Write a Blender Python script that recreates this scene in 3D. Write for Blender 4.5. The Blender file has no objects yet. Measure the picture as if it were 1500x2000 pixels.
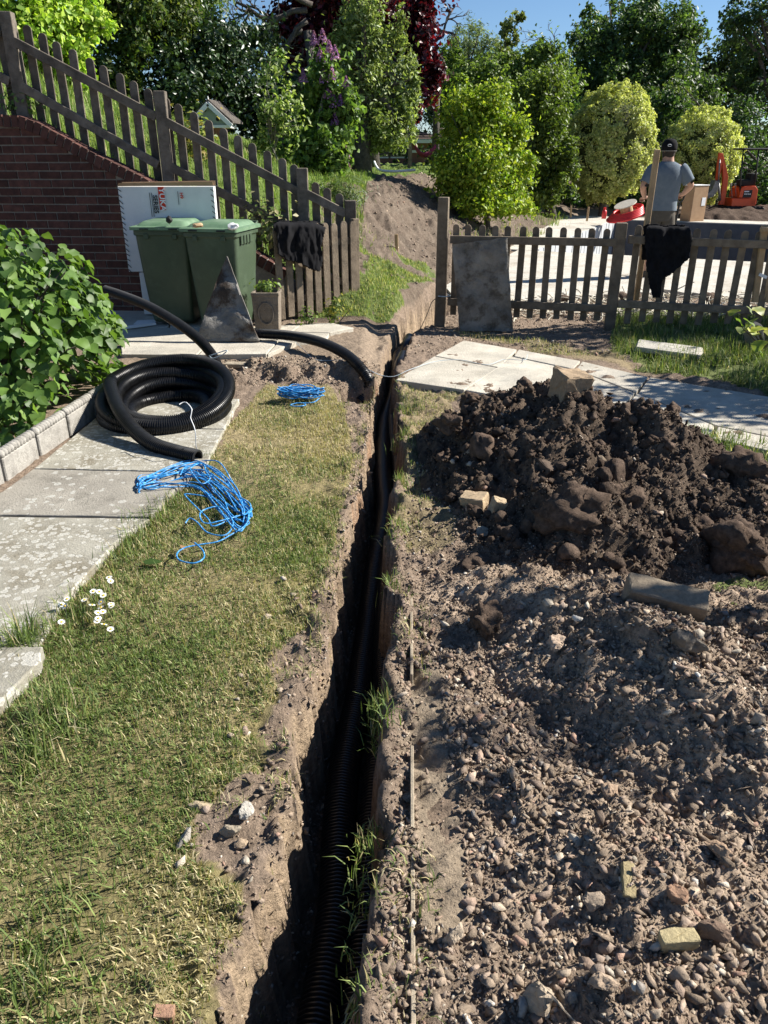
import bpy, bmesh, math, random
import numpy as np
from mathutils import Vector, Matrix, Euler

# ------------------------------------------------------------ camera, sky, sun
S = bpy.context.scene
COL = S.collection
CAMH, PITCH, FPX = 1.65, math.radians(25), 1500.0
SP, CP = math.sin(PITCH), math.cos(PITCH)
cd = bpy.data.cameras.new('camera'); cam = bpy.data.objects.new('camera', cd); COL.objects.link(cam)
cam.location = (0, 0, CAMH); cam.rotation_euler = (math.radians(90) - PITCH, 0, 0)
cd.sensor_fit = 'VERTICAL'; cd.sensor_height = 36; cd.lens = 27.0
cd.clip_start = 0.05; cd.clip_end = 2000
S.camera = cam
SUN_H = Vector((1.32, 0.36, 1.0))                 # direction towards the sun
w = bpy.data.worlds.new('World'); S.world = w; w.use_nodes = True
wn = w.node_tree.nodes; wl = w.node_tree.links
bgn = wn['Background']
sky = wn.new('ShaderNodeTexSky'); sky.sky_type = 'NISHITA'; sky.sun_disc = False
sky.sun_elevation = math.atan2(SUN_H.z, math.hypot(SUN_H.x, SUN_H.y))
sky.sun_rotation = math.atan2(SUN_H.x, SUN_H.y)
sky.altitude = 900; sky.air_density = 1.0; sky.dust_density = 0.0; sky.ozone_density = 6.0
wl.new(sky.outputs[0], bgn.inputs[0]); bgn.inputs[1].default_value = 0.055
sd = bpy.data.lights.new('sun', 'SUN'); sun = bpy.data.objects.new('sun', sd); COL.objects.link(sun)
sd.energy = 5.0; sd.angle = math.radians(0.53); sd.color = (1.0, 0.95, 0.87)
sun.location = (10, 5, 12)
sun.rotation_euler = (-SUN_H).to_track_quat('-Z', 'Y').to_euler()
vs = S.view_settings
vs.view_transform = 'Standard'; vs.look = 'None'; vs.exposure = 1.15; vs.gamma = 1.0; vs.use_curve_mapping = False
S.cycles.max_bounces = 6; S.cycles.diffuse_bounces = 2; S.cycles.glossy_bounces = 2
S.cycles.transmission_bounces = 3; S.cycles.transparent_max_bounces = 6

random.seed(7); RNG = np.random.default_rng(11)

# ------------------------------------------------------------ measuring helpers (photo survey -> metres)
def ray(px, py):
    u = (px - 750) / FPX; v = (py - 1000) / FPX
    return Vector((u, CP - v * SP, -SP - v * CP))
def G(px, py, z=0.0):                              # point of the plane at height z
    d = ray(px, py); t = (z - CAMH) / d.z
    return Vector((d.x * t, d.y * t, z))
def W(px, py, Y, k=0.0):                           # point of the vertical plane y = Y + k x
    d = ray(px, py); t = Y / (d.y - k * d.x)
    return Vector((d.x * t, d.y * t, CAMH + d.z * t))
def lerp(a, b, t): return a + (b - a) * t
def sm(a, b, x):
    t = np.clip((x - a) / (b - a), 0, 1); return t * t * (3 - 2 * t)

# ------------------------------------------------------------ noise
def _h(ix, iy, iz, seed):
    n = (ix.astype(np.int64) * 374761393 + iy.astype(np.int64) * 668265263 + iz.astype(np.int64) * 2147483647 + seed * 974711) & 0xFFFFFFFF
    n = ((n ^ (n >> 13)) * 1274126177) & 0xFFFFFFFF
    n = ((n ^ (n >> 16)) * 2246822519) & 0xFFFFFFFF
    return ((n ^ (n >> 15)) & 0xFFFF) / 65535.0
def noise3(x, y, z, seed=0):
    x = np.asarray(x, float); y = np.asarray(y, float) + 0 * x; z = np.asarray(z, float) + 0 * x
    ix, iy, iz = np.floor(x), np.floor(y), np.floor(z)
    fx, fy, fz = x - ix, y - iy, z - iz
    fx = fx * fx * (3 - 2 * fx); fy = fy * fy * (3 - 2 * fy); fz = fz * fz * (3 - 2 * fz)
    r = 0
    for a in (0, 1):
        for b in (0, 1):
            for c in (0, 1):
                wgt = (fx if a else 1 - fx) * (fy if b else 1 - fy) * (fz if c else 1 - fz)
                r = r + wgt * _h(ix + a, iy + b, iz + c, seed)
    return r * 2 - 1
def noise2(x, y, seed=0):
    x = np.asarray(x, float); y = np.asarray(y, float)
    ix, iy = np.floor(x), np.floor(y); fx, fy = x - ix, y - iy
    fx = fx * fx * (3 - 2 * fx); fy = fy * fy * (3 - 2 * fy); z0 = np.zeros_like(ix)
    r = 0
    for a in (0, 1):
        for b in (0, 1):
            r = r + (fx if a else 1 - fx) * (fy if b else 1 - fy) * _h(ix + a, iy + b, z0, seed)
    return r * 2 - 1
def fbm2(x, y, f=1.0, o=4, seed=0, g=0.5):
    a, r = 1.0, 0
    for i in range(o):
        r = r + a * noise2(x * f, y * f, seed + i); f *= 2.03; a *= g
    return r
def inpoly(x, y, P):
    c = np.zeros(np.shape(x), bool); n = len(P)
    for i in range(n):
        x1, y1 = P[i][0], P[i][1]; x2, y2 = P[(i + 1) % n][0], P[(i + 1) % n][1]
        if y1 == y2: continue
        c ^= ((y1 > y) != (y2 > y)) & (x < (x2 - x1) * (y - y1) / (y2 - y1) + x1)
    return c
def gpoly(pts, z=0.0): return [G(a, b, z)[:2] for a, b in pts]

# ------------------------------------------------------------ object helpers
def tag(o, label=None, cat=None, group=None, kind=None):
    if label: o['label'] = label
    if cat: o['category'] = cat
    if group: o['group'] = group
    if kind: o['kind'] = kind
    return o
def thing(name, loc, label, cat, group=None):
    o = bpy.data.objects.new(name, None); COL.objects.link(o); o.location = loc
    o.empty_display_size = 0.1
    return tag(o, label, cat, group)
def adopt(o, parent):
    if parent is not None:
        o.parent = parent; o.matrix_parent_inverse = Matrix.Translation(-parent_world(parent))
    return o
def parent_world(p):
    v = Vector(p.location)
    return v
def link(name, me, mat=None, parent=None, smooth=False):
    if mat is not None and len(me.materials) == 0: me.materials.append(mat)
    if smooth: me.polygons.foreach_set('use_smooth', np.ones(len(me.polygons), bool))
    o = bpy.data.objects.new(name, me); COL.objects.link(o)
    return adopt(o, parent)
def npmesh(name, V, quads=None, tris=None, col=None):
    me = bpy.data.meshes.new(name)
    V = np.asarray(V, np.float32); nq = 0 if quads is None else len(quads); nt = 0 if tris is None else len(tris)
    me.vertices.add(len(V)); me.vertices.foreach_set('co', V.ravel())
    idx = []
    if nq: idx.append(np.asarray(quads, np.int32).ravel())
    if nt: idx.append(np.asarray(tris, np.int32).ravel())
    idx = np.concatenate(idx)
    me.loops.add(len(idx)); me.loops.foreach_set('vertex_index', idx)
    st = np.concatenate([np.arange(nq) * 4, nq * 4 + np.arange(nt) * 3]).astype(np.int32)
    me.polygons.add(nq + nt); me.polygons.foreach_set('loop_start', st)
    if col is not None: setcol(me, col)
    me.update(calc_edges=True); me.validate()
    return me
def setcol(me, col):
    c = np.ones((len(col), 4), np.float32); c[:, :3] = col
    at = me.color_attributes.new('Col', 'FLOAT_COLOR', 'POINT'); at.data.foreach_set('color', c.ravel())
class MB:                                           # collects shapes, links them as ONE mesh
    def __init__(s): s.v = []; s.f = []
    def add(s, V, F):
        b = len(s.v); s.v += [tuple(p) for p in V]; s.f += [tuple(i + b for i in f) for f in F]; return s
    def box(s, c, d, R=None):                       # centre, full size, optional 3x3 rotation
        c = Vector(c); V = []
        for x in (-.5, .5):
            for y in (-.5, .5):
                for z in (-.5, .5):
                    p = Vector((x * d[0], y * d[1], z * d[2]))
                    if R is not None: p = R @ p
                    V.append(c + p)
        return s.add(V, [(0, 1, 3, 2), (4, 6, 7, 5), (0, 4, 5, 1), (2, 3, 7, 6), (0, 2, 6, 4), (1, 5, 7, 3)])
    def bar(s, a, b, wd, th, up=(0, 0, 1)):         # square bar from a to b
        a, b = Vector(a), Vector(b); d = (b - a); L = d.length; y = d.normalized()
        x = y.cross(Vector(up)); x = x.normalized() if x.length > 1e-5 else Vector((1, 0, 0)); z = x.cross(y)
        return s.box((a + b) / 2, (wd, L, th), Matrix((x, y, z)).transposed())
    def tube(s, P, R, n=8, cap=True):
        P = [Vector(p) for p in P]; m = len(P)
        if not hasattr(R, '__len__'): R = [R] * m
        V, F = [], []; ref = None
        for i, p in enumerate(P):
            t = (P[min(i + 1, m - 1)] - P[max(i - 1, 0)]).normalized()
            if ref is None: ref = Vector((0, 0, 1)) if abs(t.z) < .9 else Vector((1, 0, 0))
            x = ref - t * ref.dot(t); x.normalize(); ref = x; y = t.cross(x)
            for k in range(n):
                a = 2 * math.pi * k / n; V.append(p + (x * math.cos(a) + y * math.sin(a)) * R[i])
        for i in range(m - 1):
            for k in range(n):
                k2 = (k + 1) % n; F.append((i * n + k, i * n + k2, (i + 1) * n + k2, (i + 1) * n + k))
        if cap: F.append(tuple(range(n))[::-1]); F.append(tuple((m - 1) * n + k for k in range(n)))
        return s.add(V, F)
    def prism(s, P, d):                             # polygon P extruded by vector d
        n = len(P); d = Vector(d); V = [Vector(p) for p in P] + [Vector(p) + d for p in P]
        F = [tuple(range(n)), tuple(range(2 * n - 1, n - 1, -1))] + [(i, i + n, (i + 1) % n + n, (i + 1) % n) for i in range(n)]
        return s.add(V, F)
    def loft(s, rings, cap=True):
        n = len(rings[0]); V = [p for r in rings for p in r]; F = []
        for i in range(len(rings) - 1):
            for k in range(n):
                k2 = (k + 1) % n; F.append((i * n + k, i * n + k2, (i + 1) * n + k2, (i + 1) * n + k))
        if cap: F.append(tuple(range(n))[::-1]); F.append(tuple((len(rings) - 1) * n + k for k in range(n)))
        return s.add(V, F)
    def mesh(s, name):
        me = bpy.data.meshes.new(name); me.from_pydata(s.v, [], s.f); me.update()
        bm = bmesh.new(); bm.from_mesh(me); bmesh.ops.recalc_face_normals(bm, faces=bm.faces); bm.to_mesh(me); bm.free()
        return me
    def build(s, name, mat, parent=None, smooth=False, bevel=0, seg=1):
        o = link(name, s.mesh(name), mat, parent, smooth)
        if bevel: bev(o, bevel, seg)
        return o
def bev(o, wdt, seg=1):
    m = o.modifiers.new('bevel', 'BEVEL'); m.width = wdt; m.segments = seg; m.limit_method = 'ANGLE'; m.angle_limit = math.radians(35)
def shade_auto(o, ang=40):
    me = o.data; me.polygons.foreach_set('use_smooth', np.ones(len(me.polygons), bool))
    me.set_sharp_from_angle(angle=math.radians(ang))
def ring(c, rx, ry, n=16, R=None, sq=2.0):
    out = []
    for k in range(n):
        a = 2 * math.pi * k / n; ca, sa = math.cos(a), math.sin(a)
        p = Vector((rx * math.copysign(abs(ca) ** (2 / sq), ca), ry * math.copysign(abs(sa) ** (2 / sq), sa), 0))
        if R is not None: p = R @ p
        out.append(Vector(c) + p)
    return out
def catmull(P, step=0.05):
    P = [Vector(p) for p in P]; Q = [P[0] * 2 - P[1]] + P + [P[-1] * 2 - P[-2]]; out = []
    for i in range(1, len(Q) - 2):
        a, b, c, d = Q[i - 1], Q[i], Q[i + 1], Q[i + 2]; n = max(2, int((c - b).length / step))
        for k in range(n):
            t = k / n
            out.append(.5 * ((2 * b) + (c - a) * t + (2 * a - 5 * b + 4 * c - d) * t * t + (3 * b - a - 3 * c + d) * t ** 3))
    out.append(P[-1]); return out
def resample(P, step):
    A = np.array([tuple(p) for p in P]); L = np.concatenate([[0], np.cumsum(np.linalg.norm(np.diff(A, axis=0), axis=1))])
    n = max(2, int(L[-1] / step)); q = np.linspace(0, L[-1], n)
    return np.stack([np.interp(q, L, A[:, k]) for k in range(3)], 1)
def nptube(P, R, n=12):                             # fast tube: P (m,3), R (m,)
    m = len(P); T = np.gradient(P, axis=0); T /= np.linalg.norm(T, axis=1)[:, None] + 1e-9
    X = np.zeros((m, 3)); ref = np.array([0, 0, 1.0]) if abs(T[0, 2]) < .9 else np.array([1.0, 0, 0])
    for i in range(m):
        x = ref - T[i] * (ref @ T[i]); x /= np.linalg.norm(x) + 1e-9; X[i] = x; ref = x
    Yv = np.cross(T, X); a = np.arange(n) * 2 * np.pi / n
    V = P[:, None, :] + R[:, None, None] * (X[:, None, :] * np.cos(a)[None, :, None] + Yv[:, None, :] * np.sin(a)[None, :, None])
    i = np.arange(m - 1)[:, None] * n; k = np.arange(n)[None, :]; k2 = (k + 1) % n
    Q = np.stack([i + k, i + k2, i + n + k2, i + n + k], -1).reshape(-1, 4)
    return V.reshape(-1, 3), Q

# ------------------------------------------------------------ materials (all procedural)
def pm(name, c1, c2=None, scale=8, rough=.8, bump=0, bscale=60, attr=False, spec=.3, metal=0, rnd=0, detail=5, dirt=None, dscale=3, dth=(.5, .65), vor=None):
    m = bpy.data.materials.new(name); m.use_nodes = True; N = m.node_tree.nodes; L = m.node_tree.links
    b = N['Principled BSDF']; b.inputs['Roughness'].default_value = rough
    b.inputs['Specular IOR Level'].default_value = spec; b.inputs['Metallic'].default_value = metal
    geo = N.new('ShaderNodeNewGeometry'); pos = geo.outputs['Position']
    c2 = c2 or c1
    nz = N.new('ShaderNodeTexNoise'); nz.inputs['Scale'].default_value = scale; nz.inputs['Detail'].default_value = detail
    nz.inputs['Roughness'].default_value = .65
    L.new(pos, nz.inputs['Vector'])
    rp = N.new('ShaderNodeValToRGB'); rp.color_ramp.elements[0].position = .32; rp.color_ramp.elements[1].position = .68
    rp.color_ramp.elements[0].color = (*c1, 1); rp.color_ramp.elements[1].color = (*c2, 1)
    L.new(nz.outputs[0], rp.inputs[0]); out = rp.outputs[0]
    def mul(a, bsock):
        mx = N.new('ShaderNodeMix'); mx.data_type = 'RGBA'; mx.blend_type = 'MULTIPLY'; mx.inputs[0].default_value = 1
        L.new(a, mx.inputs[6]); L.new(bsock, mx.inputs[7]); return mx.outputs[2]
    if attr:
        at = N.new('ShaderNodeAttribute'); at.attribute_name = 'Col'; out = mul(out, at.outputs['Color'])
    if rnd:
        oi = N.new('ShaderNodeObjectInfo'); mr = N.new('ShaderNodeMapRange'); mr.inputs[3].default_value = 1 - rnd; mr.inputs[4].default_value = 1 + rnd
        L.new(oi.outputs['Random'], mr.inputs[0]); cc = N.new('ShaderNodeCombineColor')
        for i in range(3): L.new(mr.outputs[0], cc.inputs[i])
        out = mul(out, cc.outputs[0])
    if dirt:
        n2 = N.new('ShaderNodeTexNoise'); n2.inputs['Scale'].default_value = dscale; n2.inputs['Detail'].default_value = 6; n2.inputs['Roughness'].default_value = .7
        L.new(pos, n2.inputs['Vector'])
        r2 = N.new('ShaderNodeMapRange'); r2.inputs[1].default_value = dth[0]; r2.inputs[2].default_value = dth[1]
        L.new(n2.outputs[0], r2.inputs[0])
        mx = N.new('ShaderNodeMix'); mx.data_type = 'RGBA'; L.new(r2.outputs[0], mx.inputs[0]); L.new(out, mx.inputs[6]); mx.inputs[7].default_value = (*dirt, 1)
        out = mx.outputs[2]
    if vor:                                        # lichen rosettes: (scale, colour, threshold, coverage)
        vs_, vc, vt, cov = vor
        wob = N.new('ShaderNodeTexNoise'); wob.inputs['Scale'].default_value = vs_ * 1.7; wob.inputs['Detail'].default_value = 2; L.new(pos, wob.inputs['Vector'])
        ad = N.new('ShaderNodeVectorMath'); ad.operation = 'MULTIPLY_ADD'; L.new(wob.outputs['Color'], ad.inputs[0]); ad.inputs[1].default_value = (.35 / vs_,) * 3; L.new(pos, ad.inputs[2])
        vo = N.new('ShaderNodeTexVoronoi'); vo.inputs['Scale'].default_value = vs_; L.new(ad.outputs[0], vo.inputs['Vector'])
        sp = N.new('ShaderNodeSeparateColor'); L.new(vo.outputs['Color'], sp.inputs[0])
        rr = N.new('ShaderNodeMath'); rr.operation = 'MULTIPLY_ADD'; L.new(sp.outputs[1], rr.inputs[0]); rr.inputs[1].default_value = vt * .8; rr.inputs[2].default_value = vt * .35
        lt = N.new('ShaderNodeMath'); lt.operation = 'SUBTRACT'; L.new(rr.outputs[0], lt.inputs[0]); L.new(vo.outputs['Distance'], lt.inputs[1])
        e = N.new('ShaderNodeMapRange'); e.inputs[1].default_value = 0; e.inputs[2].default_value = .06; L.new(lt.outputs[0], e.inputs[0])
        rg = N.new('ShaderNodeMapRange'); rg.inputs[1].default_value = .0; rg.inputs[2].default_value = .22; rg.inputs[3].default_value = 1; rg.inputs[4].default_value = .55; L.new(lt.outputs[0], rg.inputs[0])
        n3 = N.new('ShaderNodeTexNoise'); n3.inputs['Scale'].default_value = 5; n3.inputs['Detail'].default_value = 4; L.new(pos, n3.inputs['Vector'])
        sel = N.new('ShaderNodeMath'); sel.operation = 'MULTIPLY_ADD'; L.new(n3.outputs[0], sel.inputs[0]); sel.inputs[1].default_value = 1.6; sel.inputs[2].default_value = cov - .8
        gt = N.new('ShaderNodeMath'); gt.operation = 'LESS_THAN'; L.new(sp.outputs[0], gt.inputs[0]); L.new(sel.outputs[0], gt.inputs[1])
        k = N.new('ShaderNodeMath'); k.operation = 'MULTIPLY'; L.new(e.outputs[0], k.inputs[0]); L.new(gt.outputs[0], k.inputs[1])
        k2 = N.new('ShaderNodeMath'); k2.operation = 'MULTIPLY'; L.new(k.outputs[0], k2.inputs[0]); L.new(rg.outputs[0], k2.inputs[1])
        mx = N.new('ShaderNodeMix'); mx.data_type = 'RGBA'; L.new(k2.outputs[0], mx.inputs[0]); L.new(out, mx.inputs[6]); mx.inputs[7].default_value = (*vc, 1)
        out = mx.outputs[2]
    L.new(out, b.inputs['Base Color'])
    if bump:
        nb = N.new('ShaderNodeTexNoise'); nb.inputs['Scale'].default_value = bscale; nb.inputs['Detail'].default_value = 6; nb.inputs['Roughness'].default_value = .7
        L.new(pos, nb.inputs['Vector'])
        bu = N.new('ShaderNodeBump'); bu.inputs['Strength'].default_value = min(1, bump); bu.inputs['Distance'].default_value = 1.2 / bscale
        L.new(nb.outputs[0], bu.inputs['Height']); L.new(bu.outputs[0], b.inputs['Normal'])
    return m
def leafmat(name, tint=(1, 1, 1), trans=.35, rough=.5, spec=.35):
    m = bpy.data.materials.new(name); m.use_nodes = True; N = m.node_tree.nodes; L = m.node_tree.links
    b = N['Principled BSDF']; b.inputs['Roughness'].default_value = rough; b.inputs['Specular IOR Level'].default_value = spec
    at = N.new('ShaderNodeAttribute'); at.attribute_name = 'Col'
    oi = N.new('ShaderNodeObjectInfo'); mr = N.new('ShaderNodeMapRange'); mr.inputs[3].default_value = .75; mr.inputs[4].default_value = 1.25
    L.new(oi.outputs['Random'], mr.inputs[0])
    mx = N.new('ShaderNodeVectorMath'); mx.operation = 'SCALE'; L.new(at.outputs['Color'], mx.inputs[0]); L.new(mr.outputs[0], mx.inputs['Scale'])
    L.new(mx.outputs[0], b.inputs['Base Color'])
    tr = N.new('ShaderNodeBsdfTranslucent')
    m2 = N.new('ShaderNodeVectorMath'); m2.operation = 'MULTIPLY'; L.new(mx.outputs[0], m2.inputs[0]); m2.inputs[1].default_value = (1.5 * tint[0], 1.6 * tint[1], .7 * tint[2])
    L.new(m2.outputs[0], tr.inputs[0])
    ms = N.new('ShaderNodeMixShader'); ms.inputs[0].default_value = trans
    L.new(b.outputs[0], ms.inputs[1]); L.new(tr.outputs[0], ms.inputs[2]); L.new(ms.outputs[0], N['Material Output'].inputs[0])
    return m
M = {}
M['ground'] = pm('ground_soil', (.62, .61, .60), (1.35, 1.32, 1.28), 40, .95, 1, 60, attr=True, spec=.12, detail=8)
M['heap'] = pm('heap_soil', (.55, .54, .53), (1.4, 1.36, 1.3), 34, .95, 1, 120, attr=True, spec=.12)
M['stone'] = pm('loose_stone', (.75, .73, .7), (1.2, 1.17, 1.12), 60, .9, .7, 150, attr=True, spec=.2)
M['grass'] = leafmat('grass_blade', trans=.25, rough=.6, spec=.25)
M['leaf'] = leafmat('leaf', trans=.35)
M['leaf_gloss'] = leafmat('glossy_leaf', trans=.12, rough=.38, spec=.45)
M['leaf_red'] = leafmat('purple_leaf', tint=(1.1, .35, .6), trans=.3, rough=.4, spec=.4)
M['bark'] = pm('bark', (.06, .05, .042), (.15, .13, .11), 14, .95, 1, 40)
M['bark_pale'] = pm('pale_bark', (.16, .15, .13), (.30, .28, .24), 14, .9, .8, 40)
M['wood_grey'] = pm('weathered_fence_wood', (.085, .07, .055), (.20, .17, .135), 9, .9, .6, 70, rnd=.2, dirt=(.07, .065, .05), dscale=5, dth=(.55, .75))
M['wood_brown'] = pm('brown_gate_wood', (.13, .10, .07), (.26, .205, .145), 9, .88, .6, 70, rnd=.2, dirt=(.08, .07, .055), dscale=4, dth=(.55, .75))
M['wood_new'] = pm('pale_new_timber', (.36, .24, .13), (.52, .37, .21), 9, .8, .4, 70)
M['brick'] = pm('dark_red_brick', (.055, .026, .021), (.115, .050, .038), 16, .9, .7, 90, rnd=.3, dirt=(.30, .27, .25), dscale=2.2, dth=(.66, .85))
M['mortar'] = pm('mortar', (.20, .18, .155), (.32, .29, .25), 30, .95, .7, 120)
M['paving'] = pm('pale_paving_stone', (.38, .345, .28), (.56, .52, .435), 3.5, .9, .5, 55, rnd=.07, detail=8, dirt=(.30, .285, .245), dscale=2.4, dth=(.5, .75))
M['lichen'] = pm('lichen_paving_stone', (.24, .225, .18), (.36, .34, .28), 6, .9, .5, 70, rnd=.05, detail=9, dirt=(.19, .165, .115), dscale=5, dth=(.48, .7), vor=(36, (.52, .505, .45), .60, .62))
M['path_plain'] = pm('plain_worn_paving_stone', (.23, .21, .175), (.33, .305, .255), 4, .9, .5, 70, dirt=(.18, .165, .135), dscale=7, dth=(.5, .7), vor=(26, (.48, .47, .42), .5, .22))
M['edging'] = pm('concrete_edging', (.24, .225, .20), (.38, .36, .32), 20, .9, .6, 90, rnd=.08, dirt=(.14, .13, .11), dscale=9, dth=(.52, .7))
M['slate'] = pm('dirty_sun_patched_slab', (.17, .155, .13), (.40, .37, .32), 4, .9, 1, 14, detail=9, dirt=(.13, .11, .085), dscale=4.5, dth=(.5, .62))  # pale noise patches stand in for sun on the slab, beside the dirt
M['slate2'] = pm('grey_cement_on_stone', (.13, .12, .105), (.31, .295, .27), 5, .85, .8, 40, detail=8, dirt=(.075, .052, .036), dscale=2.6, dth=(.46, .56))
M['concrete'] = pm('fresh_concrete', (.44, .41, .35), (.58, .55, .48), 3.5, .9, .5, 30, detail=9, dirt=(.34, .29, .22), dscale=1.6, dth=(.5, .72))
M['board_wall'] = pm('board_marked_pool_wall', (.34, .36, .37), (.46, .47, .48), 6, .8, .3, 40)
M['pool_shade'] = pm('shade_painted_pool_wall', (.055, .062, .078), (.085, .092, .11), 4, .8, .2, 40)  # shadow on the far pool wall painted into its colour
M['duct'] = pm('black_corrugated_duct', (.006, .006, .0065), (.014, .014, .015), 30, .36, 0, 60, spec=.5, dirt=(.05, .045, .038), dscale=9, dth=(.62, .8))
M['rope'] = pm('blue_rope', (.85, .85, .85), (1.1, 1.1, 1.1), 50, .55, 0, attr=True, spec=.35)
M['string'] = pm('thin_pale_string', (.38, .47, .52), (.5, .58, .62), 30, .6)
M['bin'] = pm('green_bin_plastic', (.043, .066, .038), (.056, .083, .047), 6, .45, .12, 60, spec=.45, dirt=(.085, .12, .075), dscale=7, dth=(.52, .8))
M['bin_lid'] = pm('faded_green_lid', (.085, .165, .085), (.17, .255, .16), 7, .5, .12, 60, spec=.45, dirt=(.30, .34, .26), dscale=12, dth=(.6, .8))
M['rubber'] = pm('black_rubber', (.012, .012, .012), (.025, .025, .025), 20, .7)
M['white_card'] = pm('white_carton', (.66, .66, .64), (.74, .74, .72), 6, .6, .05, 40, dirt=(.5, .47, .42), dscale=6, dth=(.68, .85))
M['card'] = pm('brown_cardboard', (.36, .22, .12), (.44, .28, .16), 8, .85)
M['ink'] = pm('black_ink', (.02, .02, .02)); M['ink_red'] = pm('red_ink', (.62, .05, .025)); M['white'] = pm('white_paint', (.75, .75, .74), (.8, .8, .79), 5, .6)
M['cloth'] = pm('black_cloth', (.006, .006, .007), (.013, .013, .015), 20, .95, .3, 300, spec=.15)
M['shirt'] = pm('blue_grey_shirt', (.12, .15, .18), (.155, .185, .215), 14, .95, .3, 200, spec=.15)
M['shorts'] = pm('khaki_brown_shorts', (.075, .066, .055), (.10, .09, .075), 16, .95, .3, 200, spec=.15)
M['skin'] = pm('skin', (.42, .23, .16), (.50, .29, .20), 20, .6, spec=.35)
M['hair'] = pm('short_dark_hair', (.03, .022, .016), (.05, .038, .03), 40, .8)
M['orange'] = pm('orange_red_paint', (.62, .07, .015), (.70, .09, .02), 5, .4, spec=.5)
M['red'] = pm('red_plastic', (.60, .02, .02), (.68, .03, .03), 6, .4, spec=.5)
M['metal_dark'] = pm('dark_metal', (.02, .02, .022), (.045, .045, .045), 12, .5, metal=.3)
M['steel'] = pm('worn_steel', (.16, .15, .14), (.28, .27, .26), 14, .5, metal=.5)
M['render_wall'] = pm('far_brick', (.22, .10, .07), (.30, .14, .10), 8, .9)
M['roof'] = pm('far_roof_tile', (.07, .05, .042), (.13, .09, .072), 8, .9, .4, 20, rnd=.15)
M['sage'] = pm('sage_green_board', (.26, .30, .25), (.30, .34, .28), 6, .7)
M['glass'] = pm('window_glass', (.02, .025, .03), None, 4, .1, spec=.6)
M['hammock'] = pm('purple_red_cloth', (.22, .03, .07), (.30, .05, .12), 20, .9)
M['petal'] = pm('white_petal', (.8, .8, .78), None, 4, .7); M['yolk'] = pm('yellow_flower_centre', (.7, .45, .03), None, 4, .7)
M['terracotta'] = pm('weathered_trough', (.15, .12, .09), (.24, .20, .155), 8, .9, .6, 40)
M['timber_edge'] = pm('timber_edging', (.22, .18, .13), (.40, .34, .25), 14, .9, .5, 60)
M['straw'] = pm('dry_straw', (.50, .45, .35), (.65, .60, .50), 20, .8)

# ------------------------------------------------------------ terrain
TR = [(2000, 434, 668), (1800, 502, 690), (1650, 552, 716), (1550, 566, 724), (1450, 586, 730), (1350, 606, 736), (1250, 640, 741),
      (1150, 650, 744), (1050, 676, 750), (1000, 692, 750), (900, 712, 780), (840, 718, 779), (800, 722, 772), (740, 736, 768), (700, 750, 785), (660, 763, 800)]
_ty, _tl, _tr = [], [], []
for y_, a_, b_ in TR:
    _ty.append(G(a_, y_).y); _tl.append(G(a_, y_).x); _tr.append(G(b_, y_).x)
_ty = [0.0] + _ty + [8.3, 9.0, 9.8]; _tl = [_tl[0] - .12] + _tl + [.17, .36, .72]; _tr = [_tr[0] - .03] + [q + .04 * float(1 - sm(4.6, 6.0, np.array(yy))) for q, yy in zip(_tr, _ty[1:-3])] + [.52, .74, 1.12]
def tl(Y): return np.interp(Y, _ty, _tl)
def tr_(Y): return np.interp(Y, _ty, _tr)
WALL_Y0, WALL_K = 8.22, -.07                       # face of the brick wall: y = Y0 + k x
COPPX = [(-160, 222), (0, 226), (40, 228), (75, 240), (110, 259), (180, 298), (290, 352), (400, 430), (490, 488), (570, 535)]
COPW = [W(a, b, WALL_Y0, WALL_K) for a, b in COPPX]; COPX = [p.x for p in COPW]; COPZ = [p.z for p in COPW]
def bankd(X, Y): return -((X - .65) * .946 - (Y - 9.9) * .324)
POOL_A = np.array([2.75, 14.9]); POOL_D = np.array([.43, .903]); POOL_D /= np.linalg.norm(POOL_D); POOL_N = np.array([POOL_D[1], -POOL_D[0]])
def pool_uv(X, Y):
    dx, dy = X - POOL_A[0], Y - POOL_A[1]
    return dx * POOL_D[0] + dy * POOL_D[1], dx * POOL_N[0] + dy * POOL_N[1]
notch = G(690, 768)
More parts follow.
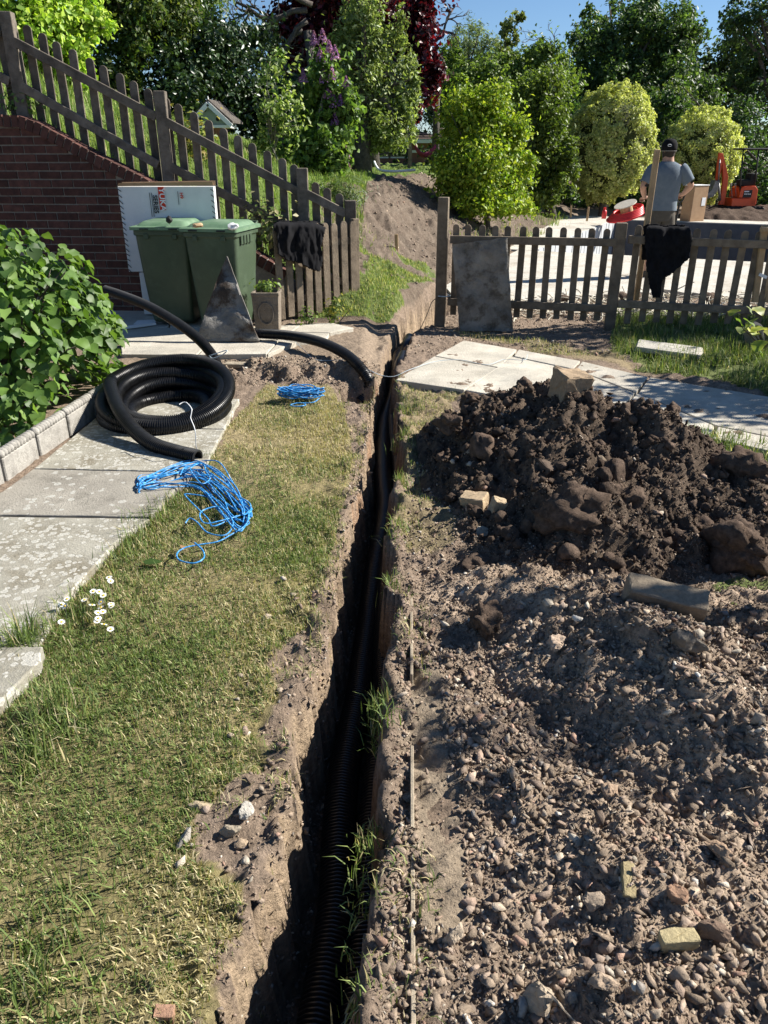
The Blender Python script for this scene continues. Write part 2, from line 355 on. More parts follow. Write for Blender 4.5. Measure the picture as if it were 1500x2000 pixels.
def height(X, Y, fine=True):
    X = np.asarray(X, float); Y = np.asarray(Y, float)
    d = bankd(X, Y); t = np.clip(d / 2.7, 0, 1); b = .45 * t + .55 * t * t * (3 - 2 * t)
    H = 1.25 + .34 * np.clip(-X - 1.0, 0, 7) * (1 - .5 * sm(16, 30, Y))
    bank = b * H
    if fine: bank = bank + sm(0, .5, d) * (.06 * fbm2(X, Y, 1.7, 4, 3) + .035 * fbm2(X, Y, 7, 3, 5))
    wy = WALL_Y0 + WALL_K * X + .10
    cz = np.interp(X, COPX, COPZ) - .06
    bank = np.where(X < -1.12, lerp(cz, bank, sm(.1, 1.8, Y - wy)), bank)
    m = np.where(X < -1.12, (Y > wy).astype(float), sm(7.95, 8.75, Y))
    pat = .085 * sm(5.98, 6.22, Y) * sm(-.05, -.22, X)
    h = np.maximum(pat, m * bank)
    h = h + .24 * sm(8.0, 8.7, Y) * sm(10.6, 9.6, Y) * sm(-1.0, -.45, X) * sm(.05, -.12, X - tl(Y))
    u, v = pool_uv(X, Y)
    slab = (u > -5.8) & (u < 12) & (v > -2.2) & (v < 9) & (Y > 9.9) & (d < -.1)
    h = np.where(slab, -.12, h)
    h = np.where((u > -.1) & (u < 8.3) & (v > -.1) & (v < 4.35), -1.9, h)
    if fine:
        near = sm(12, 9, Y)
        h = h + near * (.012 * fbm2(X, Y, 3.0, 3, 21) + .007 * fbm2(X, Y, 22, 3, 22))
        right = sm(.0, .12, X - tr_(Y)) * sm(7.9, 6.8, Y)
        h = h + right * (.02 * fbm2(X, Y, 5, 3, 31) + .012 * np.abs(fbm2(X, Y, 40, 2, 33)))
        # rubble-strewn margin on the left bank of the trench
        mg = sm(-.34, -.1, X - tl(Y)) * (Y < 6.2)
        h = h + mg * (.02 * fbm2(X, Y, 12, 4, 35))
        # side notch where a second duct drops in
        nd = np.hypot((X - notch.x - .02) / .17, (Y - notch.y - .05) / .30)
        h = h - .2 * sm(1.1, .6, nd + .25 * fbm2(X, Y, 7, 2, 41))
        # rough face between lawn and patio
        fc = sm(5.85, 6.05, Y) * sm(6.5, 6.25, Y) * sm(-2.2, -1.5, X) * sm(.05, -.1, X - tl(Y))
        h = h + fc * (.05 * fbm2(X, Y, 9, 4, 43) - .015)
        # the trench
        j = .02 * fbm2(X * .2, Y, 6, 3, 51) + .018 * fbm2(X, Y, 17, 3, 52)
        j2 = .03 * fbm2(X * .2, Y, 5, 3, 53) + .015 * fbm2(X, Y, 17, 2, 54)
        ins = np.minimum(X - tl(Y) - j, tr_(Y) - X + j2)
        ins = np.where(Y > 9.8, -1, ins)
        dep = .45 - .14 * sm(6.6, 8.0, Y)
        wall = sm(-.01, .034, ins + .010 * fbm2(X, Y, 38, 2, 58))
        h = h * (1 - wall) + wall * (-dep + .02 * fbm2(X, Y, 10, 3, 55))
        lip = np.exp(-((ins + .03) / .035) ** 2) * (ins < 0.01)
        h = h + lip * (.026 * fbm2(X, Y, 14, 3, 57) + .004) + .028 * sm(-.12, -.01, ins) * (ins < .005) * (X > (tl(Y) + tr_(Y)) / 2) * (Y < 5)
    return h
def gz(x, y): return float(height(np.array([x]), np.array([y]))[0])

def axis(segs):
    out = []
    for a, b, st in segs: out.append(np.linspace(a, b, max(1, int(round((b - a) / st))), endpoint=False))
    out.append([segs[-1][1]]); return np.concatenate(out)
xs = axis([(-90, -20, 3.5), (-20, -6, .6), (-6, -3.2, .09), (-3.2, -1.3, .04), (-1.3, 1.7, .0155), (1.7, 3.4, .04), (3.4, 6, .1), (6, 25, .6), (25, 90, 4)])
ys = axis([(-20, .4, 1.5), (.4, 3.0, .0155), (3.0, 6.6, .021), (6.6, 9.9, .028), (9.9, 17, .09), (17, 34, .4), (34, 200, 6)])
GX, GY = np.meshgrid(xs, ys)
GZ = height(GX, GY)
LAWN = gpoly([(-260, 1480), (0, 1390), (60, 1290), (75, 1235), (130, 1165), (240, 1045), (300, 995), (345, 955), (400, 915), (445, 835), (520, 752), (640, 752), (672, 800), (690, 900),
              (665, 1020), (642, 1090), (615, 1160), (600, 1230), (520, 1300), (545, 1360), (490, 1420), (520, 1500), (450, 1540), (380, 1600), (380, 1680), (470, 1740), (480, 1800), (440, 1850), (415, 1920), (410, 2050), (-300, 2050)])
R1 = gpoly([(772, 758), (905, 768), (880, 800), (840, 860), (830, 930), (800, 970), (790, 900), (795, 820)])
R2 = gpoly([(770, 960), (900, 985), (960, 1010), (900, 1070), (790, 1080), (760, 1020)])
R3 = gpoly([(1190, 600), (1520, 610), (1560, 785), (1400, 745), (1270, 725), (1200, 690)])
R4 = gpoly([(1290, 832), (1560, 890), (1560, 950), (1400, 905)])
R5 = gpoly([(905, 655), (1060, 690), (1260, 730), (1200, 690), (1060, 668), (880, 640)])
R6 = gpoly([(1400, 1150), (1560, 1120), (1560, 1270), (1440, 1260)])
PATH_L = gpoly([(-300, 1700), (0, 1395), (75, 1240), (130, 1165), (240, 1045), (300, 995), (345, 955), (400, 915), (445, 835), (480, 740), (200, 740), (0, 950), (-300, 1150)])
def soft(X, Y, P, amp=.05, seed=60):
    return inpoly(X + amp * fbm2(X, Y, 5, 3, seed), Y + amp * fbm2(X, Y, 5, 3, seed + 9), P)
def zones(X, Y):
    d = bankd(X, Y); z = {}
    z['lawn'] = soft(X, Y, LAWN, .03)
    z['sparse'] = soft(X, Y, R1, .05, 71) | soft(X, Y, R2, .06, 73) | soft(X, Y, R5, .05, 75)
    z['rough'] = soft(X, Y, R3, .08, 77) | soft(X, Y, R4, .05, 78) | soft(X, Y, R6, .05, 79)
    up = (d > 2.55 + .25 * fbm2(X, Y, .8, 3, 81)) & (Y > 13 - np.clip(-X, 0, 6))
    left = (X < -.45) & (Y > WALL_Y0 + WALL_K * X + .25) & (d > .55) & (X < -.9 - .0 * Y + .22 * np.clip(Y - 9.5, 0, 20) * 0 ) 
    shoulder = (fbm2(X, Y, 2.5, 3, 133) > .0) & (X > -.75) & (X < tl(Y) - .02 + .12 * fbm2(X, Y, 4, 3, 83)) & (Y > 8.15) & (d < .95 + .35 * fbm2(X, Y, 2, 3, 85)) & (Y < 11.6) & (d > .0)
    z['upper'] = up | left; z['shoulder'] = shoulder
    return z
def ground_colour(X, Y, Z):
    n = X.size; C = np.zeros(X.shape + (3,)); C[:] = (.215, .165, .122)               # bare reddish-brown soil
    def put(mask, c, a=1.0):
        mm = (mask * a)[..., None]; C[:] = C * (1 - mm) + np.array(c) * mm
    f1 = .5 + .5 * fbm2(X, Y, 2.2, 4, 91); f2 = .5 + .5 * fbm2(X, Y, 14, 3, 92)
    put(np.clip(f1, 0, 1), (.26, .20, .155), .55); put(np.clip(f2 - .2, 0, 1), (.31, .245, .195), .5)
    d = bankd(X, Y); bk = (d > 0) & (Y > 8)
    put(bk.astype(float), (.125, .098, .076), .9); put((bk & (f2 > .6)).astype(float), (.19, .155, .12), .5)
    z = zones(X, Y)
    dry = np.clip(.5 + .55 * fbm2(X, Y, 1.4, 4, 95), 0, 1)
    L = np.array([.20, .18, .075])[None, None] * (1 - dry[..., None]) + np.array([.33, .27, .15])[None, None] * dry[..., None]
    for key, a in (('lawn', .85), ('sparse', .5), ('rough', .8), ('upper', 1), ('shoulder', .8)):
        mm = (z[key] * a)[..., None]; base = L if key in ('lawn', 'sparse') else np.array([.11, .16, .04])
        C[:] = C * (1 - mm) + base * mm
    # compacted sandy strip beside the edging board, clay and painted sun on trench side
    a, b_ = G(815, 1330), G(815, 1760); st = sm(.10, .05, np.abs(X - (a.x + b_.x) / 2 - .05 - .03 * fbm2(X * 0, Y, 3, 2, 97))) * (Y < a.y + .05) * (Y > b_.y - .1)
    put(st, (.30, .245, .18), .85)
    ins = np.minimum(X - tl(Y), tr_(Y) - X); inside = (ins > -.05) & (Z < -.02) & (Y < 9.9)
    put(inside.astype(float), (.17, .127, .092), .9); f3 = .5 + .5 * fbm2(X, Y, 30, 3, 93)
    put((inside & (X - tl(Y) < .09) & (Z > -.3)).astype(float) * np.clip(.35 + f3, 0, 1), (.42, .325, .225), .8)  # sunlit upper part of the left wall painted cream
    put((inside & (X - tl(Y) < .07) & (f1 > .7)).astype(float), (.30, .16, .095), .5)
    pat = (Y > 6.2) & (Y < 7.9) & (X < tl(Y) - .02) & (X > -2.3)
    put(pat.astype(float), (.27, .215, .16), .7)
    return C
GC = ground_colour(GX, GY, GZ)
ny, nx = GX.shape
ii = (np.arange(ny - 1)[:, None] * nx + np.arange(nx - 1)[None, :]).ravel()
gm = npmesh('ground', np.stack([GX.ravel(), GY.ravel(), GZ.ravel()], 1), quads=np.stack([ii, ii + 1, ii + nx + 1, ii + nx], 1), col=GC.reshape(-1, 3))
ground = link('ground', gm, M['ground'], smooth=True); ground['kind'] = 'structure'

# ------------------------------------------------------------ paving
def slab_quad(name, pts, z, th, mat, parent, gap=.006, under=0.0, rough=.006, seed=0):
    P = [G(a, b, z) for a, b in pts]; c = sum(P, Vector()) / len(P)
    P = [p + (c - p).normalized() * gap for p in P]
    poly = []
    rr = random.Random(seed)
    for i in range(len(P)):                        # slightly chipped edges
        a, b = P[i], P[(i + 1) % len(P)]; n = max(2, int((b - a).length / .07))
        for k in range(n):
            q = a.lerp(b, k / n); inw = (c - q).normalized(); poly.append(q + inw * rr.uniform(0, rough))
    mb = MB(); mb.prism([p - Vector((0, 0, th)) for p in poly], (0, 0, th))
    o = mb.build(name, mat, parent, bevel=.006, seg=2); return o
def holder(name, loc, kind='structure'):
    o = bpy.data.objects.new(name, None); COL.objects.link(o); o.location = loc; o['kind'] = kind; return o
pav = holder('paved_path', G(1100, 760))
for i, q in enumerate([
    [(847, 695), (905, 664), (1012, 682), (975, 718)], [(770, 742), (847, 695), (975, 718), (907, 762)],
    [(1000, 695), (1012, 682), (1136, 705), (1122, 721)], [(907, 762), (1000, 695), (1122, 721), (1048, 787)],
    [(1122, 721), (1136, 705), (1268, 736), (1243, 767)], [(1048, 787), (1122, 721), (1243, 767), (1196, 815)],
    [(1243, 767), (1268, 736), (1520, 777), (1520, 856), (1400, 832)], [(1196, 815), (1243, 767), (1400, 832), (1388, 855)],
    [(1388, 855), (1400, 832), (1560, 864), (1560, 893)]]):
    slab_quad('paving_slab', q, .03 + .004 * (i % 3), .07, M['paving'], pav, .010, seed=i)
pal = holder('lichen_path', G(200, 950))
for i, (q, mt) in enumerate([
    ([(-120, 1010), (0, 960), (63, 915), (353, 921), (390, 915), (345, 955), (297, 1010), (0, 1006)], 'path_plain'),
    ([(63, 915), (165, 832), (440, 838), (400, 915), (353, 921)], 'lichen'),
    ([(-160, 1300), (-140, 1012), (0, 1007), (297, 1011), (240, 1047), (130, 1167), (72, 1272)], 'lichen'),
    ([(165, 832), (230, 775), (470, 778), (440, 838)], 'lichen')]):
    slab_quad('paving_slab', q, .028, .06, M[mt], pal, .007, seed=20 + i)
stp = holder('step_slab', G(30, 1300), 'thing'); tag(stp, 'raised stone step with white lichen spots at the lower left edge', 'step')
slab_quad('step_stone', [(-220, 1330), (-200, 1262), (84, 1262), (80, 1290), (0, 1372), (-80, 1440)], .055, .08, M['lichen'], stp, .0, seed=40)
# patio beneath the bins
pat = holder('patio', G(400, 670))
for i, q in enumerate([
    [(235, 668), (235, 692), (385, 693), (410, 668)], [(410, 668), (385, 693), (522, 691), (545, 664)],
    [(545, 664), (522, 691), (578, 668), (640, 660), (645, 650), (570, 648)], [(570, 648), (645, 650), (692, 640), (650, 630), (590, 632)],
    [(225, 640), (232, 667), (410, 667), (430, 640)], [(430, 640), (410, 667), (545, 663), (590, 634)],
    [(150, 600), (180, 640), (330, 639), (340, 600)], [(340, 600), (330, 639), (480, 639), (500, 600)]]):
    slab_quad('paving_slab', q, .12 + .003 * (i % 2), .06, M['paving'], pat, .007, seed=50 + i)
for i, (a, b) in enumerate([((395, 699), (432, 702)), ((436, 701), (470, 703)), ((440, 712), (480, 713)), ((474, 700), (520, 698)), ((520, 694), (556, 688))]):
    p, q = G(*a, .055), G(*b, .055); mb = MB(); mb.bar(p, q, .09, .035); o = mb.build('patio_brick', M['timber_edge'], pat, bevel=.005)

# fresh concrete beyond the fence, with the pool sunk in it
def pw(u, v, z): p = POOL_A + POOL_D * u + POOL_N * v; return Vector((p[0], p[1], z))
pool = holder('pool_surround', pw(0, 0, 0))
def flat(name, P, th, mat, parent, bevel=0):
    mb = MB(); mb.prism([Vector(p) - Vector((0, 0, th)) for p in P], (0, 0, th)); return mb.build(name, mat, parent, bevel=bevel)
front = [G(845, 548), G(880, 575), G(1000, 592), G(1080, 588), G(1180, 580), G(1300, 572), G(1420, 585), G(1600, 590)]
rr = random.Random(5); fr = []
for a, b in zip(front[:-1], front[1:]):
    for k in range(6): q = a.lerp(b, k / 6); fr.append(Vector((q.x, q.y + rr.uniform(-.12, .12), 0)))
fr.append(front[-1])
far_l = pw(0, -.28, 0); far_r = pw(0, 6, 0)
flat('concrete_apron', [(p.x, p.y, .03) for p in fr] + [(far_r.x, far_r.y, .03), (pw(0, 4.4, 0).x, pw(0, 4.4, 0).y, .03), (pw(0, 0, 0).x, pw(0, 0, 0).y, .03), (far_l.x, far_l.y, .03), (1.1, 11.3, .03)], .14, M['concrete'], pool)
flat('concrete_deck', [pw(0.004, -1.6, .035), pw(0.004, 0, .035), pw(8.2, 0, .035), pw(8.2, -1.6, .035)], .2, M['concrete'], pool)
flat('concrete_deck', [pw(0.004, 4.3, .035), pw(0.004, 6.5, .035), pw(8.2, 6.5, .035), pw(8.2, 4.3, .035)], .2, M['concrete'], pool)
flat('concrete_deck', [pw(8.204, -1.6, .035), pw(8.204, 6.5, .035), pw(9.2, 6.5, .035), pw(9.2, -1.6, .035)], .2, M['concrete'], pool)
def quadface(name, P, mat, parent, th): mb = MB(); mb.prism(P, th); return mb.build(name, mat, parent)
n3 = Vector((POOL_N[0], POOL_N[1], 0)); d3 = Vector((POOL_D[0], POOL_D[1], 0))
nb = 26                                            # board-marked left wall: one board after another
for k in range(nb):
    u0, u1 = 8.2 * k / nb, 8.2 * (k + 1) / nb
    mb = MB(); mb.prism([pw(u0 + .012, .003, -1.6), pw(u1 - .012, .003, -1.6), pw(u1 - .012, .003, .02), pw(u0 + .012, .003, .02)], n3 * (.02 + .008 * (k % 3)))
    mb.build('wall_board', M['board_wall'], pool)
quadface('pool_wall', [pw(-.05, -.1, -1.7), pw(8.2, -.1, -1.7), pw(8.2, -.1, .01), pw(-.05, -.1, .01)], M['board_wall'], pool, n3 * .09)
quadface('pool_wall', [pw(8.19, -.1, -1.7), pw(8.19, 4.4, -1.7), pw(8.19, 4.4, .02), pw(8.19, -.1, .02)], M['pool_shade'], pool, d3 * -.05)
quadface('pool_wall', [pw(-.0, 4.29, -1.7), pw(8.2, 4.29, -1.7), pw(8.2, 4.29, .02), pw(-.0, 4.29, .02)], M['board_wall'], pool, n3 * -.04)
flat('pool_floor', [pw(-.05, -.1, -1.6), pw(-.05, 4.4, -1.6), pw(8.3, 4.4, -1.6), pw(8.3, -.1, -1.6)], .1, M['concrete'], pool)

# rope-top edging stones along the shrub bed
eds = ['pale rope-top edging stone nearest the bottom left corner', 'rope-top edging stone in the middle of the shrub bed border', 'rope-top edging stone next to the duct coil', 'farthest rope-top edging stone, behind the duct coil', 'rope-top edging stone half out of frame on the left']
ea, eb = G(-75, 1000), G(226, 786); nE = 5
order = [4, 0, 1, 2, 3]
dv = (eb - ea).normalized(); nv = Vector((-dv.y, dv.x, 0))
for k in range(nE):
    a = ea.lerp(eb, k / nE) + dv * .012; b = ea.lerp(eb, (k + 1) / nE) - dv * .012
    t = thing('edging_stone', (a + b) / 2, eds[order[k]], 'edging', 'rope-top edging stones along the shrub bed')
    mb = MB(); mb.bar(a + Vector((0, 0, .07)), b + Vector((0, 0, .07)), .05, .14); mb.build('base', M['edging'], t, bevel=.006)
    L = (b - a).length; mb = MB(); nl = 11
    for i in range(nl):                            # the twisted rope: slanted beads
        c = a.lerp(b, (i + .5) / nl) + Vector((0, 0, .158)); ax = (dv * .8 + Vector((0, 0, .45))).normalized(); sd2 = ax.cross(nv)
        R = Matrix((ax, nv, sd2)).transposed(); rings = []
        for j in range(7):
            th = -1 + 2 * j / 6; r = math.sqrt(max(.02, 1 - th * th)); rings.append([c + ax * (th * .021 * 1.25) + (nv * math.cos(q) * .030 + sd2 * math.sin(q) * .030) * r for q in [2 * math.pi * m / 10 for m in range(10)]])
        mb.loft(rings)
    mb.build('rope_top', M['edging'], t, smooth=True)

# ------------------------------------------------------------ brick wall with sloping coping
def wx(px, py): return W(px, py, WALL_Y0, WALL_K)
cop = [wx(-160, 222), wx(0, 226), wx(40, 228), wx(75, 240), wx(110, 259), wx(180, 298), wx(290, 352), wx(400, 430), wx(490, 488), wx(570, 535)]
cop_x = [p.x for p in cop]; cop_z = [p.z for p in cop]
def copz(x): return float(np.interp(x, cop_x, cop_z))
wt = thing('brick_wall', wx(200, 600), 'dark red brick retaining wall with sloping brick coping behind the bins', 'wall')
wall_dir = Vector((1, WALL_K, 0)).normalized(); wall_n = Vector((WALL_K, -1, 0)).normalized()
ang = math.atan2(WALL_K, 1)
def wp(x, z, off=0.0): return Vector((x, WALL_Y0 + WALL_K * x, z)) + wall_n * off
mb = MB(); xsw = np.linspace(cop_x[0], cop_x[-1], 60)
for a, b in zip(xsw[:-1], xsw[1:]):
    za, zb = copz(a) - .09, copz(b) - .09
    A = [wp(a, -.1, -.006), wp(b, -.1, -.006), wp(b, zb, -.006), wp(a, za, -.006)]
    mb.prism(A, wall_n * -.19)
mb.build('mortar', M['mortar'], wt)
bm_ = MB(); bm_.box((0, 0, 0), (.212, .10, .066)); brick_me = bm_.mesh('brick'); brick_me.materials.append(M['brick'])
bm_ = MB(); bm_.box((0, 0, 0), (.10, .10, .066)); half_me = bm_.mesh('brick'); half_me.materials.append(M['brick'])
rb = random.Random(3); CH, BL = .078, .225; nbk = 0
for c in range(40):
    z = .09 + CH * (c + .5); x0 = cop_x[0] + (c % 2) * BL / 2
    while x0 < cop_x[-1]:
        x0 += BL
        lo = min(copz(x0 - .1), copz(x0 + .1)) - .035
        half = 0
        if z + .036 > lo:
            sd_ = 1 if copz(x0 + .1) > copz(x0 - .1) else -1
            if z + .036 < copz(x0 + sd_ * .056) - .04: half = sd_
            else: continue
        if x0 > wx(300, 500).x and z < .9: continue             # covered by the bins and the carton
        if x0 < wx(60, 500).x and z < .75: continue             # covered by the shrub
        o = bpy.data.objects.new('brick', half_me if half else brick_me); COL.objects.link(o)
        o.location = wp(x0 + half * .056, z, -.045 + rb.uniform(-.002, .003)); o.rotation_euler = (rb.uniform(-.01, .01), rb.uniform(-.006, .006), ang)
        adopt(o, wt); nbk += 1
# soldier coping that follows the slope
arc = resample([wp(x, copz(x)) for x in np.linspace(cop_x[0], cop_x[-1], 120)], .01)
L_ = len(arc) * .01; bm_ = MB(); bm_.box((0, 0, 0), (.066, .225, .105)); cop_me = bm_.mesh('coping_brick'); cop_me.materials.append(M['brick'])
s_ = 0
mc = MB()
while s_ + 8 < len(arc):
    p = Vector(arc[s_ + 3]); tdir = (Vector(arc[min(s_ + 7, len(arc) - 1)]) - Vector(arc[s_])).normalized()
    up = wall_n.cross(tdir) * -1
    if up.z < 0: up = -up
    R = Matrix((tdir, -wall_n, up)).transposed()
    o = bpy.data.objects.new('coping_brick', cop_me); COL.objects.link(o); o.location = p - up * .045 - wall_n * .075 + up * rb.uniform(-.004, .004)
    o.rotation_euler = R.to_euler(); adopt(o, wt); s_ += 8
for i in range(0, len(arc) - 6, 5):
    a, b = Vector(arc[i]), Vector(arc[i + 5]); mc.bar(a - Vector((0, 0, .05)) - wall_n * .08, b - Vector((0, 0, .05)) - wall_n * .08, .205, .085)
mc.build('coping_mortar', M['mortar'], wt)

# ------------------------------------------------------------ picket fences
def picket_mesh(name, wdt, hgt, th, mat):
    P = [(-wdt / 2, 0, 0), (wdt / 2, 0, 0)]; r = wdt / 2
    for k in range(9):
        a = math.pi * k / 8; P.append((r * math.cos(a), 0, hgt - r + r * math.sin(a)))
    mb = MB(); mb.prism(P, (0, th, 0)); me = mb.mesh(name); me.materials.append(mat); return me
_pk = {}
def picket(x, y, z0, z1, wdt, th, mat, parent, rz=0, lean=0, rng=random):
    h = round((z1 - z0) / .03) * .03; key = (wdt, h, th, mat.name)
    if key not in _pk: _pk[key] = picket_mesh('picket', wdt, h, th, mat)
    o = bpy.data.objects.new('picket', _pk[key]); COL.objects.link(o)
    o.location = (x, y, z1 - h); o.rotation_euler = (rng.uniform(-.012, .012), lean + rng.uniform(-.012, .012), rz + rng.uniform(-.03, .03)); bev(o, .003)
    return adopt(o, parent)
def post(a, h, s, mat, parent, rz=0):
    mb = MB(); R = Matrix.Rotation(rz, 3, 'Z'); mb.box(Vector(a) + Vector((0, 0, h / 2)), (s, s, h), R); return mb.build('post', mat, parent, bevel=.008, seg=2)
def rail(a, b, wdt, th, mat, parent):
    mb = MB(); a, b = Vector(a), Vector(b); n = 6; d = b - a
    for i in range(n):
        pass
    mb.bar(a, b, th, wdt); return mb.build('rail', mat, parent, bevel=.006, seg=2)
FY, FK = 8.62, -.03                                # plane of the sloping fence
def fx(px, py): return W(px, py, FY, FK)
sf = thing('picket_fence', fx(330, 345), 'weathered picket fence stepping down the bank above the brick wall', 'fence')
wg = M['wood_grey']
tops = [(20, 33), (48, 47), (78, 63), (108, 80), (137, 95), (171, 112), (199, 127), (229, 142), (259, 157), (288, 172), (322, 190), (347, 202), (377, 218), (406, 234), (434, 250), (463, 264), (492, 279), (521, 294), (550, 309), (572, 321),
        (616, 356), (638, 367), (661, 378), (-9, 17), (-38, 2)]
for i, (a, b) in enumerate(tops):
    p = fx(a, b); bot = gz(p.x, p.y + .02); L = 1.02 if a < 600 else 1.05
    picket(p.x, p.y + .02, max(p.z - L, bot - .05), p.z, .082, .02, wg, sf)
for (a, b, hh) in [(14, 24, 1.22), (313, 178, 1.12), (590, 328, 1.05)]:
    p = fx(a, b); g = gz(p.x, p.y); post((p.x, p.y - .02, min(g, p.z - hh)), p.z - min(g, p.z - hh), .115, wg, sf, .05)
pe = fx(684, 391); post((pe.x, pe.y - .02, .02), pe.z - .02, .115, wg, sf, .12)
RO = Vector((0, -.055, 0))
def frail(a, b): rail(fx(*a) + RO, fx(*b) + RO, .085, .04, wg, sf)
frail((27, 80), (308, 229)); frail((43, 168), (312, 322)); frail((326, 238), (586, 376)); frail((336, 326), (588, 455)); frail((600, 378), (676, 417)); frail((604, 492), (676, 530)); frail((-60, 40), (6, 70)); frail((-60, 120), (24, 160))

# gate that stands open, hinged at the end post
gt = thing('picket_gate', G(640, 625, .1), 'open low picket gate with a black jacket slung over it', 'gate')
ga = W(694, 605, 8.5); gb = W(548, 628, 7.98); ga.z = .13; gb.z = .11
wb = M['wood_brown']; gd = (gb - ga); gl = gd.length; gu = gd.normalized(); grz = math.atan2(gd.y, gd.x) + math.pi; gn = Vector((gu.y, -gu.x, 0)); gn = gn if gn.y < 0 else -gn
tp = W(694, 432, 8.5).z
for i in range(9):
    q = ga + gd * (.02 + i / 8.3); picket(q.x + gn.x * .02, q.y + gn.y * .02, q.z, tp + .01 * math.sin(i * 2.1), .075, .02, wb, gt, grz)
for zz in (.28, .80):
    rail(ga + Vector((0, 0, zz - .1)) - gn * .03, gb + Vector((0, 0, zz - .1)) - gn * .03, .07, .04, wb, gt)
mb = MB(); mb.bar(ga + Vector((0, 0, .22)) - gn * .031, gb + Vector((0, 0, .66)) - gn * .031, .034, .07); mb.build('brace', wb, gt, bevel=.005)
mb = MB(); mb.box(ga - gn * .05 + Vector((.03, 0, .45)), (.075, .075, .92), Matrix.Rotation(grz, 3, 'Z')); mb.build('gate_stile', wb, gt, bevel=.006)

# right-hand fence
RY, RK = 8.28, -.11
def rx(px, py): return W(px, py, RY, RK)
rf = thing('picket_fence', rx(1200, 620), 'brown picket fence between the paved path and the concrete, on the right', 'fence')
rrz = math.atan2(RK, 1)
for a, b in zip([892, 917, 943, 969, 995, 1022, 1049, 1076, 1104, 1133, 1159, 1187], np.linspace(438, 447, 12)):
    p = rx(a, b); q = rx(a, lerp(617, 626, (a - 892) / 300)); picket(p.x, p.y + .02, q.z, p.z, .066, .02, wb, rf, rrz)
for a, b in zip([1251, 1281, 1310, 1338, 1366, 1397, 1428, 1457, 1488, 1518, 1548], np.linspace(440, 455, 11)):
    p = rx(a, b); picket(p.x, p.y + .02, .07, p.z, .066, .02, wb, rf, rrz)
for (a, b, c_) in [(867, 385, -.05), (1215, 435, -.05), (1580, 440, -.05)]:
    p = rx(a, b); post((p.x, p.y, c_), p.z - c_, .105, wb, rf, rrz - .1)
RO2 = Vector((-.003, -.035, 0))
def rrail(a, b): rail(rx(*a) + RO2, rx(*b) + RO2, .075, .04, wb, rf)
rrail((879, 467), (1203, 473)); rrail((874, 588), (1192, 602)); rrail((1226, 467), (1575, 480)); rrail((1205, 592), (1560, 610))
mb = MB(); tp_ = rx(866, 577); mb.tube([tp_ + Vector((.062 * math.cos(a) * 1.15, .062 * math.sin(a) * 1.15, 0)) * 1.0 for a in np.linspace(0, 2 * math.pi, 13)], .006, 5); mb.build('blue_tie', M['rope'] if False else M['string'], rf)

# ------------------------------------------------------------ leaning stones
def stone_slab(name, pts, th, mat, label, cat, seed, lean=Vector((0, .14, 0)), jag=.01, group=None):
    rs = random.Random(seed); P = [Vector(p) for p in pts]; out = []
    for i in range(len(P)):
        a, b = P[i], P[(i + 1) % len(P)]; n = max(2, int((b - a).length / .05))
        c = sum(P, Vector()) / len(P)
        for k in range(n): q = a.lerp(b, k / n); out.append(q + (c - q).normalized() * rs.uniform(0, jag))
    c = sum(out, Vector()) / len(out)
    n_ = (out[0] - c).cross(out[len(out) // 4] - c).normalized(); n_ = n_ if n_.y < 0 else -n_
    V, F = [], []; m = len(out); rings = 14
    for lay in (0, 1):                              # riven front face, flat back
        for r in range(rings):
            for q in out:
                f = 1 - r / rings; p = c + (q - c) * f
                d = n_ * (0.5 * th if lay == 0 else -.5 * th)
                if lay == 0 and r > 0: d = d + n_ * (.022 * float(fbm2(np.array(p.x * 1 + seed), np.array(p.z + p.y), 5, 4, seed)))
                V.append(p + d)
        V.append(c + n_ * (0.5 * th if lay == 0 else -.5 * th))
    off = rings * m + 1
    for lay in (0, 1):
        o_ = lay * off
        for r in range(rings - 1):
            for k in range(m):
                k2 = (k + 1) % m; F.append((o_ + r * m + k, o_ + r * m + k2, o_ + (r + 1) * m + k2, o_ + (r + 1) * m + k))
        for k in range(m): F.append((o_ + (rings - 1) * m + k, o_ + (rings - 1) * m + (k + 1) % m, o_ + rings * m))
    for k in range(m): F.append((k, (k + 1) % m, off + (k + 1) % m, off + k))
    mb = MB(); mb.add(V, F); o = mb.build(name, mat); shade_auto(o, 35); tag(o, label, cat, group); return o
b0, b1 = W(897, 645, 7.94), W(1003, 639, 7.90); t0, t1 = W(882, 476, 8.06), W(991, 463, 8.02)
b0.z = b1.z = .0
stone_slab('stone_slab', [b0, b1, t1, t0], .05, M['slate'], 'large dirty grey stone slab leaning against the picket fence', 'stone slab', 4)
c0, c1 = G(383, 668, .125), G(508, 668, .125); ct = W(444, 500, 7.18); c2 = W(496, 640, c1.y + .02)
stone_slab('stone_fragment', [c0 + Vector((0, 0, 0)), c1, c2, ct, W(425, 545, 7.1), W(402, 608, 6.97)], .04, M['slate2'], 'triangular broken stone piece propped against the green bin', 'stone', 8, jag=.006)

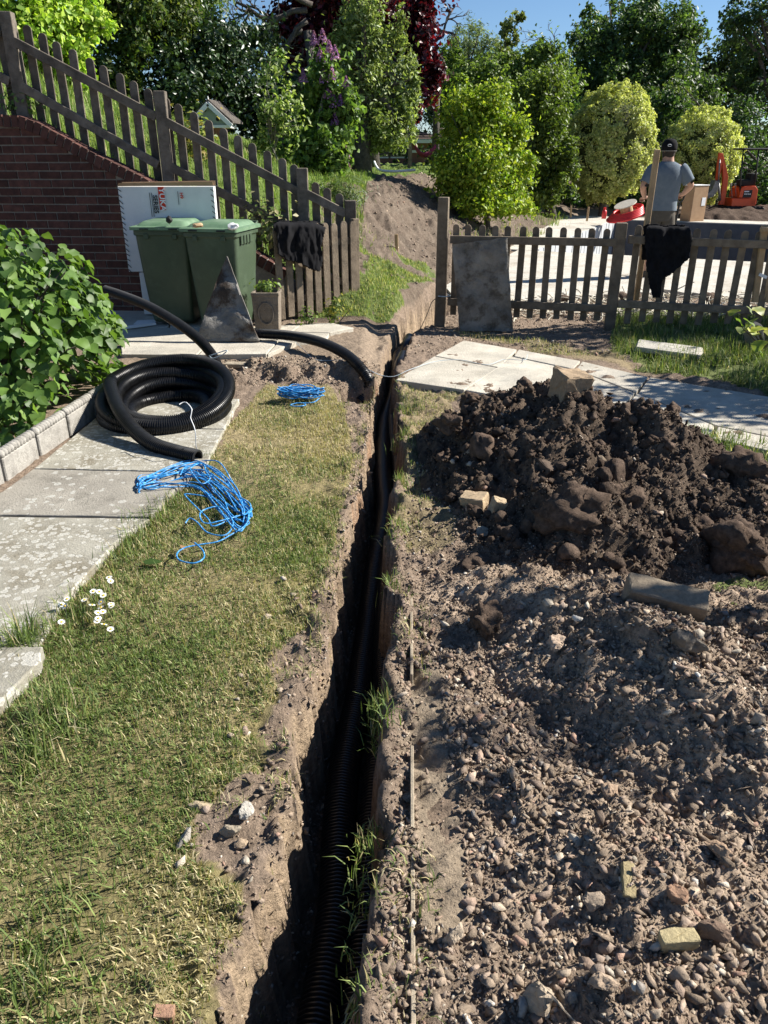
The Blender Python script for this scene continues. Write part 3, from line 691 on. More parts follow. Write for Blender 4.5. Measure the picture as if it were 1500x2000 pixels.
# ------------------------------------------------------------ wheelie bins
def wheelie(cx, cy, z0, rz, label, s=1.0, yaw=0):
    t = thing('wheelie_bin', (cx, cy, z0), label, 'bin', 'green wheelie bins on the patio')
    R = Matrix.Rotation(rz, 3, 'Z'); c0_ = Vector((cx, cy, z0))
    def P(x, y, z): return c0_ + R @ Vector((x * s, y * s, z * s))
    def rect(z, hw, y0, y1, r=.05, n=4):
        out = []
        for (sx, sy, a0) in ((1, 1, 0), (-1, 1, 90), (-1, -1, 180), (1, -1, 270)):
            for k in range(n + 1):
                a = math.radians(a0 + 90 * k / n); ox = sx * (hw - r); oy = (y1 - r) if sy > 0 else (y0 + r)
                out.append(P(ox + r * math.cos(a), oy + r * math.sin(a), z))
        return out
    mb = MB(); prof = [(.03, .215, -.22, .22), (.06, .225, -.25, .24), (.45, .25, -.295, .27), (.80, .27, -.325, .30), (.93, .275, -.335, .31), (.935, .29, -.35, .33), (.985, .29, -.35, .33)]
    mb.loft([rect(*p) for p in prof]); o = mb.build('body', M['bin'], t); shade_auto(o, 30); bev(o, .006, 2)
    mb = MB(); mb.loft([rect(.988, .312, -.385, .36, .04), rect(1.018, .312, -.385, .36, .04), rect(1.024, .295, -.36, .35, .04)]); lid = mb.build('lid', M['bin_lid'], t); shade_auto(lid, 30)
    mb = MB(); mb.loft([rect(1.02, .265, -.31, .33, .05), rect(1.05, .235, -.27, .31, .05), rect(1.064, .21, -.23, .29, .05)]); lp = mb.build('lid_dome', M['bin_lid'], lid); shade_auto(lp, 30)
    for sx in (-1, 1):
        mb = MB()
        mb.box(P(sx * .15, -.388, 1.0), (.09 * s, .012, .012), R); mb.build('lid_slot', M['rubber'], lid)
        mb = MB(); mb.box(P(sx * .15, -.345, .925), (.05 * s, .03, .05), R); mb.build('front_lug', M['bin'], t, bevel=.006)
        mb = MB(); c = P(sx * .265, .24, .10); ax = R @ Vector((1, 0, 0))
        ring_ = []
        for off, r in ((-.025, .07), (-.025, .098), (.025, .098), (.025, .07)):
            ring_.append([c + ax * off + R @ Vector((0, r * math.cos(q), r * math.sin(q))) for q in np.linspace(0, 2 * math.pi, 21)[:-1]])
        mb.loft(ring_); wh = mb.build('wheel', M['rubber'], t); shade_auto(wh, 40)
        for k in range(4):
            mb = MB(); mb.box(P(sx * .288, -.19 + .085 * k, .905), (.012, .05, .085), R); mb.build('side_rib', M['bin'], t, bevel=.004)
    mb = MB(); mb.tube([P(-.25, .30, 1.0), P(-.25, .40, 1.03), P(.25, .40, 1.03), P(.25, .30, 1.0)], .016, 8); mb.build('handle', M['bin'], t, smooth=True)
    return t
z_p = .124
pb = G(432, 648, z_p); wheelie(pb.x + .02, pb.y + .33, z_p, -.20, 'green wheelie bin on the right with the stone fragment propped on it', .90)
pb = G(342, 640, z_p); wheelie(pb.x - .03, pb.y + .33, z_p, -.05, 'green wheelie bin on the left, its lid faded and dusty', .90)
# odds and ends lying on the lids
def blob(name, c, r, mat, label, cat, seed=0, fl=.7):
    bm = bmesh.new(); bmesh.ops.create_icosphere(bm, subdivisions=2, radius=1)
    for v in bm.verts:
        n = 1 + .35 * float(noise3(v.co.x * 1.7 + seed, v.co.y * 1.7, v.co.z * 1.7, seed)); v.co = Vector((v.co.x * r[0], v.co.y * r[1], v.co.z * r[2])) * n
    me = bpy.data.meshes.new(name); bm.to_mesh(me); bm.free(); o = link(name, me, mat); o.location = c; tag(o, label, cat); return o
blob('rag', W(455, 442, 7.25), (.05, .035, .03), M['white_card'], 'crumpled white rag on top of the right bin lid', 'rag', 3)
blob('glove', W(386, 440, 7.15), (.05, .04, .02), M['wood_new'], 'small tan glove lying between the two bin lids', 'glove', 5)
blob('bottle_cap_tool', W(330, 429, 7.5), (.03, .03, .03), M['rubber'], 'small black knob at the back of the left bin lid', 'knob', 6)

# ------------------------------------------------------------ carton behind the bins
CY = WALL_Y0 - .12
ctn = thing('carton', W(330, 620, CY), 'tall white printed carton standing behind the bins against the wall', 'carton')
def cw(px, py): return W(px, py, CY + (.10 if py < 450 else .0))
A, B_ = W(229, 364, CY), W(416, 356, CY); bz = W(253, 531, CY).z
zt = A.z; xa, xb = A.x, B_.x
mb = MB(); mb.box(((xa + xb) / 2, CY + .05, (zt + bz) / 2), (xb - xa, .09, zt - bz)); mb.build('panel', M['white_card'], ctn, bevel=.004)
mb = MB(); mb.box(((xa + xb) / 2 + .05, CY + .045, (bz + .13) / 2), (xb - xa - .10, .07, bz - .145)); mb.build('lower_panel', M['white_card'], ctn, bevel=.004)
mb = MB(); mb.prism([(xa, CY - .004, zt + .001), (xb, CY - .004, zt + .008), (xb, CY - .01, zt + .042), (xa + .02, CY - .01, zt + .03)], (0, .006, 0)); mb.build('top_flap', M['card'], ctn)
mb = MB(); mb.prism([(xa, CY + .094, zt + .001), (xb, CY + .094, zt + .008), (xb, CY + .1, zt + .05), (xa + .02, CY + .1, zt + .035)], (0, .006, 0)); mb.build('top_flap', M['card'], ctn)
rs = random.Random(2); mb = MB()
for k in range(16):
    z = lerp(bz, zt, (k + .5) / 16); a = Vector((xa + .003, CY - .004, z)); mb.bar(a, a + Vector((.03, 0, rs.uniform(-.02, -.035))), .004, .006)
    a = Vector((xb - .03, CY - .004, z)); mb.bar(a, a + Vector((.03, 0, rs.uniform(-.02, -.035))), .004, .006) if k > 9 else None
mb.build('edge_tape_marks', M['ink'], ctn)
def text(s, p, size, mat, parent, name, rot, off=0.0):
    cu = bpy.data.curves.new(name, 'FONT'); cu.body = s; cu.size = size; cu.extrude = .0008; cu.offset = off; cu.align_x = 'LEFT'
    ob = bpy.data.objects.new(name, cu); COL.objects.link(ob); dg = bpy.context.evaluated_depsgraph_get()
    me = bpy.data.meshes.new_from_object(ob.evaluated_get(dg)); bpy.data.objects.remove(ob)
    o = link(name, me, mat, None); me.materials.clear(); me.materials.append(mat)
    o.location = p; o.rotation_euler = rot; adopt(o, parent); return o
# text runs down the panel: stand it up facing the camera, then turn a quarter clockwise in its plane
TR_ = (Matrix.Rotation(math.radians(90), 4, 'X') @ Matrix.Rotation(math.radians(-90), 4, 'Z')).to_euler()
p = W(308, 366, CY - .004); q = W(322, 409, CY - .004)
mb = MB(); mb.box(((p.x + q.x) / 2 + .005, CY - .003, (p.z + q.z) / 2), (abs(q.x - p.x) + .012, .004, abs(p.z - q.z) + .01)); mb.build('red_label', M['ink_red'], ctn)
text('YUKA', (p.x + .009, CY - .0065, p.z - .004), .080, M['white'], ctn, 'printed_name', TR_, .0016)
p2 = W(300, 381, CY - .004); text('SERIES', (p2.x - .008, CY - .0065, p2.z), .060, M['ink'], ctn, 'printed_word', TR_, .0014)
p3 = W(293, 372, CY - .004)
for k in range(2):
    mb = MB(); mb.box((p3.x + .02 * k - .01, CY - .002, p3.z - .13), (.004, .003, .22)); mb.build('small_print', M['ink'], ctn)
p4 = W(351, 376, CY - .004); text('H9', (p4.x, CY - .0065, p4.z), .045, M['ink_red'], ctn, 'printed_code', TR_, .001)
mb = MB(); mb.box((p4.x - .02, CY - .002, p4.z - .05), (.004, .003, .12)); mb.build('small_print', M['ink'], ctn)

# paper scraps and trough
p = G(283, 632, .125); mb = MB(); mb.prism([p + Vector((-.1, -.05, .0)), p + Vector((.11, -.02, .01)), p + Vector((.10, .09, .02)), p + Vector((-.09, .07, .015))], (0, 0, .004)); o = mb.build('paper_sheet', M['white_card']); tag(o, 'white paper sheets on the patio beside the left bin', 'paper')
mb = MB(); mb.bar(G(243, 640, .14), G(303, 632, .14), .05, .02); o = mb.build('foam_strip', M['white']); tag(o, 'white foam strip lying on the patio near the shrub', 'foam strip')
p = G(522, 648, .125); p.y += .1
tg = thing('planter_trough', p, 'old carved stone trough with weeds between bin and gate', 'planter')
def trect(z, a, b): return [p + Vector((x * a, y * b, z)) for x, y in ((-1, -1), (1, -1), (1, 1), (-1, 1))]
mb = MB(); mb.loft([trect(0, .11, .10), trect(.33, .125, .11), trect(.335, .13, .115), trect(.36, .13, .115), trect(.36, .105, .09), trect(.31, .10, .085)]); mb.build('trough', M['terracotta'], tg, bevel=.006)
mb = MB(); mb.tube([p + Vector((.07 * math.cos(a), -.112, .17 + .10 * math.sin(a))) for a in np.linspace(0, 2 * math.pi, 15)], .008, 5); mb.build('carved_oval', M['terracotta'], tg)

# ------------------------------------------------------------ ducts
def duct(name, pts, r, label, step=.0034, n=13, group=None, cat='duct', parent=None):
    P = resample(catmull(pts, .03), step); m = len(P)
    prof = np.array([0, .008, .008, 0.0])[np.arange(m) % 4]
    V, Q = nptube(P, r - .006 + prof, n)
    # open bore at both ends
    extra, eq = [], []
    base = len(V)
    for e, (i, sgn) in enumerate(((0, 1), (m - 1, -1))):
        a = V[i * n:(i + 1) * n]; c = P[i]; inn = c + (a - c) * .86; deep = inn + (P[min(max(i + sgn * 12, 0), m - 1)] - c)
        b = base + len(extra); extra += list(inn) + list(deep)
        k = np.arange(n); k2 = (k + 1) % n
        eq += list(np.stack([i * n + k, b + k, b + k2, i * n + k2], 1)); eq += list(np.stack([b + k, b + n + k, b + n + k2, b + k2], 1))
    V = np.concatenate([V, np.array(extra)]); Q = np.concatenate([Q, np.array(eq)])
    me = npmesh(name, V, quads=Q); o = link(name, me, M['duct'], smooth=True)
    me.set_sharp_from_angle(angle=math.radians(50))
    if parent is None: tag(o, label, cat, group)
    return o
cc = G(332, 812); pts = []
# tail on the flags, then up into the coil
tail = [G(387, 893, .046), G(345, 883, .048), G(300, 868, .065), G(264, 842, .10), G(236, 806, .16), G(220, 770, .20)]
coil = []
turns = [(.41, .43, .30), (.425, .46, .21), (.34, .36, .23), (.425, .465, .13), (.30, .32, .15), (.43, .47, .046), (.34, .36, .046), (.26, .27, .07)]
tot = len(turns)
for i in range(tot * 24 - 6):
    a = math.radians(200) - 2 * math.pi * i / 24; k = min(i // 24, tot - 1); f = (i % 24) / 24; k2 = min(k + 1, tot - 1)
    f = f * f * (3 - 2 * f)
    rx_, ry_, zz = [lerp(turns[k][j], turns[k2][j], f) for j in range(3)]
    coil.append(cc + Vector((rx_ * math.cos(a), ry_ * math.sin(a), max(.046, zz * (.68 + .34 * math.sin(a)) + .014 * math.sin(a * 2 + k)))))
duct('duct_coil', tail + coil[2:], .0435, 'coil of black corrugated duct lying on the flagstones', group='black corrugated ducts')
lead = [W(205, 566, 6.75), W(235, 576, 6.65), W(290, 598, 6.4), W(345, 630, 6.15), W(385, 660, 5.95), W(412, 690, 5.82), W(426, 716, 5.72)]
duct('duct', lead, .038, 'black duct arching from behind the shrub down to the coil', group='black corrugated ducts')
arc2 = [G(470, 652, .18), G(515, 652, .18), G(570, 656, .185), G(625, 668, .18), G(672, 690, .15), G(702, 716, .10), G(721, 745, .0), G(716, 768, -.1), G(702, 785, -.16)]
duct('duct', arc2, .043, 'black duct bending from behind the stone fragment into the trench', group='black corrugated ducts')
def tr_path(f, z, seed, amp=.02):
    out = []
    for Y in np.linspace(.55, 8.6, 34):
        x = lerp(float(tl(Y)), float(tr_(Y)), f) + amp * math.sin(Y * 2.1 + seed) + .006 * math.sin(Y * 5 + seed)
        out.append(Vector((x, Y, z + .015 * math.sin(Y * 1.7 + seed) + .06 * float(sm(2.5, 4, Y)) + .10 * float(sm(6.0, 7.4, Y)))))
    return out
duct('duct', tr_path(.50, -.335, .4), .055, 'left one of two black ducts running along the trench', n=12, group='black corrugated ducts')
duct('duct', tr_path(.88, -.335, 2.0, .008), .055, 'right one of two black ducts running along the trench, deep in shade', n=12, group='black corrugated ducts')
for i, (a, lab) in enumerate([((795, 676), 'taped black duct end nearer the gate post in the trench'), ((783, 712), 'taped black duct joint lower in the trench')]):
    p = G(*a, -.08); mb = MB(); mb.tube([p + Vector((-.03, -.16, -.10)), p, p + Vector((.03, .16, .05))], [.058, .06, .05], 14); o = mb.build('duct_end', M['duct'], smooth=True); tag(o, lab, 'duct end', 'black corrugated ducts')
def cord(name, pts, r, mat, label, cat='string', n=5):
    P = resample(catmull(pts, .02), .012); V, Q = nptube(P, np.full(len(P), r), n); o = link(name, npmesh(name, V, quads=Q), mat, smooth=True); tag(o, label, cat); return o
cord('string', [G(518, 648, .14), G(560, 656, .15), G(590, 680, .10), (G(620, 703, .09)), G(690, 703, .09), G(720, 722, .08), G(745, 733, .03), G(770, 735, .02), G(800, 722, .05), G(850, 706, .05), G(900, 703, .05), G(950, 712, .05), G(985, 702, .05), G(1024, 703, .06), G(1030, 692, .06)], .0024, M['string'], 'thin pale blue string stretched across the trench onto the paving')
cord('string', [G(350, 790, .3), G(362, 785, .31), G(375, 800, .29), G(372, 815, .25), G(381, 840, .2), G(383, 870, .09), G(388, 890, .02), G(392, 905, .02)], .0028, M['white'], 'thin white string hanging over the front of the duct coil')
cord('string', [W(412, 694, 5.75), W(430, 688, 5.72), W(444, 684, 5.7), W(436, 692, 5.7), W(416, 700, 5.72), W(408, 694, 5.78)], .004, M['string'], 'pale blue tie knotted round the duct above the coil')
cord('wire', [rx(867, 577) + Vector((-.03, -.07, 0)), W(845, 588, 8.2), W(835, 612, 8.1), G(822, 640, .03), G(812, 655, -.06)], .004, M['rubber'], 'dark wire hanging from the gate post into the trench', 'wire')

# ------------------------------------------------------------ blue ropes
def rope(name, paths, r, label):
    Vs, Qs, Cs, off = [], [], [], 0
    for P in paths:
        P = resample(catmull(P, .02), .007); m = len(P); n = 6
        V, Q = nptube(P, np.full(m, r) * (1 + .12 * (np.arange(m) % 2)), n)
        tw = ((np.arange(m)[:, None] * 1 + np.arange(n)[None, :]) % 3 == 0) .ravel()
        tw2 = ((np.arange(m)[:, None] - np.arange(n)[None, :]) % 9 == 0).ravel()
        c = np.where(tw[:, None], np.array([.010, .09, .28]), np.array([.03, .27, .60])); c[tw2] = (.25, .52, .85)
        Vs.append(V); Qs.append(Q + off); Cs.append(c); off += len(V)
    me = npmesh(name, np.concatenate(Vs), quads=np.concatenate(Qs), col=np.concatenate(Cs)); o = link(name, me, M['rope'], smooth=True); tag(o, label, 'rope', 'blue ropes on the lawn'); return o
rr = random.Random(9); paths = []; main = []
knots = [(282, 944), (330, 930), (385, 925), (425, 950), (460, 985), (482, 1005)]
for k in range(21):                                # hank of long bights laid side by side
    o1 = rr.uniform(-1, 1); pth = []; seq = list(range(6)) if k % 2 == 0 else list(range(5, -1, -1))
    for j in seq:
        x, y = knots[j]; sp = [9, 16, 22, 30, 34, 18][j]
        main.append(G(x + rr.uniform(-9, 9), y + o1 * sp * 1.5 + rr.uniform(-10, 10), .022 + rr.uniform(0, .03)))
    e = 485 if k % 2 == 0 else 276
    main.append(G(e + rr.uniform(-12, 8), (1005 if k % 2 == 0 else 946) + rr.uniform(-14, 18), .025 + rr.uniform(0, .02)))
main += [G(440, 1015, .05), G(400, 1022, .05), G(392, 1000, .06), G(430, 990, .06), G(455, 1020, .05), G(440, 1045, .045), G(405, 1040, .045), G(385, 1020, .05), G(370, 1012, .05), G(362, 1022, .04)]
lp = [G(486, 1002, .05), G(480, 1025, .05), G(450, 1045, .04), G(425, 1058, .035), G(395, 1063, .035), G(360, 1070, .035), G(345, 1082, .03), G(352, 1095, .03), G(380, 1100, .03), G(398, 1090, .03), G(396, 1075, .035), G(380, 1060, .04)]
up = [G(352, 928, .05), G(362, 912, .06), G(395, 906, .06), G(402, 920, .05), G(410, 935, .05), G(395, 945, .05), G(380, 930, .06), G(372, 915, .07), G(388, 905, .06)]
ex_ = []
for k in range(9): ex_.append(G(425 + 60 * math.cos(k * .8 + rr.random()), 995 + 36 * math.sin(k * 1.1 + rr.random()), .03 + .015 * rr.random()))
rope('rope', [main, lp, up, ex_], .0035, 'long tangled hank of blue rope trailing from the flagstones onto the grass')
pp = G(588, 785); main = []
for i in range(230):
    a = i * .52; q = .5 + .5 * math.sin(i * .13)
    main.append(pp + Vector((.17 * math.cos(a) * (.55 + .45 * q) + .012 * rr.uniform(-1, 1), .085 * math.sin(a) * (.5 + .5 * math.cos(i * .21)) + .02 * math.sin(i * .7), .04 + .05 * (.5 + .5 * math.sin(a * .5 + i * .03)) + rr.uniform(0, .02))))
lp = [pp + Vector(v) for v in ((.15, -.02, .05), (.10, -.11, .03), (-.02, -.13, .03), (-.06, -.17, .025), (.0, -.19, .025), (.05, -.16, .025), (.03, -.13, .03))]
rope('rope', [main, lp], .0042, 'small bundled coil of blue rope at the back of the lawn')

# ------------------------------------------------------------ stones and soil
def hull_variants(n, seed, flat=(.9, .7, .5)):
    out = []; rs = np.random.default_rng(seed)
    for i in range(n):
        bm = bmesh.new(); k = rs.integers(8, 12); P = rs.normal(size=(k, 3)); P /= np.linalg.norm(P, axis=1)[:, None]; P *= rs.uniform(.55, 1.1, (k, 1))
        P *= np.array(flat) * rs.uniform(.75, 1.2, 3)
        for p in P: bm.verts.new(p)
        r = bmesh.ops.convex_hull(bm, input=bm.verts)
        bmesh.ops.delete(bm, geom=[v for v in bm.verts if not v.link_faces], context='VERTS')
        bmesh.ops.triangulate(bm, faces=bm.faces); bm.verts.index_update()
        out.append((np.array([v.co[:] for v in bm.verts]), np.array([[v.index for v in f.verts] for f in bm.faces]))); bm.free()
    return out
HULL = hull_variants(14, 5)
TINY = [(np.array([[1, 0, 0], [-.9, .1, .1], [0, .8, 0], [.1, -.8, .1], [0, .1, .7]]) * k_, np.array([[0, 2, 4], [2, 1, 4], [1, 3, 4], [3, 0, 4]])) for k_ in (np.array([1, 1, 1]), np.array([.8, 1.1, 1.2]), np.array([1.2, .7, .9]))]
def rotmats(n, rs, tilt=.5):
    a, b, c = rs.uniform(0, 6.28, n), rs.normal(0, tilt, n), rs.normal(0, tilt, n)
    ca, sa, cb, sb, cc_, sc = np.cos(a), np.sin(a), np.cos(b), np.sin(b), np.cos(c), np.sin(c); z, o = np.zeros(n), np.ones(n)
    Rz = np.stack([ca, -sa, z, sa, ca, z, z, z, o], 1).reshape(-1, 3, 3); Rx = np.stack([o, z, z, z, cb, -sb, z, sb, cb], 1).reshape(-1, 3, 3); Ry = np.stack([cc_, z, sc, z, o, z, -sc, z, cc_], 1).reshape(-1, 3, 3)
    return Rz @ Rx @ Ry
def scatter(name, P, size, col, mat, variants, seed, tilt=.6, smooth=False):
    rs = np.random.default_rng(seed); n = len(P); R = rotmats(n, rs, tilt); vi = rs.integers(0, len(variants), n)
    Vs, Ts, Cs, off = [], [], [], 0
    for k, (V, T) in enumerate(variants):
        ix = np.where(vi == k)[0]
        if not len(ix): continue
        v = np.einsum('nij,vj->nvi', R[ix], V) * size[ix][:, None, None] + P[ix][:, None, :]
        t = T[None] + (np.arange(len(ix)) * len(V))[:, None, None] + off
        Vs.append(v.reshape(-1, 3)); Ts.append(t.reshape(-1, 3)); Cs.append(np.repeat(col[ix], len(V), 0)); off += len(ix) * len(V)
    return link(name, npmesh(name, np.concatenate(Vs), tris=np.concatenate(Ts), col=np.concatenate(Cs)), mat, smooth=smooth)
PAL = 1.22 * np.array([[.28, .22, .175], [.22, .165, .13], [.34, .285, .225], [.25, .20, .165], [.40, .36, .30], [.20, .155, .125], [.29, .195, .15], [.48, .45, .40], [.23, .21, .19]])
def stone_cols(n, rs, k=1.0): return np.where(rs.uniform(size=(n, 1)) < .45, np.array([[.19, .145, .113]]), 1) * np.where(rs.uniform(size=(n, 1)) < 0, 1, 1) * 0 + np.where((rs.uniform(size=(n, 1)) < .62), np.array([[.28, .222, .17]]), PAL[rs.choice(len(PAL), n, p=[.2, .16, .13, .15, .08, .12, .08, .03, .05])]) * rs.uniform(.65, 1.3, (n, 1)) * k

# the two heaps: lumpy soil meshes standing on the ground
def heap(name, label, cx, cy, x0, x1, y0, y1, st, fn, colfn):
    X, Y = np.meshgrid(np.arange(x0, x1, st), np.arange(y0, y1, st)); Z = fn(X, Y)
    g = height(X, Y)
    keep = Z > g - .05; ny_, nx_ = X.shape; i = (np.arange(ny_ - 1)[:, None] * nx_ + np.arange(nx_ - 1)[None, :])
    ok = keep[:-1, :-1] | keep[1:, :-1] | keep[:-1, 1:] | keep[1:, 1:]
    Q = np.stack([i, i + 1, i + nx_ + 1, i + nx_], -1)[ok]
    used = np.unique(Q); mp = np.zeros(X.size, int); mp[used] = np.arange(len(used))
    V = np.stack([X.ravel(), Y.ravel(), Z.ravel()], 1)[used]; C = colfn(X, Y, Z).reshape(-1, 3)[used]
    o = link(name, npmesh(name, V, quads=mp[Q], col=C), M['heap'], smooth=True); tag(o, label, 'soil heap'); return o
pk = W(1110, 775, 4.15); sh = W(1235, 800, 4.0); rt = W(1420, 925, 3.75); lf = W(930, 800, 4.5)
def bump(X, Y, p, rx, ry, h, e=1.0):
    d = np.hypot((X - p[0]) / rx, (Y - p[1]) / ry); return h * np.clip(1 - d, 0, 1) ** e
def dark_heap(X, Y):
    b = np.maximum.reduce([bump(X, Y, (pk.x, pk.y - .02), .88, 1.1, .50, .85), bump(X, Y, (sh.x, sh.y - .05), .72, 1.0, .46, .9), bump(X, Y, (lf.x + .05, lf.y - .18), .5, .75, .27, .8), bump(X, Y, (rt.x - .05, rt.y - .3), .8, .6, .23, .8), bump(X, Y, (rt.x + .5, rt.y - .45), .8, .55, .22, .8), bump(X, Y, (1.0, 3.35), .75, .6, .30, .8)])
    k = sm(0, .12, b)
    b = b + k * (.06 * fbm2(X, Y, 3.4, 3, 101) + .045 * np.abs(fbm2(X, Y, 8, 3, 102)) + .032 * fbm2(X, Y, 19, 3, 103) + .022 * np.abs(fbm2(X, Y, 42, 2, 104)))
    return b - .035
def dark_col(X, Y, Z):
    f = np.clip(.5 + .5 * fbm2(X, Y, 5, 4, 105), 0, 1)[..., None]; return np.array([.075, .056, .042]) * (1 - f) + np.array([.135, .102, .076]) * f
h1 = heap('soil_heap', 'big heap of dark crumbly soil beside the paved path', 1.3, 4, .2, 3.9, 2.35, 5.3, .0135, dark_heap, dark_col)
r0, r1, r2 = G(1230, 1170), G(1275, 1300), G(1330, 1480)
RIDGE = [(.60, 2.66, .12), (.76, 2.42, .20), (.90, 2.16, .255), (1.0, 1.90, .23), (1.06, 1.64, .15)]
def ridge(X, Y):
    best = np.full(np.shape(X), -1.0)
    for (x0, y0, h0), (x1, y1, h1) in zip(RIDGE[:-1], RIDGE[1:]):
        dx, dy = x1 - x0, y1 - y0; t = np.clip(((X - x0) * dx + (Y - y0) * dy) / (dx * dx + dy * dy), 0, 1)
        ex, ey = X - x0 - t * dx, Y - y0 - t * dy; d = np.hypot(ex, ey); left = ex < 0
        best = np.maximum(best, (h0 + (h1 - h0) * t) * np.clip(1 - d / np.where(left, .46, .62), 0, 1) ** .95)
    return best
def grav_heap(X, Y):
    b = np.maximum.reduce([ridge(X, Y), bump(X, Y, (1.15, 1.75), .7, .6, .16, .9), bump(X, Y, (.55, 2.62), .55, .35, .12, .9), bump(X, Y, (1.5, 2.2), .8, .7, .18, .9), bump(X, Y, (.75, 1.35), .75, .55, .10, .8), bump(X, Y, (.42, 1.62), .32, .3, .07, .8), bump(X, Y, (.55, 1.05), .5, .35, .07, .8)])
    b = b - .10 * np.clip(1 - np.hypot((X - .46) / .14, (Y - 1.86) / .12), 0, 1)
    k = sm(0, .08, b)
    b = b + k * (.03 * fbm2(X, Y, 5, 3, 111) + .02 * fbm2(X, Y, 13, 3, 112) + .022 * np.abs(fbm2(X, Y, 30, 3, 113)))
    return b - .03
def grav_col(X, Y, Z):
    f = np.clip(.5 + .6 * fbm2(X, Y, 4, 4, 115), 0, 1)[..., None]; return np.array([.235, .18, .135]) * (1 - f) + np.array([.38, .30, .228]) * f
h2 = heap('soil_heap', 'lower heap of stony reddish earth in the right foreground', .9, 2, .12, 2.4, .75, 3.1, .0115, grav_heap, grav_col)
def topz(x, y):
    x = np.asarray(x, float); y = np.asarray(y, float)
    g = height(x, y); a = np.where((x > .2) & (y > 2.35) & (y < 5.3), dark_heap(x, y), -9); b = np.where((x > .12) & (y < 3.1) & (y > .75), grav_heap(x, y), -9)
    return np.maximum.reduce([g, a, b]), a > g + .02
# clods on the dark heap
def clod_variants(n, sub, seed):
    out = []
    for i in range(n):
        bm = bmesh.new(); bmesh.ops.create_icosphere(bm, subdivisions=sub, radius=1); V = np.array([v.co[:] for v in bm.verts]); T = np.array([[v.index for v in f.verts] for f in bm.faces]); bm.free()
        d = 1 + .42 * noise3(V[:, 0] * 1.3 + i * 9, V[:, 1] * 1.3, V[:, 2] * 1.3, seed) + .25 * noise3(V[:, 0] * 3 + i * 9, V[:, 1] * 3, V[:, 2] * 3, seed + 1)
        if sub > 2: d = d + .16 * noise3(V[:, 0] * 7 + i, V[:, 1] * 7, V[:, 2] * 7, seed + 2) + .10 * noise3(V[:, 0] * 14 + i, V[:, 1] * 14, V[:, 2] * 14, seed + 3)
        out.append((V * d[:, None] * np.array([1, .85, .75]), T))
    return out
CL2 = clod_variants(10, 2, 17); CL3 = clod_variants(8, 3, 7); CL1 = clod_variants(8, 1, 8)
rs = np.random.default_rng(21)
n = 46000; x = rs.uniform(.25, 2.7, n); y = rs.uniform(2.5, 5.1, n); z, on = topz(x, y); ix = on; x, y, z = x[ix], y[ix], z[ix]; n = len(x)
sz = np.clip(rs.lognormal(-5.05, .55, n), .0035, .03); P = np.stack([x, y, z + sz * .12], 1)
col = np.where(rs.uniform(size=(n, 1)) < .82, np.array([.088, .065, .051]) * rs.uniform(.5, 1.7, (n, 1)), stone_cols(n, rs))
o = scatter('small_clods', P, sz, col, M['heap'], HULL, 3, 2); o['kind'] = 'stuff'; adopt(o, h1)
nn_ = 3600; x = rs.uniform(.25, 2.7, nn_); y = rs.uniform(2.5, 5.1, nn_); z, on = topz(x, y); x, y, z = x[on], y[on], z[on]; n = len(x); sz = np.clip(rs.lognormal(-3.95, .38, n), .012, .045)
o = scatter('broken_clods', np.stack([x, y, z + sz * .2], 1), sz, np.array([.09, .066, .051]) * rs.uniform(.6, 1.4, (n, 1)), M['heap'], CL2[:3] + HULL[:9], 14, 2); o['kind'] = 'stuff'; adopt(o, h1)
n = 120; x = rs.uniform(.25, 3.2, n); y = rs.uniform(2.5, 5.1, n); z, on = topz(x, y); x, y, z = x[on], y[on], z[on]; n = len(x)
sz = np.clip(rs.lognormal(-3.5, .4, n), .02, .075); P = np.stack([x, y, z + sz * .15], 1)
o = scatter('large_clods', P, sz, np.array([.098, .071, .055]) * rs.uniform(.7, 1.35, (n, 1)), M['heap'], CL3, 4, 2, False); o['kind'] = 'stuff'; adopt(o, h1)
# named lumps of soil
def clod(px, py, Y, s, label, seed, mat='heap', c=(.105, .076, .058), flat=1):
    p = W(px, py, Y); v = clod_variants(1, 4, seed)[0]; V = v[0] * (1 + .10 * np.abs(noise3(v[0][:, 0] * 22, v[0][:, 1] * 22, v[0][:, 2] * 22, seed)))[:, None] * np.array([s, s * .9, s * flat])
    me = npmesh('soil_clod', V, tris=v[1], col=np.tile(np.array(c), (len(V), 1))); o = link('soil_clod', me, M[mat]); o.location = p; o.rotation_euler = (0, 0, seed); tag(o, label, 'soil clod', 'large clods of soil on the heap'); return o
clod(1115, 1005, 3.12, .135, 'big dark clod of earth low on the front of the soil heap', 31)
clod(1215, 985, 3.25, .10, 'square dark clod of earth right of the biggest clod on the heap', 34)
clod(918, 782, 4.45, .065, 'rounded clod of earth at the left top end of the soil heap', 37)
clod(880, 828, 4.1, .07, 'loose clod at the left foot of the soil heap by the grass', 40)
clod(1440, 1065, 2.95, .14, 'broad dark clod at the right front of the soil heap', 43)
clod(1450, 925, 3.5, .13, 'dark ragged turf clod on the right shoulder of the soil heap', 46)
clod(935, 1100, 2.98, .075, 'flat dark turf clod lying left of the stony heap', 48, flat=.4)
clod(945, 1215, 2.42, .075, 'dark clod half buried in the stony heap', 52)
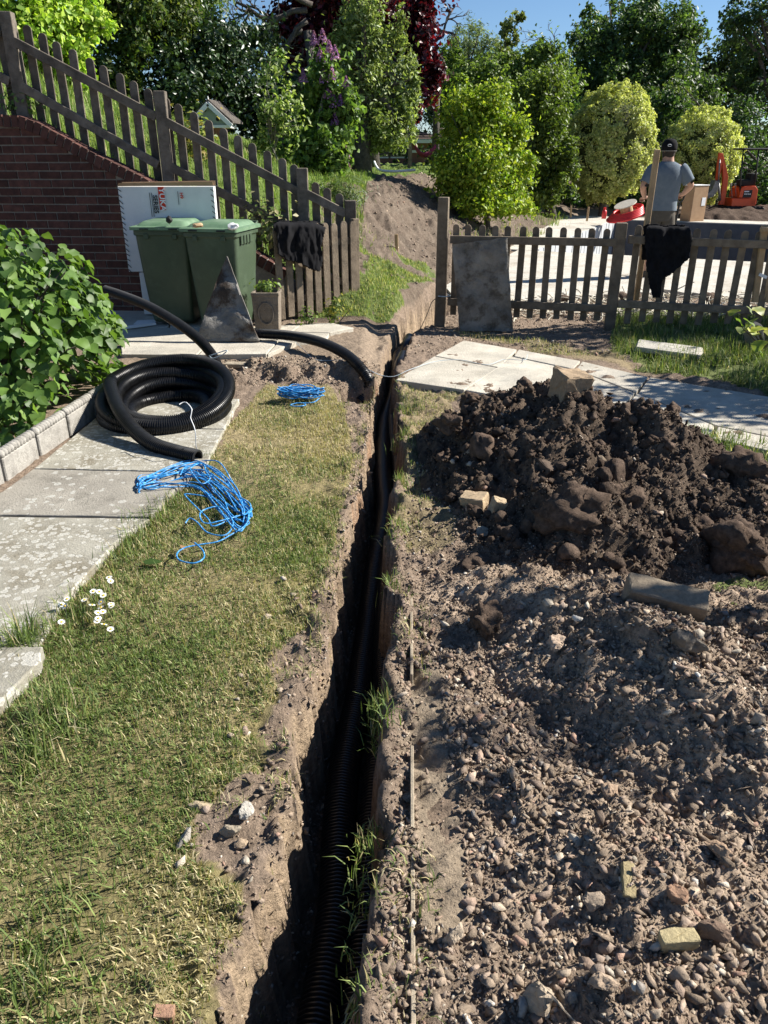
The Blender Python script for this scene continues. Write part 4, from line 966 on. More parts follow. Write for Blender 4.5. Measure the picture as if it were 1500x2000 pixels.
# gravel everywhere right of the trench, and on the left margin
rs = np.random.default_rng(22)
sa_, sb2 = G(812, 1330), G(812, 1760)
def strip(x, y): return (np.abs(x - (sa_.x + sb2.x) / 2 - .052) < .05 + .015 * fbm2(x, y, 6, 2, 97)) & (y < sa_.y + .05) & (y > sb2.y - .08) & (rs.uniform(size=len(x)) < .93)
def gravel_points(n, x0, x1, y0, y1, cond):
    x = rs.uniform(x0, x1, n); y = rs.uniform(y0, y1, n); ok = cond(x, y); x, y = x[ok], y[ok]; z, on = topz(x, y); return x, y, z, on
pts = []
x, y, z, on = gravel_points(27000, -.1, 1.5, .85, 2.35, lambda x, y: (x > tr_(y) + .03) & (x < .53 * (y * .906 + .75)) & ~strip(x, y)); pts.append((x, y, z, np.clip(rs.lognormal(-4.88, .62, len(x)), .0034, .034)))
x, y, z, on = gravel_points(13000, -.1, 2.0, 2.2, 4.4, lambda x, y: (x > tr_(y) + .05) & ~zones(x, y)['rough']); k = ~on; pts.append((x[k], y[k], z[k], np.clip(rs.lognormal(-4.95, .6, k.sum()), .0035, .030)))
x, y, z, on = gravel_points(12000, -.8, .0, .85, 6.2, lambda x, y: (x < tl(y) - .01) & (x > tl(y) - .34) & ~zones(x, y)['lawn']); pts.append((x, y, z, np.clip(rs.lognormal(-4.95, .5, len(x)), .003, .02)))
x, y, z, on = gravel_points(3500, -.6, .4, .6, 7.2, lambda x, y: (x > tl(y) + .03) & (x < tr_(y) - .03)); pts.append((x, y, z, np.clip(rs.lognormal(-4.7, .5, len(x)), .004, .022)))
x, y, z, on = gravel_points(4000, -1.9, .3, 5.9, 7.9, lambda x, y: (x < tl(y) - .02) & (z_ok(x, y))) if False else gravel_points(3500, -1.6, .1, 5.9, 6.5, lambda x, y: (x < tl(y) - .02)); pts.append((x, y, z, np.clip(rs.lognormal(-4.7, .5, len(x)), .004, .024)))
x, y, z, on = gravel_points(3500, .1, 2.4, 6.9, 9.9, lambda x, y: (x > tr_(y) + .03) & ~zones(x, y)['rough'] & ~inpoly(x, y, gpoly([(770, 742), (905, 664), (1520, 777), (1560, 893), (907, 762)]))); pts.append((x, y, z, np.clip(rs.lognormal(-4.4, .5, len(x)), .005, .04)))
x, y, z, on = gravel_points(5000, -.8, 4.6, 9.2, 20, lambda x, y: (bankd(x, y) > .05) & (bankd(x, y) < 2.5) & (x > -.6)); pts.append((x, y, z, np.clip(rs.lognormal(-4.0, .5, len(x)), .008, .06)))
y = rs.uniform(.9, 6.5, 5000); x = tl(y) + rs.uniform(-.012, .05, 5000); z = height(x, y); pts.append((x, y, z, np.clip(rs.lognormal(-5.0, .5, len(x)), .003, .02)))
x, y, z, s_ = [np.concatenate([p[k] for p in pts]) for k in range(4)]
P = np.stack([x, y, z + s_ * .12], 1)
gr = scatter('gravel', P, s_, stone_cols(len(x), rs), M['stone'], HULL, 6, .6); tag(gr, 'loose stony gravel strewn over the bare soil', 'gravel', None, 'stuff')
# fine crumbs that soften the soil between the stones
x, y, z, on = gravel_points(50000, -.1, 1.8, .85, 3.4, lambda x, y: (x > tr_(y) + .0) & (x < .53 * (y * .906 + .75)) & ~strip(x, y)); s_ = np.clip(rs.lognormal(-5.55, .35, len(x)), .002, .0075)
gr2 = scatter('soil_crumbs', np.stack([x, y, z + s_ * .2], 1), s_, stone_cols(len(x), rs, .8), M['stone'], TINY, 9, 1.5); tag(gr2, 'fine crumbs of earth between the stones', 'soil', None, 'stuff')
# countable middling stones
MID = []
for k, (V, T) in enumerate(hull_variants(12, 77)):
    me = npmesh('rubble_stone', V, tris=T, col=np.tile(PAL[k % 7] * (1.1 if k % 2 else .9), (len(V), 1))); me.materials.append(M['stone']); MID.append(me)
def midstone(x, y, s, label, group):
    o = bpy.data.objects.new('rubble_stone', MID[rs.integers(len(MID))]); COL.objects.link(o)
    o.location = (x, y, float(topz([x], [y])[0][0]) + s * .2); o.scale = (s, s * rs.uniform(.8, 1.1), s * rs.uniform(.8, 1.1)); o.rotation_euler = (rs.normal(0, .4), rs.normal(0, .4), rs.uniform(0, 6.28)); tag(o, label, 'stone', group)
cnt = 0
while cnt < 150:
    x, y = rs.uniform(.06, 1.35), rs.uniform(1.0, 2.5)
    if x < tr_(y) + .08 or abs(x) > .5 * (y + .75) or strip(np.array([x]), np.array([y]))[0]: continue
    midstone(x, y, np.clip(rs.lognormal(-3.75, .28), .017, .042), 'brown fist-sized rubble stone among the gravel right of the trench', 'rubble stones right of the trench'); cnt += 1
cnt = 0
while cnt < 26:
    y = rs.uniform(1.1, 2.9); x = float(tl(y)) - rs.uniform(.04, .26)
    midstone(x, y, np.clip(rs.lognormal(-3.9, .3), .014, .032), 'small rubble stone on the bare margin left of the trench', 'rubble stones left of the trench'); cnt += 1
cnt = 0
while cnt < 36:
    x, y = rs.uniform(.25, 2.2), rs.uniform(2.7, 4.6)
    if not topz([x], [y])[1][0]: continue
    midstone(x, y, np.clip(rs.lognormal(-3.6, .3), .018, .045), 'pale brown stone stuck in the dark soil heap', 'stones stuck in the dark heap'); cnt += 1
# the stones one can name
def rock(px, py, size, label, seed, c, Y=None, name='stone', cat='stone', rot=(0, 0, 0), npt=16, lift=.3, cubic=0):
    r = np.random.default_rng(seed); bm = bmesh.new()
    P = r.normal(size=(npt, 3)); P /= np.linalg.norm(P, axis=1)[:, None]
    if cubic: P = np.concatenate([np.array([[a, b, c_] for a in (-1, 1) for b in (-1, 1) for c_ in (-1, 1)]) * r.uniform(.86, 1.0, (8, 3)), P * .9]) 
    for p in P: bm.verts.new(Vector(p) * .5)
    bmesh.ops.convex_hull(bm, input=bm.verts); bmesh.ops.delete(bm, geom=[v for v in bm.verts if not v.link_faces], context='VERTS')
    for v in bm.verts: v.co = Vector((v.co.x * size[0], v.co.y * size[1], v.co.z * size[2]))
    bmesh.ops.bevel(bm, geom=bm.edges[:], offset=min(size) * .05, segments=1, affect='EDGES')
    bmesh.ops.triangulate(bm, faces=bm.faces); bmesh.ops.subdivide_edges(bm, edges=bm.edges[:], cuts=3, use_grid_fill=True)
    for v in bm.verts: v.co += v.co.normalized() * min(size) * (.11 * float(noise3(v.co.x / min(size) * 3 + seed, v.co.y / min(size) * 3, v.co.z / min(size) * 3, seed)) + .055 * float(noise3(v.co.x / min(size) * 11, v.co.y / min(size) * 11, v.co.z / min(size) * 11, seed + 1)))
    me = bpy.data.meshes.new(name); bm.to_mesh(me); bm.free(); setcol(me, np.tile(np.array(c), (len(me.vertices), 1)))
    o = link(name, me, M['stone']); shade_auto(o, 28)
    if Y is None:
        q = G(px, py)
        for _ in range(6): q = G(px, py, float(topz([q.x], [q.y])[0][0]))
        o.location = q + Vector((0, 0, size[2] * (lift - .0)))
    else: o.location = W(px, py, Y)
    o.rotation_euler = rot; tag(o, label, cat); return o
rock(1113, 756, (.185, .17, .20), 'big squarish brown rock perched on top of the dark soil heap', 1, (.33, .25, .17), 4.15, rot=(.1, .08, .3), cubic=1, npt=10)
rock(926, 985, (.13, .09, .07), 'tan broken brick at the left foot of the soil heap', 2, (.44, .34, .225), rot=(.15, -.1, -.5), name='brick_piece', cat='brick', cubic=1, npt=6)
rock(970, 1003, (.07, .06, .10), 'upright tan brick chip beside the tan broken brick', 3, (.40, .32, .22), rot=(.2, .3, .3), name='brick_piece', cat='brick', cubic=1, npt=8)
rock(940, 1045, (.13, .07, .05), 'pale flat stone below the tan broken brick', 4, (.38, .34, .27), rot=(0, .1, .5))
rock(1196, 948, (.09, .08, .15), 'pale upright stone sticking out of the middle of the dark heap', 5, (.36, .30, .21), 3.42, rot=(.1, .35, .2))
rock(1075, 915, (.15, .12, .09), 'brown stone block in the face of the dark heap', 25, (.12, .09, .07), 3.6, rot=(.3, .1, .6), cubic=1)
rock(1165, 905, (.14, .10, .09), 'crumbly brown stone right of centre on the dark heap', 26, (.17, .135, .10), 3.6, rot=(.2, .3, 1.2))
sl = rock(1292, 1190, (.30, .10, .11), 'long mossy kerb stone between the two soil heaps', 6, (.26, .215, .16), name='kerb_stone', cat='kerb stone', rot=(.35, .16, -.20), cubic=1, npt=6, lift=.42)
rock(1345, 1260, (.15, .12, .10), 'grey boulder on the right flank of the stony heap', 7, (.17, .15, .125), rot=(.2, .3, .8))
rock(1086, 1268, (.085, .065, .075), 'pale pinkish stone on the crest of the stony heap', 8, (.46, .36, .28), rot=(.2, .2, .4), lift=.35)
rock(1057, 1968, (.10, .075, .10), 'large pale stone at the bottom edge of the picture', 9, (.40, .33, .25), rot=(.2, .2, .3), lift=.3)
rock(882, 1838, (.055, .045, .075), 'pale upright stone near the edging board', 10, (.42, .35, .27), rot=(.1, .5, .3))
rock(1225, 1725, (.03, .085, .03), 'yellow mortar strip standing among the gravel', 11, (.36, .30, .17), rot=(.3, .1, -.15), name='mortar_piece', cat='mortar', cubic=1, npt=4)
rock(1322, 1845, (.09, .035, .045), 'yellow topped brick sliver near the lower right', 12, (.40, .34, .20), rot=(.1, .0, .1), name='brick_piece', cat='brick', cubic=1, npt=4)
rock(1318, 1758, (.06, .055, .05), 'rounded reddish stone right of the yellow mortar strip', 13, (.30, .19, .13))
rock(1402, 1672, (.085, .05, .055), 'tall split brown stone casting a dark shadow on the right', 14, (.32, .23, .16), rot=(.5, .2, -.5))
rock(1157, 1768, (.06, .045, .05), 'pale angular stone left of the yellow mortar strip', 15, (.36, .29, .22))
rock(1385, 1830, (.10, .06, .05), 'dark soil-covered stone beside the yellow brick sliver', 16, (.17, .12, .09))
rock(1190, 1552, (.075, .05, .05), 'wedge shaped tan stone above the yellow mortar strip', 17, (.34, .25, .18), rot=(.3, .4, .4))
rock(1175, 1925, (.07, .045, .04), 'flat tan stone low in the right foreground', 18, (.36, .28, .21))
rock(362, 1640, (.03, .075, .03), 'grey oblong stone at the lawn edge left of the trench', 19, (.34, .32, .29), rot=(.2, .2, -.5))
rock(390, 1578, (.075, .035, .03), 'tan flat stone lying at the lawn edge', 20, (.40, .33, .23), rot=(0, 0, .2))
rock(480, 1590, (.045, .06, .045), 'pale egg shaped stone on the rubble left of the trench', 21, (.40, .38, .34))
rock(452, 1630, (.07, .03, .04), 'dark edged flat stone in the rubble left of the trench', 22, (.30, .26, .20))
rock(470, 1652, (.05, .035, .03), 'small brown stone just below the dark edged flat stone', 23, (.36, .28, .20))
rock(322, 1985, (.045, .03, .025), 'pinkish brick chip at the bottom left of the lawn', 24, (.36, .22, .15), cubic=1, npt=5)
rock(730, 1135, (.12, .14, .12), 'shaded stone stuck in the right side of the trench', 27, (.22, .18, .14), lift=.6)
rock(1305, 690, (.60, .20, .05), 'pale flat paving offcut lying in the grass right of the path', 28, (.50, .48, .43), name='paving_offcut', cat='paving offcut', rot=(.18, .05, -.38), cubic=1, npt=4, lift=.7)
rock(1470, 680, (.13, .15, .30), 'white and black burnt log end beside the variegated plant', 29, (.30, .28, .25), name='log', cat='log', rot=(.2, -.45, .2), cubic=1)
# sticks on the heap
for i, (a, b, lab) in enumerate([((918, 880), (962, 847), 'thin pale stick lying on the left flank of the soil heap'), ((903, 878), (912, 858), 'short pale twig beside the thin stick on the heap')]):
    cord('stick', [W(*a, 4.0) , W((a[0] + b[0]) / 2, (a[1] + b[1]) / 2 + 1, 4.05), W(*b, 4.1)], .006, M['straw'], lab, 'stick')
# edging board beside the trench
e0, e1 = G(803, 1178), G(807, 2040)
eb_ = thing('edging_board', (e0 + e1) / 2, 'thin timber edging board set upright in the gravel right of the trench', 'edging board')
ys_ = np.linspace(e0.y, e1.y, 8)
for k, (ya, yb, zt_) in enumerate([(e0.y, G(0, 1330).y, .004), (G(0, 1332).y, G(0, 1462).y, -.012), (G(0, 1464).y, G(0, 1720).y, .014), (G(0, 1722).y, e1.y, .002)]):
    xa_ = lerp(e0.x, e1.x, (ya - e0.y) / (e1.y - e0.y)); xb_ = lerp(e0.x, e1.x, (yb - e0.y) / (e1.y - e0.y))
    za, zb = gz(xa_, ya) + zt_, gz(xb_, yb) + zt_
    mb = MB(); mb.bar((xa_, ya, max(za, zb) - .045), (xb_, yb, max(za, zb) - .045), .011, .09); mb.build('board', M['timber_edge'], eb_, bevel=.002)

# ------------------------------------------------------------ grass
def blades(name, P, Ln, wd, col, seed, lean=.7, mat='grass', parent=None):
    r = np.random.default_rng(seed); n = len(P); a = r.uniform(0, 6.283, n); ln = np.abs(r.normal(0, lean, n)).clip(0, 1.45)
    side = np.stack([-np.sin(a), np.cos(a), np.zeros(n)], 1); out = np.stack([np.cos(a), np.sin(a), np.zeros(n)], 1); up = np.array([0, 0, 1.0])
    d1 = out * np.sin(ln * .6)[:, None] + up * np.cos(ln * .6)[:, None]; d2 = out * np.sin(np.minimum(ln * 1.4, 1.75))[:, None] + up * np.cos(np.minimum(ln * 1.4, 1.75))[:, None]
    m1 = P + d1 * (Ln * .5)[:, None]; tp = m1 + d2 * (Ln * .5)[:, None]; w_ = (wd * .5)[:, None] * side
    V = np.stack([P - w_, P + w_, m1 + w_ * .8, m1 - w_ * .8, tp], 1).reshape(-1, 3); i = np.arange(n) * 5
    C = np.repeat(col, 5, 0)
    return link(name, npmesh(name, V, quads=np.stack([i, i + 1, i + 2, i + 3], 1), tris=np.stack([i + 3, i + 2, i + 4], 1), col=C), M[mat], parent)
rg = np.random.default_rng(33)
def gcol(n, x, y, dry):
    dry = np.asarray(dry) * 1.0
    g = np.array([[.10, .15, .035], [.14, .19, .055], [.08, .12, .04], [.19, .235, .075]]); s = np.array([[.40, .34, .18], [.30, .255, .13], [.48, .42, .26]])
    k = rg.uniform(size=n) < dry; c = np.where(k[:, None], s[rg.integers(0, 3, n)], g[rg.integers(0, 4, n)]); return c * rg.uniform(.7, 1.3, (n, 1))
def sow(n, x0, x1, y0, y1, cond):
    x = rg.uniform(x0, x1, n); y = rg.uniform(y0, y1, n); k = cond(x, y); return x[k], y[k]
X_, Y_ = [], []; Ls, Ws, Cs = [], [], []
def grow(x, y, l0, l1, w0, dry):
    n = len(x); X_.append(x); Y_.append(y); Ls.append(rg.uniform(l0, l1, n)); Ws.append(rg.uniform(.6, 1.4, n) * w0); Cs.append(gcol(n, x, y, dry))
def dryness(x, y): return np.clip(.52 + .2 * sm(2.4, 1.5, y) + .6 * fbm2(x, y, 1.3, 4, 95) + .22 * sm(2.0, 1.2, y) * 0 + .25 * sm(-.5, -.1, x - tl(y)), .05, .92)
onpath = lambda x, y: inpoly(x, y, PATH_L)
x, y = sow(430000, -1.9, .1, .75, 6.1, lambda x, y: inpoly(x, y, LAWN) & (np.abs(x) < .52 * (y * .906 + .75) + .05) & (rg.uniform(size=len(x)) < np.clip(1.25 - .13 * y, .5, 1)) & (rg.uniform(size=len(x)) < .62 + .55 * fbm2(x, y, 2.6, 4, 120)) & (np.abs(x) < .52 * (y * .906 + .75) + .1)); grow(x, y, .010, .034, .0034, dryness(x, y))
x, y = sow(9000, -1.9, .1, .75, 6.1, lambda x, y: soft(x, y, LAWN, .12, 5) & (fbm2(x, y, 3.2, 3, 121) > .28) & ~onpath(x, y)); grow(x, y, .035, .07, .0034, .35)
x, y = sow(30000, -.9, .2, .8, 6.0, lambda x, y: (x < tl(y) - .0) & (x > tl(y) - .30) & (fbm2(x, y, 4.5, 3, 122) > .10)); grow(x, y, .015, .045, .003, .6)
x, y = sow(40000, -.9, .2, .8, 6.0, lambda x, y: (x < tl(y) + .01) & (x > tl(y) - .06) & (fbm2(x, y, 5, 3, 128) > .0)); grow(x, y, .015, .05, .003, .6)
x, y = sow(14000, -.3, .7, .9, 6.2, lambda x, y: (x > tr_(y) + .005) & (x < tr_(y) + .15) & (fbm2(x, y, 4.5, 3, 123) > .12) & (topz(x, y)[1] == False)); grow(x, y, .015, .06, .003, .45)
x, y = sow(22000, -.1, 1.2, 3.0, 6.2, lambda x, y: zones(x, y)['sparse'] & (fbm2(x, y, 5, 3, 124) > -.25) & (x > tr_(y)) & ~topz(x, y)[1]); grow(x, y, .012, .04, .0032, .45)
x, y = sow(60000, .9, 4.4, 3.2, 8.6, lambda x, y: zones(x, y)['rough'] & ~topz(x, y)[1] & (fbm2(x, y, 3, 3, 125) > -.5)); grow(x, y, .05, .14, .0055, .12)
x, y = sow(9000, .3, 2.6, 6.4, 7.9, lambda x, y: soft(x, y, R5, .08, 3) & (fbm2(x, y, 4, 3, 126) > -.1)); grow(x, y, .02, .06, .004, .6)
x = np.concatenate(X_); y = np.concatenate(Y_); P = np.stack([x, y, height(x, y) - .003], 1)
# tufts drooping over the right-hand lip of the trench and growing by the flagstones
def tuft(px, py, n, r, l0, l1, dry=.2, w=.0042):
    c = G(px, py); xx = c.x + rg.normal(0, r, n); yy = c.y + rg.normal(0, r * 1.3, n); return xx, yy, rg.uniform(l0, l1, n), rg.uniform(.7, 1.3, n) * w, gcol(n, xx, yy, np.full(n, dry))
TU = [(702, 1640, 30, .02, .04, .08), (705, 1700, 30, .02, .03, .07), (705, 1760, 40, .025, .03, .08), (735, 1360, 60, .02, .05, .10), (740, 1400, 60, .02, .05, .10), (745, 1440, 40, .02, .04, .09), (690, 1850, 20, .02, .03, .07), (680, 1950, 30, .02, .04, .08), (720, 1610, 40, .02, .03, .07), (765, 1150, 50, .03, .03, .08), (770, 1050, 80, .04, .04, .09),
      (788, 950, 80, .03, .04, .1), (790, 860, 90, .04, .04, .1), (800, 800, 90, .05, .04, .1), (100, 1400, 200, .04, .07, .16), (80, 1460, 100, .035, .06, .14), (55, 1500, 80, .04, .05, .12), (140, 1420, 90, .04, .05, .12), (60, 1265, 90, .025, .1, .22), (30, 1268, 50, .02, .1, .2), (100, 1250, 110, .04, .05, .13), (150, 1195, 260, .06, .05, .11), (200, 1170, 160, .06, .04, .09),
      (240, 1090, 150, .05, .04, .1), (265, 1050, 150, .05, .05, .12), (300, 1015, 160, .05, .05, .12), (330, 985, 100, .04, .05, .11), (400, 900, 60, .03, .03, .08), (60, 1900, 100, .06, .04, .10), (20, 1950, 120, .06, .05, .12), (150, 1960, 100, .06, .04, .09), (90, 1830, 80, .07, .04, .09), (130, 1790, 60, .06, .04, .08)]
tt = [tuft(*t) for t in TU]
PX = np.concatenate([t[0] for t in tt]); PY = np.concatenate([t[1] for t in tt])
P = np.concatenate([P, np.stack([PX, PY, np.maximum(height(PX, PY), -.06) - .003], 1)])
LL = np.concatenate(Ls + [t[2] for t in tt]); WW = np.concatenate(Ws + [t[3] for t in tt]); CC = np.concatenate(Cs + [t[4] for t in tt])
g1 = blades('grass', P, LL, WW, CC, 40, .95); tag(g1, 'patchy short grass, part green and part straw dry, around the trench', 'grass', None, 'stuff')
# longer grass on the bank behind the fence, the shoulder by the gate and the upper lawn
X_, Y_, Ls, Ws, Cs = [], [], [], [], []
x, y = sow(42000, -6.5, -.3, 8.5, 16, lambda x, y: (y > WALL_Y0 + WALL_K * x + .2) & (bankd(x, y) > .5)); grow(x, y, .05, .16, .008, .08)
x, y = sow(26000, -.8, .6, 8.1, 11.5, lambda x, y: zones(x, y)['shoulder'] & (bankd(x, y) > -.1) & (fbm2(x, y, 2.5, 3, 133) > .05)); grow(x, y, .02, .06, .005, .35)
x, y = sow(14000, -4, 3.4, 14, 26, lambda x, y: zones(x, y)['upper']); grow(x, y, .03, .07, .012, .1)
x, y = sow(4000, -.6, 4, 9.5, 20, lambda x, y: (bankd(x, y) > 0) & (bankd(x, y) < 2.4) & (fbm2(x, y, 1.2, 3, 131) > .30)); grow(x, y, .04, .11, .008, .35)
x, y = sow(6000, 1.5, 5.2, 14, 24, lambda x, y: (np.abs(bankd(x, y) - .1) < .55) & (fbm2(x, y, 1.2, 3, 132) > -.1)); grow(x, y, .08, .25, .012, .15)
x = np.concatenate(X_); y = np.concatenate(Y_)
g2 = blades('bank_grass', np.stack([x, y, height(x, y) - .005], 1), np.concatenate(Ls), np.concatenate(Ws), np.concatenate(Cs) * np.array([1.15, 1.25, .9]), 41, .6); tag(g2, 'fresh green grass on the bank and the upper lawn', 'grass', None, 'stuff')

# ------------------------------------------------------------ foliage tools
def leaf_arrays(P, D, size, aspect, col, seed, fold=.25, jit=.8):
    r = np.random.default_rng(seed); n = len(P); col = col * 1.2
    nrm = D + r.normal(0, jit, (n, 3)); nrm /= np.linalg.norm(nrm, axis=1)[:, None] + 1e-9
    t = r.normal(size=(n, 3)); t -= nrm * (t * nrm).sum(1)[:, None]; t /= np.linalg.norm(t, axis=1)[:, None] + 1e-9
    s = np.cross(nrm, t); L = size[:, None]; wv = s * L * aspect * .5; up = nrm * L * fold * aspect
    V = np.stack([P - t * L * .5, P - wv + up - t * L * .05, P + t * L * .5, P + wv + up - t * L * .05], 1).reshape(-1, 3)
    i = np.arange(n) * 4
    T = np.concatenate([np.stack([i, i + 2, i + 1], 1), np.stack([i, i + 3, i + 2], 1)])
    return V, T, np.repeat(col, 4, 0)
def depth_of(p): return p.y * CP + (CAMH - p.z) * SP
def blob_px(px, py, Y, rx, ry, deep=None):
    c = W(px, py, Y); k = depth_of(c) / FPX; return (np.array(c), np.array([rx * k, deep if deep else rx * k, ry * k / 1.06]))
def crown_points(blobs, n, clump, seed, shell=.45, spread=None, zsq=1.0):
    r = np.random.default_rng(seed); vol = np.array([b[1].prod() ** (2 / 3) for b in blobs]); pr = vol / vol.sum(); Ps, Ds, Ks = [], [], []
    for (c, rad), p in zip(blobs, pr):
        m = max(1, int(n * p / clump)); d = r.normal(size=(m, 3)); d /= np.linalg.norm(d, axis=1)[:, None]
        q = r.uniform(size=(m, 1)) ** shell; q = q * (1 + .24 * r.normal(size=(m, 1))); cc_ = c + d * rad * q
        k = rad.mean() * (spread or .16)
        pts = cc_[:, None, :] + r.normal(0, 1, (m, clump, 3)) * np.array([k, k, k * zsq]) * r.uniform(.6, 1.3, (m, 1, 1))
        Ps.append(pts.reshape(-1, 3)); Ds.append(np.repeat(d + np.array([0, 0, .45]), clump, 0)); Ks.append(np.repeat(r.uniform(.75, 1.25, m), clump))
    return np.concatenate(Ps), np.concatenate(Ds), np.concatenate(Ks)
def tree(name, label, cat, blobs, n, size, cols, seed, base=None, trunk=.12, mat='leaf', aspect=.55, clump=14, bark='bark', limbs=8, shell=.45, spread=None, group=None, jit=.8, twigs=0, zsq=1.0, lumpy=True):
    r = np.random.default_rng(seed); blobs = [blob_px(*b) for b in blobs]
    sub_ = []
    for c_, rd_ in blobs:
        sub_.append((c_, rd_ * .78))
        for q_ in range(8):
            d_ = r.normal(size=3); d_ /= np.linalg.norm(d_); sub_.append((c_ + d_ * rd_ * .72, rd_ * r.uniform(.30, .48)))
    lumps = sub_ if lumpy else blobs
    big = max(blobs, key=lambda b: b[1].prod())
    if base is None: base = (big[0][0], big[0][1])
    bz = gz(base[0], base[1]) - .05; bp = Vector((base[0], base[1], bz)); t = thing(name, bp, label, cat, group)
    P, D, K = crown_points(lumps, n, clump, seed, shell, spread, zsq)
    ok = P[:, 2] > height(P[:, 0], P[:, 1], False) + .03; P, D, K = P[ok], D[ok], K[ok]
    cols = np.array(cols); c = cols[r.integers(0, len(cols), len(P))] * K[:, None] * r.uniform(.8, 1.2, (len(P), 1))
    V, T, C = leaf_arrays(P, D, size * r.uniform(.65, 1.3, len(P)), aspect, c, seed, jit=jit)
    link('crown', npmesh('crown', V, tris=T, col=C), M[mat], t)
    mb = MB(); top = Vector(big[0]); mid = bp.lerp(top, .5) + Vector((r.normal(0, .08), r.normal(0, .08), 0)) * (top - bp).length * .4
    mb.tube([bp, bp.lerp(mid, .5), mid, top], [trunk * 1.25, trunk, trunk * .8, trunk * .4], 9)
    mb.build('trunk', M[bark], t, smooth=True)
    lb = MB()
    for k in range(limbs):
        q = Vector(P[r.integers(len(P))]); a = bp.lerp(top, r.uniform(.35, .85)); m2 = a.lerp(q, .5) + Vector((0, 0, .12 * (q - a).length)) + Vector(r.normal(0, .06, 3)) * (q - a).length
        lb.tube([a, m2, q], [trunk * .45, trunk * .28, trunk * .1], 6)
    if limbs: lb.build('limbs', M[bark], t, smooth=True)
    return t

# ------------------------------------------------------------ background planting
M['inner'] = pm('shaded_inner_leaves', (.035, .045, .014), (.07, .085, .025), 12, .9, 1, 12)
lime = [[.20, .30, .035], [.27, .36, .05], [.14, .24, .03], [.32, .40, .07]]
mid = [[.06, .11, .025], [.085, .14, .03], [.05, .09, .02], [.11, .165, .035]]
dark = [[.020, .042, .014], [.030, .058, .018], [.014, .032, .010], [.045, .075, .025]]
olive = [[.10, .13, .03], [.075, .105, .025], [.14, .165, .04]]
pale = [[.20, .26, .08], [.26, .32, .11], [.15, .20, .06], [.34, .38, .18]]
TG = 'trees and tall shrubs behind the garden'
tree('maple_tree', 'bright lime green leafy tree in the top left corner', 'tree', [(60, 40, 13, 105, 95), (120, 120, 13.3, 60, 90), (10, 150, 13.2, 60, 90), (150, 20, 13.5, 60, 50)], 20000, .09, lime, 1, limbs=8, group=TG, aspect=.8)
tree('olive_tree', 'olive green tree right of the lime green one, behind the fence', 'tree', [(250, 40, 17, 110, 110), (200, 150, 16.5, 80, 90), (330, 20, 17.5, 80, 80)], 22000, .10, olive + mid, 2, group=TG)
tree('laurel_hedge', 'tall dark glossy evergreen hedge behind the dovecote', 'hedge', [(330, 200, 17, 110, 110), (430, 170, 18, 110, 110), (510, 210, 18.5, 90, 110), (260, 230, 16.8, 70, 70), (420, 90, 18.5, 130, 60), (560, 230, 19, 80, 90)], 26000, .12, dark, 3, mat='leaf_gloss', shell=.35, group=TG)
tree('hazel_tree', 'shaded green tree with open branches at the top centre left', 'tree', [(370, 10, 20, 90, 60), (470, 90, 21, 60, 40)], 4500, .10, mid, 4, limbs=24, trunk=.14, group=TG, spread=.25)
tree('copper_beech', 'purple leaved beech tree rising above the lilac', 'tree', [(700, -20, 24, 150, 110), (600, 60, 24, 80, 120), (570, 130, 24, 50, 60), (640, 60, 24, 80, 90), (745, 90, 24, 100, 90), (830, 70, 23.5, 50, 110), (830, 160, 23.5, 40, 60), (770, 200, 24, 60, 60)], 34000, .14, [[.035, .009, .015], [.055, .010, .018], [.02, .007, .011], [.11, .014, .024]], 5, mat='leaf_red', trunk=.25, group=TG, base=(-.4, 24), aspect=.7)
pearb = [(715, 110, 19, 60, 120), (700, 30, 19, 34, 90), (735, 60, 19, 22, 60), (783, 70, 19, 17, 55), (770, 170, 19, 45, 90), (690, 220, 19, 45, 70), (745, 250, 18.8, 55, 50), (795, 230, 18.8, 26, 60), (665, 130, 19, 26, 80), (812, 180, 18.9, 14, 40)]
pb_ = W(705, 322, 18.5)
tree('pear_tree', 'light green upright fruit tree in the middle of the upper lawn', 'tree', pearb, 17000, .11, pale + [[.09, .13, .04]], 6, base=(pb_.x, 18.6), trunk=.2, aspect=.42, limbs=18, group=TG, spread=.22, zsq=1.5)
# lilac with its flower heads
lb_ = W(620, 345, 14.6)
li = tree('lilac_bush', 'lilac bush with purple flower spikes behind the fence', 'shrub', [(640, 150, 14.5, 42, 75), (655, 250, 14.4, 55, 55), (610, 300, 14.2, 60, 50), (665, 190, 14.5, 40, 50), (600, 200, 14.6, 30, 50), (560, 310, 14.2, 40, 35), (660, 310, 14.2, 35, 30)], 9500, .11, mid + [[.12, .18, .05]], 7, base=(lb_.x, 14.6), trunk=.06, limbs=14, aspect=.65, bark='bark_pale', group=TG, spread=.25)
FL = [(613, 78), (630, 72), (643, 95), (655, 105), (625, 110), (648, 145), (632, 152), (676, 165), (641, 182), (652, 200), (665, 200), (654, 235), (637, 260), (553, 285), (600, 310), (675, 300), (668, 312), (592, 150), (676, 320), (603, 318), (629, 362), (680, 175)]
r = np.random.default_rng(8); fm = None
for i, (a, b) in enumerate(FL):
    c = W(a, b, 14.15 + .1 * r.uniform()); m = 90; h = r.uniform(0, 1, m); rad = .075 * (1.05 - h) ; th = r.uniform(0, 6.28, m)
    P = np.stack([c.x + rad * np.cos(th), c.y + rad * np.sin(th), c.z - .08 + .2 * h], 1); D = np.stack([np.cos(th), np.sin(th), 0 * th + .3], 1)
    V, T, C = leaf_arrays(P, D, np.full(m, .035), .9, np.array([[.22, .10, .26]]) * r.uniform(.6, 1.5, (m, 1)), 100 + i, jit=.5)
    link('flower_spike', npmesh('flower_spike', V, tris=T, col=C), M['leaf'], li)
